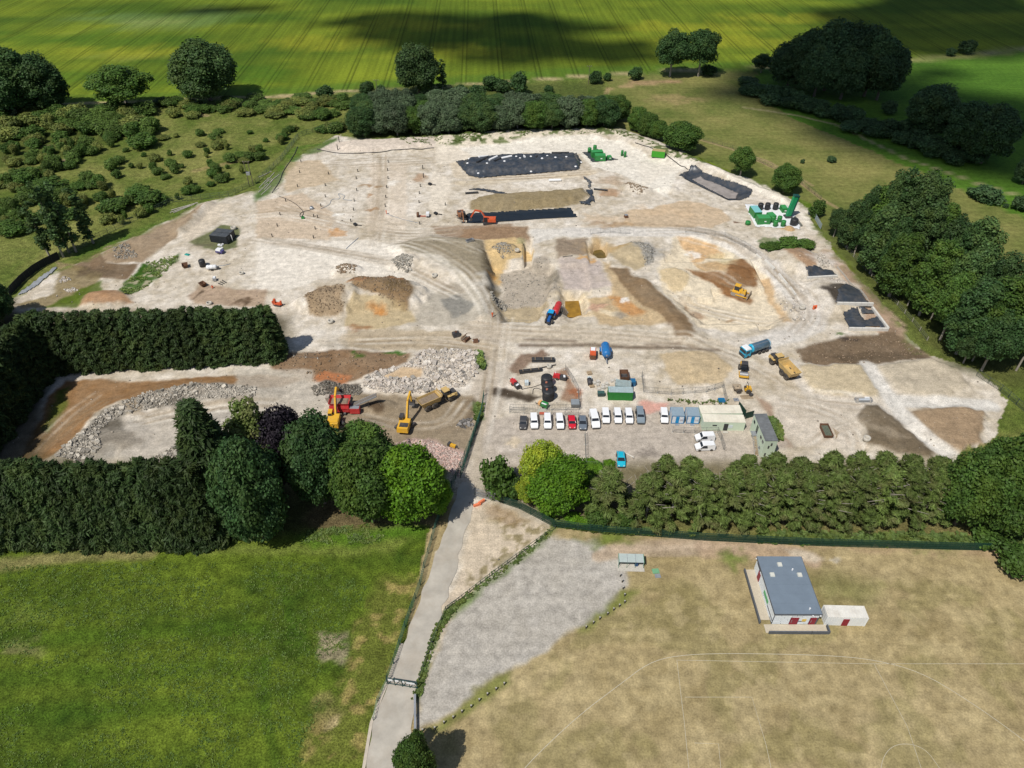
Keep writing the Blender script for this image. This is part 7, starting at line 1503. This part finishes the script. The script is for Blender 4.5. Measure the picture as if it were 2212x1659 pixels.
def gtank(label, p, r, h, mat, tf=t8, group=None):
    e = thing('process_tank', label, 'tank', tf([p])[0], 0, group); MB().lathe([(.05, 0), (r, 0), (r, h*.92), (r*.9, h), (.05, h+.05)], n=16).build('shell', mat, e); MB().tube((0, 0, h), (0, 0, h+.18), r*.3, n=10).build('lid', mat, e); MB().lathe([(r, h*.5), (r+.04, h*.52), (r+.04, h*.56), (r, h*.58)], n=16).build('band', mat, e)
for p in ((1143, 540), (1200, 535), (1165, 575), (1232, 575)): gtank('round green process tank at the front of the treatment plant', p, .8, 2.2, grn, group='green process tanks')
for p in ((1035, 430), (1095, 430), (1165, 430)): gtank('round black process tank at the back of the treatment plant', p, .95, 2.5, blk, group='black process tanks')
gtank('large black tank at the corner of the treatment plant', (1325, 560), 1.3, 2.4, blk); gtank('small green tank standing outside the white sheeting', (930, 555), .9, 1.2, grn)
e = thing('tall_tower', 'tall leaning green tower rising above the treatment plant', 'tower', t8([(1275, 495)])[0], .15)
MB().box((0, 0, .6), (1.6, 1.2, 7.4), ry=.14).build('tower_body', M('tower_green', (.01, .27, .10), .4), e); MB().box((.95, 0, .6), (.5, 1.3, 7.6), ry=.14).build('side_duct', M('dark_green', (.01, .07, .06), .5), e); MB().box((1.15, 0, 7.9), (2.0, 1.5, .5), ry=.14).build('head', M('dark_green', (.01, .07, .06), .5), e); MB().box((0, 0, 0), (2.4, 2.2, .7)).build('base', dkmetal, e)
roll('hose_roll', 'dark rolled hose along the corner of the white sheeting', (1335, 500), (1395, 575), t8, .35, M('grey_hose', (.16, .16, .14), .7), 0, None, 'hose')
mound_like = MB().lathe([(2.0, 0), (1.4, .5), (.7, .9), (.05, 1.0)], n=12); o = mound_like.build('sand_pile', M('orange_sand', (.46, .31, .16), .95, var=.25, scale=2)); xy = G(*t8([(1290, 595)])[0]); o.location = (xy[0], xy[1], Z(*xy)-.05); tag(o, 'small orange sand pile at the front of the treatment plant', 'sand pile')
# green units by the black sheet
drape('bund_sheet', 'dark sheet under the green cabins beside the weighted black sheet', 'sheet', [(1160, 210), (1210, 205), (1420, 260), (1480, 275), (1250, 298)], pvc, .06, .15, tf=t7)
gbox('green plant cabin behind its twin beside the weighted black sheet', (1285, 245), (4.6, 2.6, 2.4), .12, tf=t7); gbox('green plant cabin in front of its twin beside the weighted black sheet', (1312, 278), (4.2, 2.6, 2.4), .0, tf=t7); gbox('small green plant box at the end of the green cabins', (1392, 270), (1.6, 1.6, 1.4), .2, tf=t7)
for p in ((1222, 210), (1268, 190)): gtank('round green process tank behind the green cabins', p, .8, 2.0, grn, t7, 'green tanks behind the cabins')
for p in ((1503, 238), (1528, 250)): gtank('slim green process tank standing in the open chalk', p, .55, 2.2, grn, t7, 'slim green tanks in the open')
e = container('bright green container with tan lid standing alone below the round tree', (*G(*t7([(1812, 268)])[0]), 5.2, 2.4, -.28), 2.5, M('vivid_green', (.05, .32, .02), .45, var=.1), M('tan_lid', (.42, .34, .16), .8), door='y')
# ------------------------------------------------------------------ odd gear
e = thing('rusty_skip', 'long rusty open skip beside scrap timber on the sandy ground', 'skip', t9([(980, 1185)])[0], head(t9([(1000, 1215)])[0], t9([(955, 1115)])[0])); hopper(MB(), 2.0, 4.2, 1.8, 3.6, 1.0, .1).build('tub', rust, e); MB().box((0, 0, .5), (1.7, 3.5, .25)).build('load', M('scrap_load', (.12, .14, .10), .9, var=.5, scale=3), e)
for k in range(6): roll('timber_pole', 'thin timber pole leaning in the scrap beside the rusty skip', (1040+k*8, 1150+k*14), (1095-k*6, 1190+k*10), t9, .06, wood, .1, 'timber poles beside the rusty skip', 'timber')
e = thing('steel_stillage', 'galvanised steel stillage frame lying between the flat stockpiles', 'stillage', t9([(1305, 905)])[0], .0)
for a, b in (((-2, -.6), (2, -.6)), ((-2, .6), (2, .6)), ((-2, -.6), (-2, .6)), ((2, -.6), (2, .6))):
    for z_ in (.1, .7): MB().beam((a[0], a[1], z_), (b[0], b[1], z_), .1, .1).build('rail', steel, e)
MB().box((.2, 0, .1), (2.6, .5, .5)).build('rack', M('pale_steel', (.5, .54, .58), .4), e); MB().box((.9, .35, .7), (1.2, .3, .2)).build('box', white, e)
conc = M('chalky_concrete', (.62, .60, .55), .9, var=.15)
for a, b, r in (((1005, 818), (1050, 855), .35), ((1080, 872), (1160, 948), .5), ((1200, 990), (1270, 1078), .45), ((1300, 1105), (1345, 1170), .35)):
    A, B = t8([a, b]); x, y, rz, L_ = frame2(A, B); e = thing('concrete_barrier', 'pale concrete barrier block in the line beside the curved haul road', 'barrier', Vector((x, y)), rz, 'concrete barriers beside the haul road')
    MB().prism([(-L_/2, 0), (L_/2, 0), (L_/2, r*1.2), (-L_/2, r*1.2)], -r*.7, r*.7, lambda y, z: 1 if z < .1 else .55).build('block', conc, e)
roll('grey_beam', 'pale beam lying on the concrete near the sideways vans', (1250, 1360), (1330, 1400), t2, .12, conc, 0, None, 'beam')
e = thing('orange_barrier', 'orange plastic barriers knocked over beside the palisade gate', 'barrier', t11([(275, 562)])[0], .4)
for a, b, z_ in ((-.6, 0, .0), (.5, .3, .2)): MB().box((a, b, z_), (1.6, .4, .6), rz=b).build('barrier', M('orange_plastic', (.80, .22, .10), .6), e)
e = thing('orange_sign', 'orange works sign standing on the curved haul road', 'sign', t8([(1508, 1290)])[0], .2); MB().box((0, 0, .1), (1.3, .1, 1.2), rx=-.2).build('board', hiviz, e)
for s in (-.5, .5): MB().beam((s, .5, 0), (s, 0, 1.0), .06, .06).build('leg', dkmetal, e)
MB().box((0, -.12, .4), (.5, .05, .5), rx=-.2).build('symbol', M('sign_dark', (.2, .05, .03), .6), e)
e = thing('welfare_sign', 'pale notice board with a red panel on the temporary fence behind the vans', 'sign', t2([(532, 1030)])[0], .0); MB().box((0, 0, 1.0), (1.9, .06, 1.0)).build('board', M('cream_board', (.66, .66, .56), .6), e); MB().box((.2, -.02, .2), (1.5, .06, .8)).build('red_panel', M('red_panel', (.68, .16, .10), .6), e)
e = thing('mesh_crate', 'steel mesh crate at the corner of the tank compound', 'crate', t2([(820, 945)])[0], 0)
for s in (-1, 1): MB().box((s*.95, 0, 0), (.06, 2.0, 1.1)).build('side', wire, e)
MB().box((0, 0, 1.1), (2.0, 2.1, .06)).build('top', M('crate_grey', (.24, .27, .29), .6, var=.2), e); MB().box((0, -1, 0), (2.0, .06, 1.1)).build('front', wire, e)
e = thing('grab_attachment', 'dusty black bucket attachment lying beside the haul junction', 'bucket', t1([(1520, 415)])[0], .4); MB().prism([(-.8, 0), (.6, .1), (.9, .8), (.3, 1.5), (-.5, 1.4), (-.7, .7)], -.9, .9).build('shell', dkmetal, e); MB().box((0, -.2, 1.3), (.5, .5, .5)).build('hitch', rust, e)
e = thing('grab_attachment', 'rusty skeletal bucket attachment beside the haul junction', 'bucket', t1([(1605, 450)])[0], 1.0)
for k in range(5): MB().prism([(-.9, 0), (.7, .1), (1.0, .9), (.3, 1.6), (.2, 1.45), (.8, .9), (.6, .25), (-.9, .15)], -1+k*.5, -.85+k*.5).build('rib', rust, e)
MB().box((0, -.6, .0), (2.2, .3, .9)).build('back', rust, e)
e = thing('grab_attachment', 'small white and rust grab attachment beside the haul junction', 'bucket', t1([(1690, 465)])[0], .2); MB().prism([(-.6, 0), (.6, .1), (.6, .7), (-.3, .9)], -.7, .7).build('shell', rust, e); MB().tube((-.8, 0, .5), (.8, 0, .5), .25).build('roller', white, e)
e = thing('breaker_attachment', 'small yellow breaker attachment on the pink crushed brick', 'attachment', t1([(1490, 1375)])[0], 1.1); MB().box((0, 0, .3), (.7, 1.7, .6)).build('body', yel, e); MB().tube((0, -.8, .6), (0, -1.5, .5), .14).build('chisel', dkmetal, e); MB().box((0, .8, .3), (1.0, .6, .8)).build('bracket', dkmetal, e)
for p, lab, c_ in (((1755, 640), 'upright black water tank beside the white tow tank', 0),):
    e = thing('water_tank', lab, 'tank', t5([p])[0]); MB().lathe([(.05, 0), (1.0, 0), (1.0, 2.1), (.8, 2.3), (.05, 2.4)], n=18).build('shell', blk, e); MB().tube((-.2, -.9, 0), (-.2, -.95, 2.3), .05, n=6).build('gauge_pipe', steel, e)
e = thing('tow_tank', 'white cylindrical tow tank trailer beside the black water tank', 'tanker', t5([(1835, 672)])[0], head(t5([(1800, 668)])[0], t5([(1900, 662)])[0])); MB().lathe([(.1, -1.6), (.6, -1.5), (.72, -1.2), (.72, 1.2), (.6, 1.5), (.1, 1.6)], (0, 0, 1.0), 14, 'y').build('tank', white, e); MB().beam((0, 1.4, .5), (0, 2.6, .5), .15, .15).build('drawbar', dkmetal, e); MB().box((0, 1.9, .4), (.7, .6, .5)).build('pump', dkmetal, e)
for s in (-1, 1): wheel(e, s*.7, 0, .36, .2)
for k in (-.6, .6): MB().lathe([(.73, k-.05), (.76, k), (.73, k+.05)], (0, 0, 1.0), 14, 'y').build('band', steel, e)
e = thing('tow_generator', 'white topped tow generator below the black sheds', 'generator', t5([(1905, 528)])[0], 1.3); MB().box((0, 0, .4), (1.5, 2.4, .7)).build('base', M('gen_blue', (.08, .07, .22), .5), e); MB().box((0, .2, 1.1), (1.5, 1.8, .5), top=(.85, .9)).build('hood', white, e)
for s in (-1, 1): wheel(e, s*.8, 0, .35, .2)
for p, lab in (((1910, 462), 'pile of white boxes against the black sheds'), ((1905, 495), 'flat white boards between the white boxes and the generator')):
    e = thing('white_boxes', lab, 'boxes', t5([p])[0], .3)
    for a, b, s in ((-.5, 0, .9), (.5, .2, .7), (.1, -.6, .6)): MB().box((a, b, 0), (s, s*.8, s*.6), rz=a).build('box', white, e)
e = thing('small_boat', 'teal upturned tray on the bare soil beside the sheds', 'tray', t5([(1620, 545)])[0], 1.2); MB().box((0, 0, 0), (1.0, 1.8, .35), top=(.6, .7)).build('hull', M('teal_plastic', (.03, .30, .26), .5), e); MB().box((0, 0, .35), (.3, .9, .1)).build('keel', M('teal_plastic', (.03, .30, .26), .5), e)
e = thing('dark_skip', 'small dark tipping skip on the cream ground', 'skip', t5([(1605, 652)])[0], .4); hopper(MB(), 1.8, 2.2, 1.2, 1.4, 1.0, .2).build('tub', rust, e); MB().box((0, 0, 0), (1.0, 1.2, .2)).build('base', dkmetal, e)
e = thing('dark_skip', 'round rusty skip beside the kneeling orange worker', 'skip', t5([(1755, 810)])[0], .9); hopper(MB(), 1.7, 2.0, 1.0, 1.2, 1.1, .1).build('tub', rust, e); MB().box((0, 0, 0), (1.0, 1.0, .1)).build('base', dkmetal, e)
e = thing('small_machine', 'small grey pump machine beside the orange worker', 'pump', t5([(1858, 765)])[0], .3); MB().box((0, 0, .25), (1.0, 1.4, .8)).build('housing', steel, e); MB().box((0, .1, 1.05), (.7, .9, .25)).build('hood', white, e)
for s in (-1, 1): wheel(e, s*.55, 0, .25, .15, False)
for k in range(3): roll('timber_beam', 'dark timber beam lying beside the orange worker', (1890+k*16, 795-k*14), (1925+k*16, 808-k*8), t5, .16, dkmetal, 0, 'dark timber beams', 'timber')
e = thing('cable_drums', 'orange cable frame and generator beside the well pipes', 'machine', t6([(1400, 768)])[0], 0); MB().lathe([(.3, -.4), (.9, -.35), (.9, .35), (.3, .4)], (0, 0, .9), 14, 'x').build('drum', rust, e); MB().beam((.5, 0, .3), (3.0, 0, .3), .2, .2).build('frame', org, e)
e = thing('tow_generator', 'white tow generator at the end of the orange cable frame', 'generator', t6([(1485, 765)])[0], 0); MB().box((0, 0, .4), (1.1, 1.8, 1.1)).build('hood', white, e); MB().box((.1, -.6, .2), (1.0, .8, .4)).build('base', dkmetal, e)
for s in (-1, 1): wheel(e, s*.6, 0, .3, .2, False)
for p, lab in (((1555, 745), 'black machine box beside the white tow generator'), ((860, 838), 'black drilling tool and case on the sandy ground'), ((1505, 492), 'grey crate with cables among the well pipes')):
    e = thing('tool_case', lab, 'case', t6([p])[0], .7); MB().box((0, 0, 0), (1.0, 1.6, .7), top=(.9, .9)).build('case', blk, e); MB().beam((.6, -.8, .15), (1.4, -1.8, .1), .3, .25).build('tool', dkmetal, e)
e = thing('metal_box', 'open steel trough on top of the graded ramp', 'trough', t6([(1850, 1018)])[0], -.95); hopper(MB(), 1.3, 2.8, 1.2, 2.6, .7, 0).build('tub', steel, e); MB().box((0, 0, .1), (1.0, 2.4, .1)).build('floor', dkmetal, e)
e = thing('metal_box', 'small steel cage on the bare track beside the tan stockpiles', 'cage', t7([(1538, 770)])[0], .3); MB().box((0, 0, 0), (1.2, 1.2, 1.0), top=(.9, .9)).build('frame', rust, e); MB().box((0, 0, 1.0), (1.1, 1.1, .08)).build('lid', steel, e)
e = thing('orange_sledge', 'small orange tracked rig at the end of the hedge', 'machine', t6([(195, 1535)])[0], 1.3)
for s in (-1, 1): crawler(MB(), s*.5, -1.1, 1.1, .3, .5).build('track', dkmetal, e)
MB().box((0, 0, .4), (1.0, 1.8, .5)).build('deck', org, e); MB().box((.0, 1.0, .5), (.7, .5, 1.6)).build('mast', org, e); MB().box((0, -1.0, .5), (.5, .4, 1.3)).build('control_post', org, e)
e = thing('green_pump', 'small green pump with a hose on the sandy bench', 'pump', t6([(408, 785)])[0], 0); MB().box((0, 0, .1), (1.1, .9, .7), top=(.8, .8)).build('housing', grn, e); MB().tube((0, 0, .7), (0, 0, 1.1), .15).build('stack', dkmetal, e)
e = thing('grey_bowl', 'grey drum with a hose coil beside the green pump', 'drum', t6([(482, 700)])[0], 0); MB().lathe([(.05, 0), (.75, 0), (.8, .5), (.5, 1.0), (.05, 1.05)], n=14).build('shell', steel, e); MB().tube((0, 0, 1.0), (0, 0, 1.2), .2).build('cap', dkmetal, e)
e = thing('blue_trough', 'small blue trough behind the cream site cabins', 'trough', t2([(2085, 910)])[0], 0); hopper(MB(), 1.6, 1.3, 1.4, 1.1, .6, 0).build('tub', bluet, e); MB().box((0, 0, .2), (1.3, 1.0, .1)).build('water', M('trough_water', (.02, .14, .25), .2), e)
e = thing('grey_plate', 'flat grey steel plate on the ground behind the cream cabins', 'plate', t9([(208, 900)])[0], .1); MB().box((0, 0, 0), (1.3, 1.1, .15)).build('plate', steel, e); MB().box((0, 0, .15), (.3, .1, .08)).build('lug', dkmetal, e)
e = thing('plank_bundle', 'broken timber frame and planks behind the cream cabins', 'timber', t9([(300, 875)])[0], .15)
for k in range(4): MB().beam((-1.6, k*.35-.5, .1+k*.04), (1.4, k*.4-.7, .15), .2, .06).build('plank', wood, e)
MB().box((1.2, .3, 0), (.9, .7, .6), rz=.5).build('box', dkmetal, e)
e = thing('green_screen', 'dark green folded screen between the cream cabins and the stacked cabin', 'screen', t9([(290, 1040)])[0], .0); sm_ = M('screen_green', (.01, .045, .03), .7)
MB().box((-.8, 1.2, 0), (.08, 3.4, 2.2), rz=.25).build('panel', sm_, e); MB().box((.6, -.6, 0), (2.2, .08, 2.0), rz=.35).build('panel', sm_, e)
for p in ((.3, -.66), (.3, -.4)): pass
# concrete walls of the soil bays
for a, b in (((1690, 1280), (2000, 1285)), ((2000, 1285), (2140, 1470)), ((1800, 1470), (2140, 1475)), ((1440, 1030), (1700, 1015))):
    A, B = t8([a, b]); x, y, rz, L_ = frame2(A, B); e = thing('bay_wall', 'low concrete block wall of the soil bays', 'wall', Vector((x, y)), rz, 'walls of the soil bays')
    n = max(2, int(L_/1.6))
    for k in range(n): MB().box((0, -L_/2+(k+.5)*L_/n, -.1), (.6, L_/n-.05, 1.0)).build('block', conc, e)
# ------------------------------------------------------------------ monitoring wells
pm_ = MB().tube((0, 0, -.2), (0, 0, 1.0), .16, n=10).mesh('casing'); pm_.materials.append(blk); cp_ = MB().tube((0, 0, 1.0), (0, 0, 1.08), .2, n=10).mesh('cap'); cp_.materials.append(dkmetal)
for x_, y_, *t in [(720, 122, 2.2), (707, 192, 2.2), (390, 298), (378, 388), (628, 402), (880, 376), (868, 443), (1143, 300), (1138, 370), (1142, 440), (1442, 356, 1.6), (1448, 428, 1.6), (360, 510), (872, 548), (1130, 517), (1420, 508), (1412, 570), (600, 597), (258, 634), (562, 678), (850, 636), (1122, 602), (1410, 650), (1118, 682), (210, 755), (845, 716), (533, 776), (820, 808), (185, 848), (513, 876), (140, 937), (498, 952), (1415, 832), (1636, 668), (600, 500), (500, 770)]:
    h_ = t[0] if t else 1.0
    e = thing('well_pipe', 'black capped monitoring well pipe standing in the sandy ground' if h_ < 1.5 else 'tall black well pipe standing near the far bank', 'pipe', t6([(x_, y_)])[0], 0, 'short well pipes' if h_ < 1.5 else 'tall well pipes'); e.scale = (1, 1, h_)
    link('casing', pm_, None, e); link('cap', cp_, None, e)
# ------------------------------------------------------------------ hoses
hs = M('black_hose', (.04, .04, .045), .6); bh = M('blue_hose', (.22, .28, .36), .5)
for lab, pts, tf, r, mt in [('long black pipeline along the foot of the far bank', [(530, 185), (640, 210), (780, 225), (1040, 222), (1250, 200), (1540, 185)], t6, .16, hs), ('black hose curling to the green pump', [(200, 590), (330, 640), (420, 730), (390, 770)], t6, .1, hs), ('black hose looping from the grey drum', [(470, 710), (390, 725), (375, 760), (400, 780)], t6, .1, hs),
                            ('blue grey hose tangled on the sandy ground', [(560, 700), (640, 660), (650, 612), (740, 618), (700, 560), (780, 590), (740, 620), (830, 628)], t6, .08, bh), ('black hose from the silos to the red pump', [(530, 765), (460, 790), (400, 800), (360, 810)], t2, .08, hs), ('black hose looping between silos and wet ground', [(545, 820), (500, 800), (460, 800), (455, 850)], t2, .08, hs),
                            ('black pipeline down the bank to the lined lagoon', [(1060, 1270), (1190, 1320), (1330, 1370), (1440, 1440), (1520, 1465)], t15, .16, hs), ('black pipe along the edge of the left boundary', [(360, 165), (330, 240), (230, 380), (210, 460), (140, 560)], t6, .14, hs), ('grey hose beside the white tow tank', [(1870, 640), (1940, 635), (1990, 620)], t5, .08, bh), ('thin line of cable across the well field', [(1130, 740), (1250, 790), (1400, 820)], t6, .06, bh), ('blue pipe lying on the cream ground', [(780, 1045), (885, 950)], t6, .1, bh)]:
    hose('hose', lab, pts, tf, r, mt)
for a, b in (((1480, 160), (1710, 95)), ((1500, 180), (1680, 110)), ((1470, 180), (1640, 120))): roll('timber_pole', 'pale timber pole lying on the grass outside the left boundary', a, b, t5, .14, M('pale_timber', (.52, .48, .42), .9), 0, 'pale poles outside the boundary', 'timber')
rd = random.Random(8)
for k in range(9):
    a = (150+rd.uniform(-20, 110)-k*6, 370+k*18+rd.uniform(-20, 20)); roll('pale_pipe', 'pale pipe in the stack along the left boundary fence', a, (a[0]-rd.uniform(60, 110), a[1]+rd.uniform(40, 90)), t6, .12, M('pale_timber', (.52, .48, .42), .9), .0, 'pale pipes along the boundary fence')
# ------------------------------------------------------------------ workers
def person(label, pos, rz, tf, kneel=False):
    e = thing('person', label, 'person', tf([pos])[0], rz)
    if not kneel:
        J = [(0, 0, .95, .16), (0, 0, 1.2, .17), (0, .02, 1.42, .19), (0, .02, 1.56, .075), (0, .04, 1.72, .105)]
        ed = [(0, 1), (1, 2), (2, 3), (3, 4)]
        L_ = [((.1, 0, .9, .11), (.12, .05, .5, .08), (.13, 0, .08, .06), (.13, .12, .04, .05)), ((-.1, 0, .9, .11), (-.13, -.05, .5, .08), (-.14, -.1, .08, .06), (-.14, .02, .04, .05))]
        A_ = [((.2, .02, 1.42, .08), (.27, .02, 1.15, .06), (.26, .16, .95, .045), (.25, .22, .88, .04)), ((-.2, .02, 1.42, .08), (-.28, .0, 1.15, .06), (-.28, .1, .92, .045), (-.27, .15, .85, .04))]
    else:
        J = [(0, 0, .5, .17), (0, .12, .75, .18), (0, .28, .95, .18), (0, .38, 1.08, .075), (0, .45, 1.2, .105)]
        ed = [(0, 1), (1, 2), (2, 3), (3, 4)]
        L_ = [((.12, .05, .45, .11), (.15, .35, .25, .08), (.15, .0, .08, .06), (.15, .1, .04, .05)), ((-.12, .05, .45, .11), (-.15, .4, .35, .08), (-.15, .35, .06, .06), (-.15, .48, .04, .05))]
        A_ = [((.2, .28, .93, .08), (.26, .4, .65, .06), (.15, .6, .5, .045), (.12, .66, .46, .04)), ((-.2, .28, .93, .08), (-.26, .42, .65, .06), (-.12, .62, .5, .045), (-.1, .68, .46, .04))]
    V = [j[:3] for j in J]; Rr = [j[3] for j in J]
    for ch, root in [(L_[0], 0), (L_[1], 0), (A_[0], 2), (A_[1], 2)]:
        p = root
        for j in ch: V.append(j[:3]); Rr.append(j[3]); ed.append((p, len(V)-1)); p = len(V)-1
    me = bpy.data.meshes.new('body'); me.from_pydata(V, ed, []); me.update()
    o = link('body', me, None, e); o.modifiers.new('skin', 'SKIN')
    if not me.skin_vertices: bpy.context.view_layer.update()
    for i, r in enumerate(Rr): me.skin_vertices[0].data[i].radius = (r, r)
    me.skin_vertices[0].data[0].use_root = True
    sb = o.modifiers.new('sub', 'SUBSURF'); sb.levels = 1; sb.render_levels = 1
    m, nt, b = newmat('worker_clothing'); tc = N(nt, 'ShaderNodeTexCoord'); sp = N(nt, 'ShaderNodeSeparateXYZ'); nt.links.new(tc.outputs['Object'], sp.inputs[0])
    dv = N(nt, 'ShaderNodeMath', operation='DIVIDE'); nt.links.new(sp.outputs[2], dv.inputs[0]); dv.inputs[1].default_value = 1.85 if not kneel else 1.32
    rp = ramp(nt, [(.07, (.03, .03, .03)), (.08, (.75, .13, .04)), (.84, (.75, .13, .04)), (.845, (.45, .27, .2))]); rp.color_ramp.interpolation = 'CONSTANT'
    nt.links.new(dv.outputs[0], rp.inputs[0]); nt.links.new(rp.outputs[0], b.inputs['Base Color']); b.inputs['Roughness'].default_value = .8; me.materials.append(m)
    hz = J[-1]; MB().lathe([(.135, hz[2]+.02), (.13, hz[2]+.06), (.1, hz[2]+.12), (.03, hz[2]+.15)], (hz[0], hz[1], 0), 12).build('helmet', white, e)
    return e
person('worker in orange clothing beside the temporary fence on the pit ramp', (1836, 262), .4, t1); person('worker in orange clothing kneeling beside the rusty skip', (1845, 828), 2.2, t5, True); person('worker in orange clothing standing in the well field', (1128, 742), 1.8, t6); person('worker in orange clothing standing beside the small orange rig', (150, 1530), 1.0, t6)
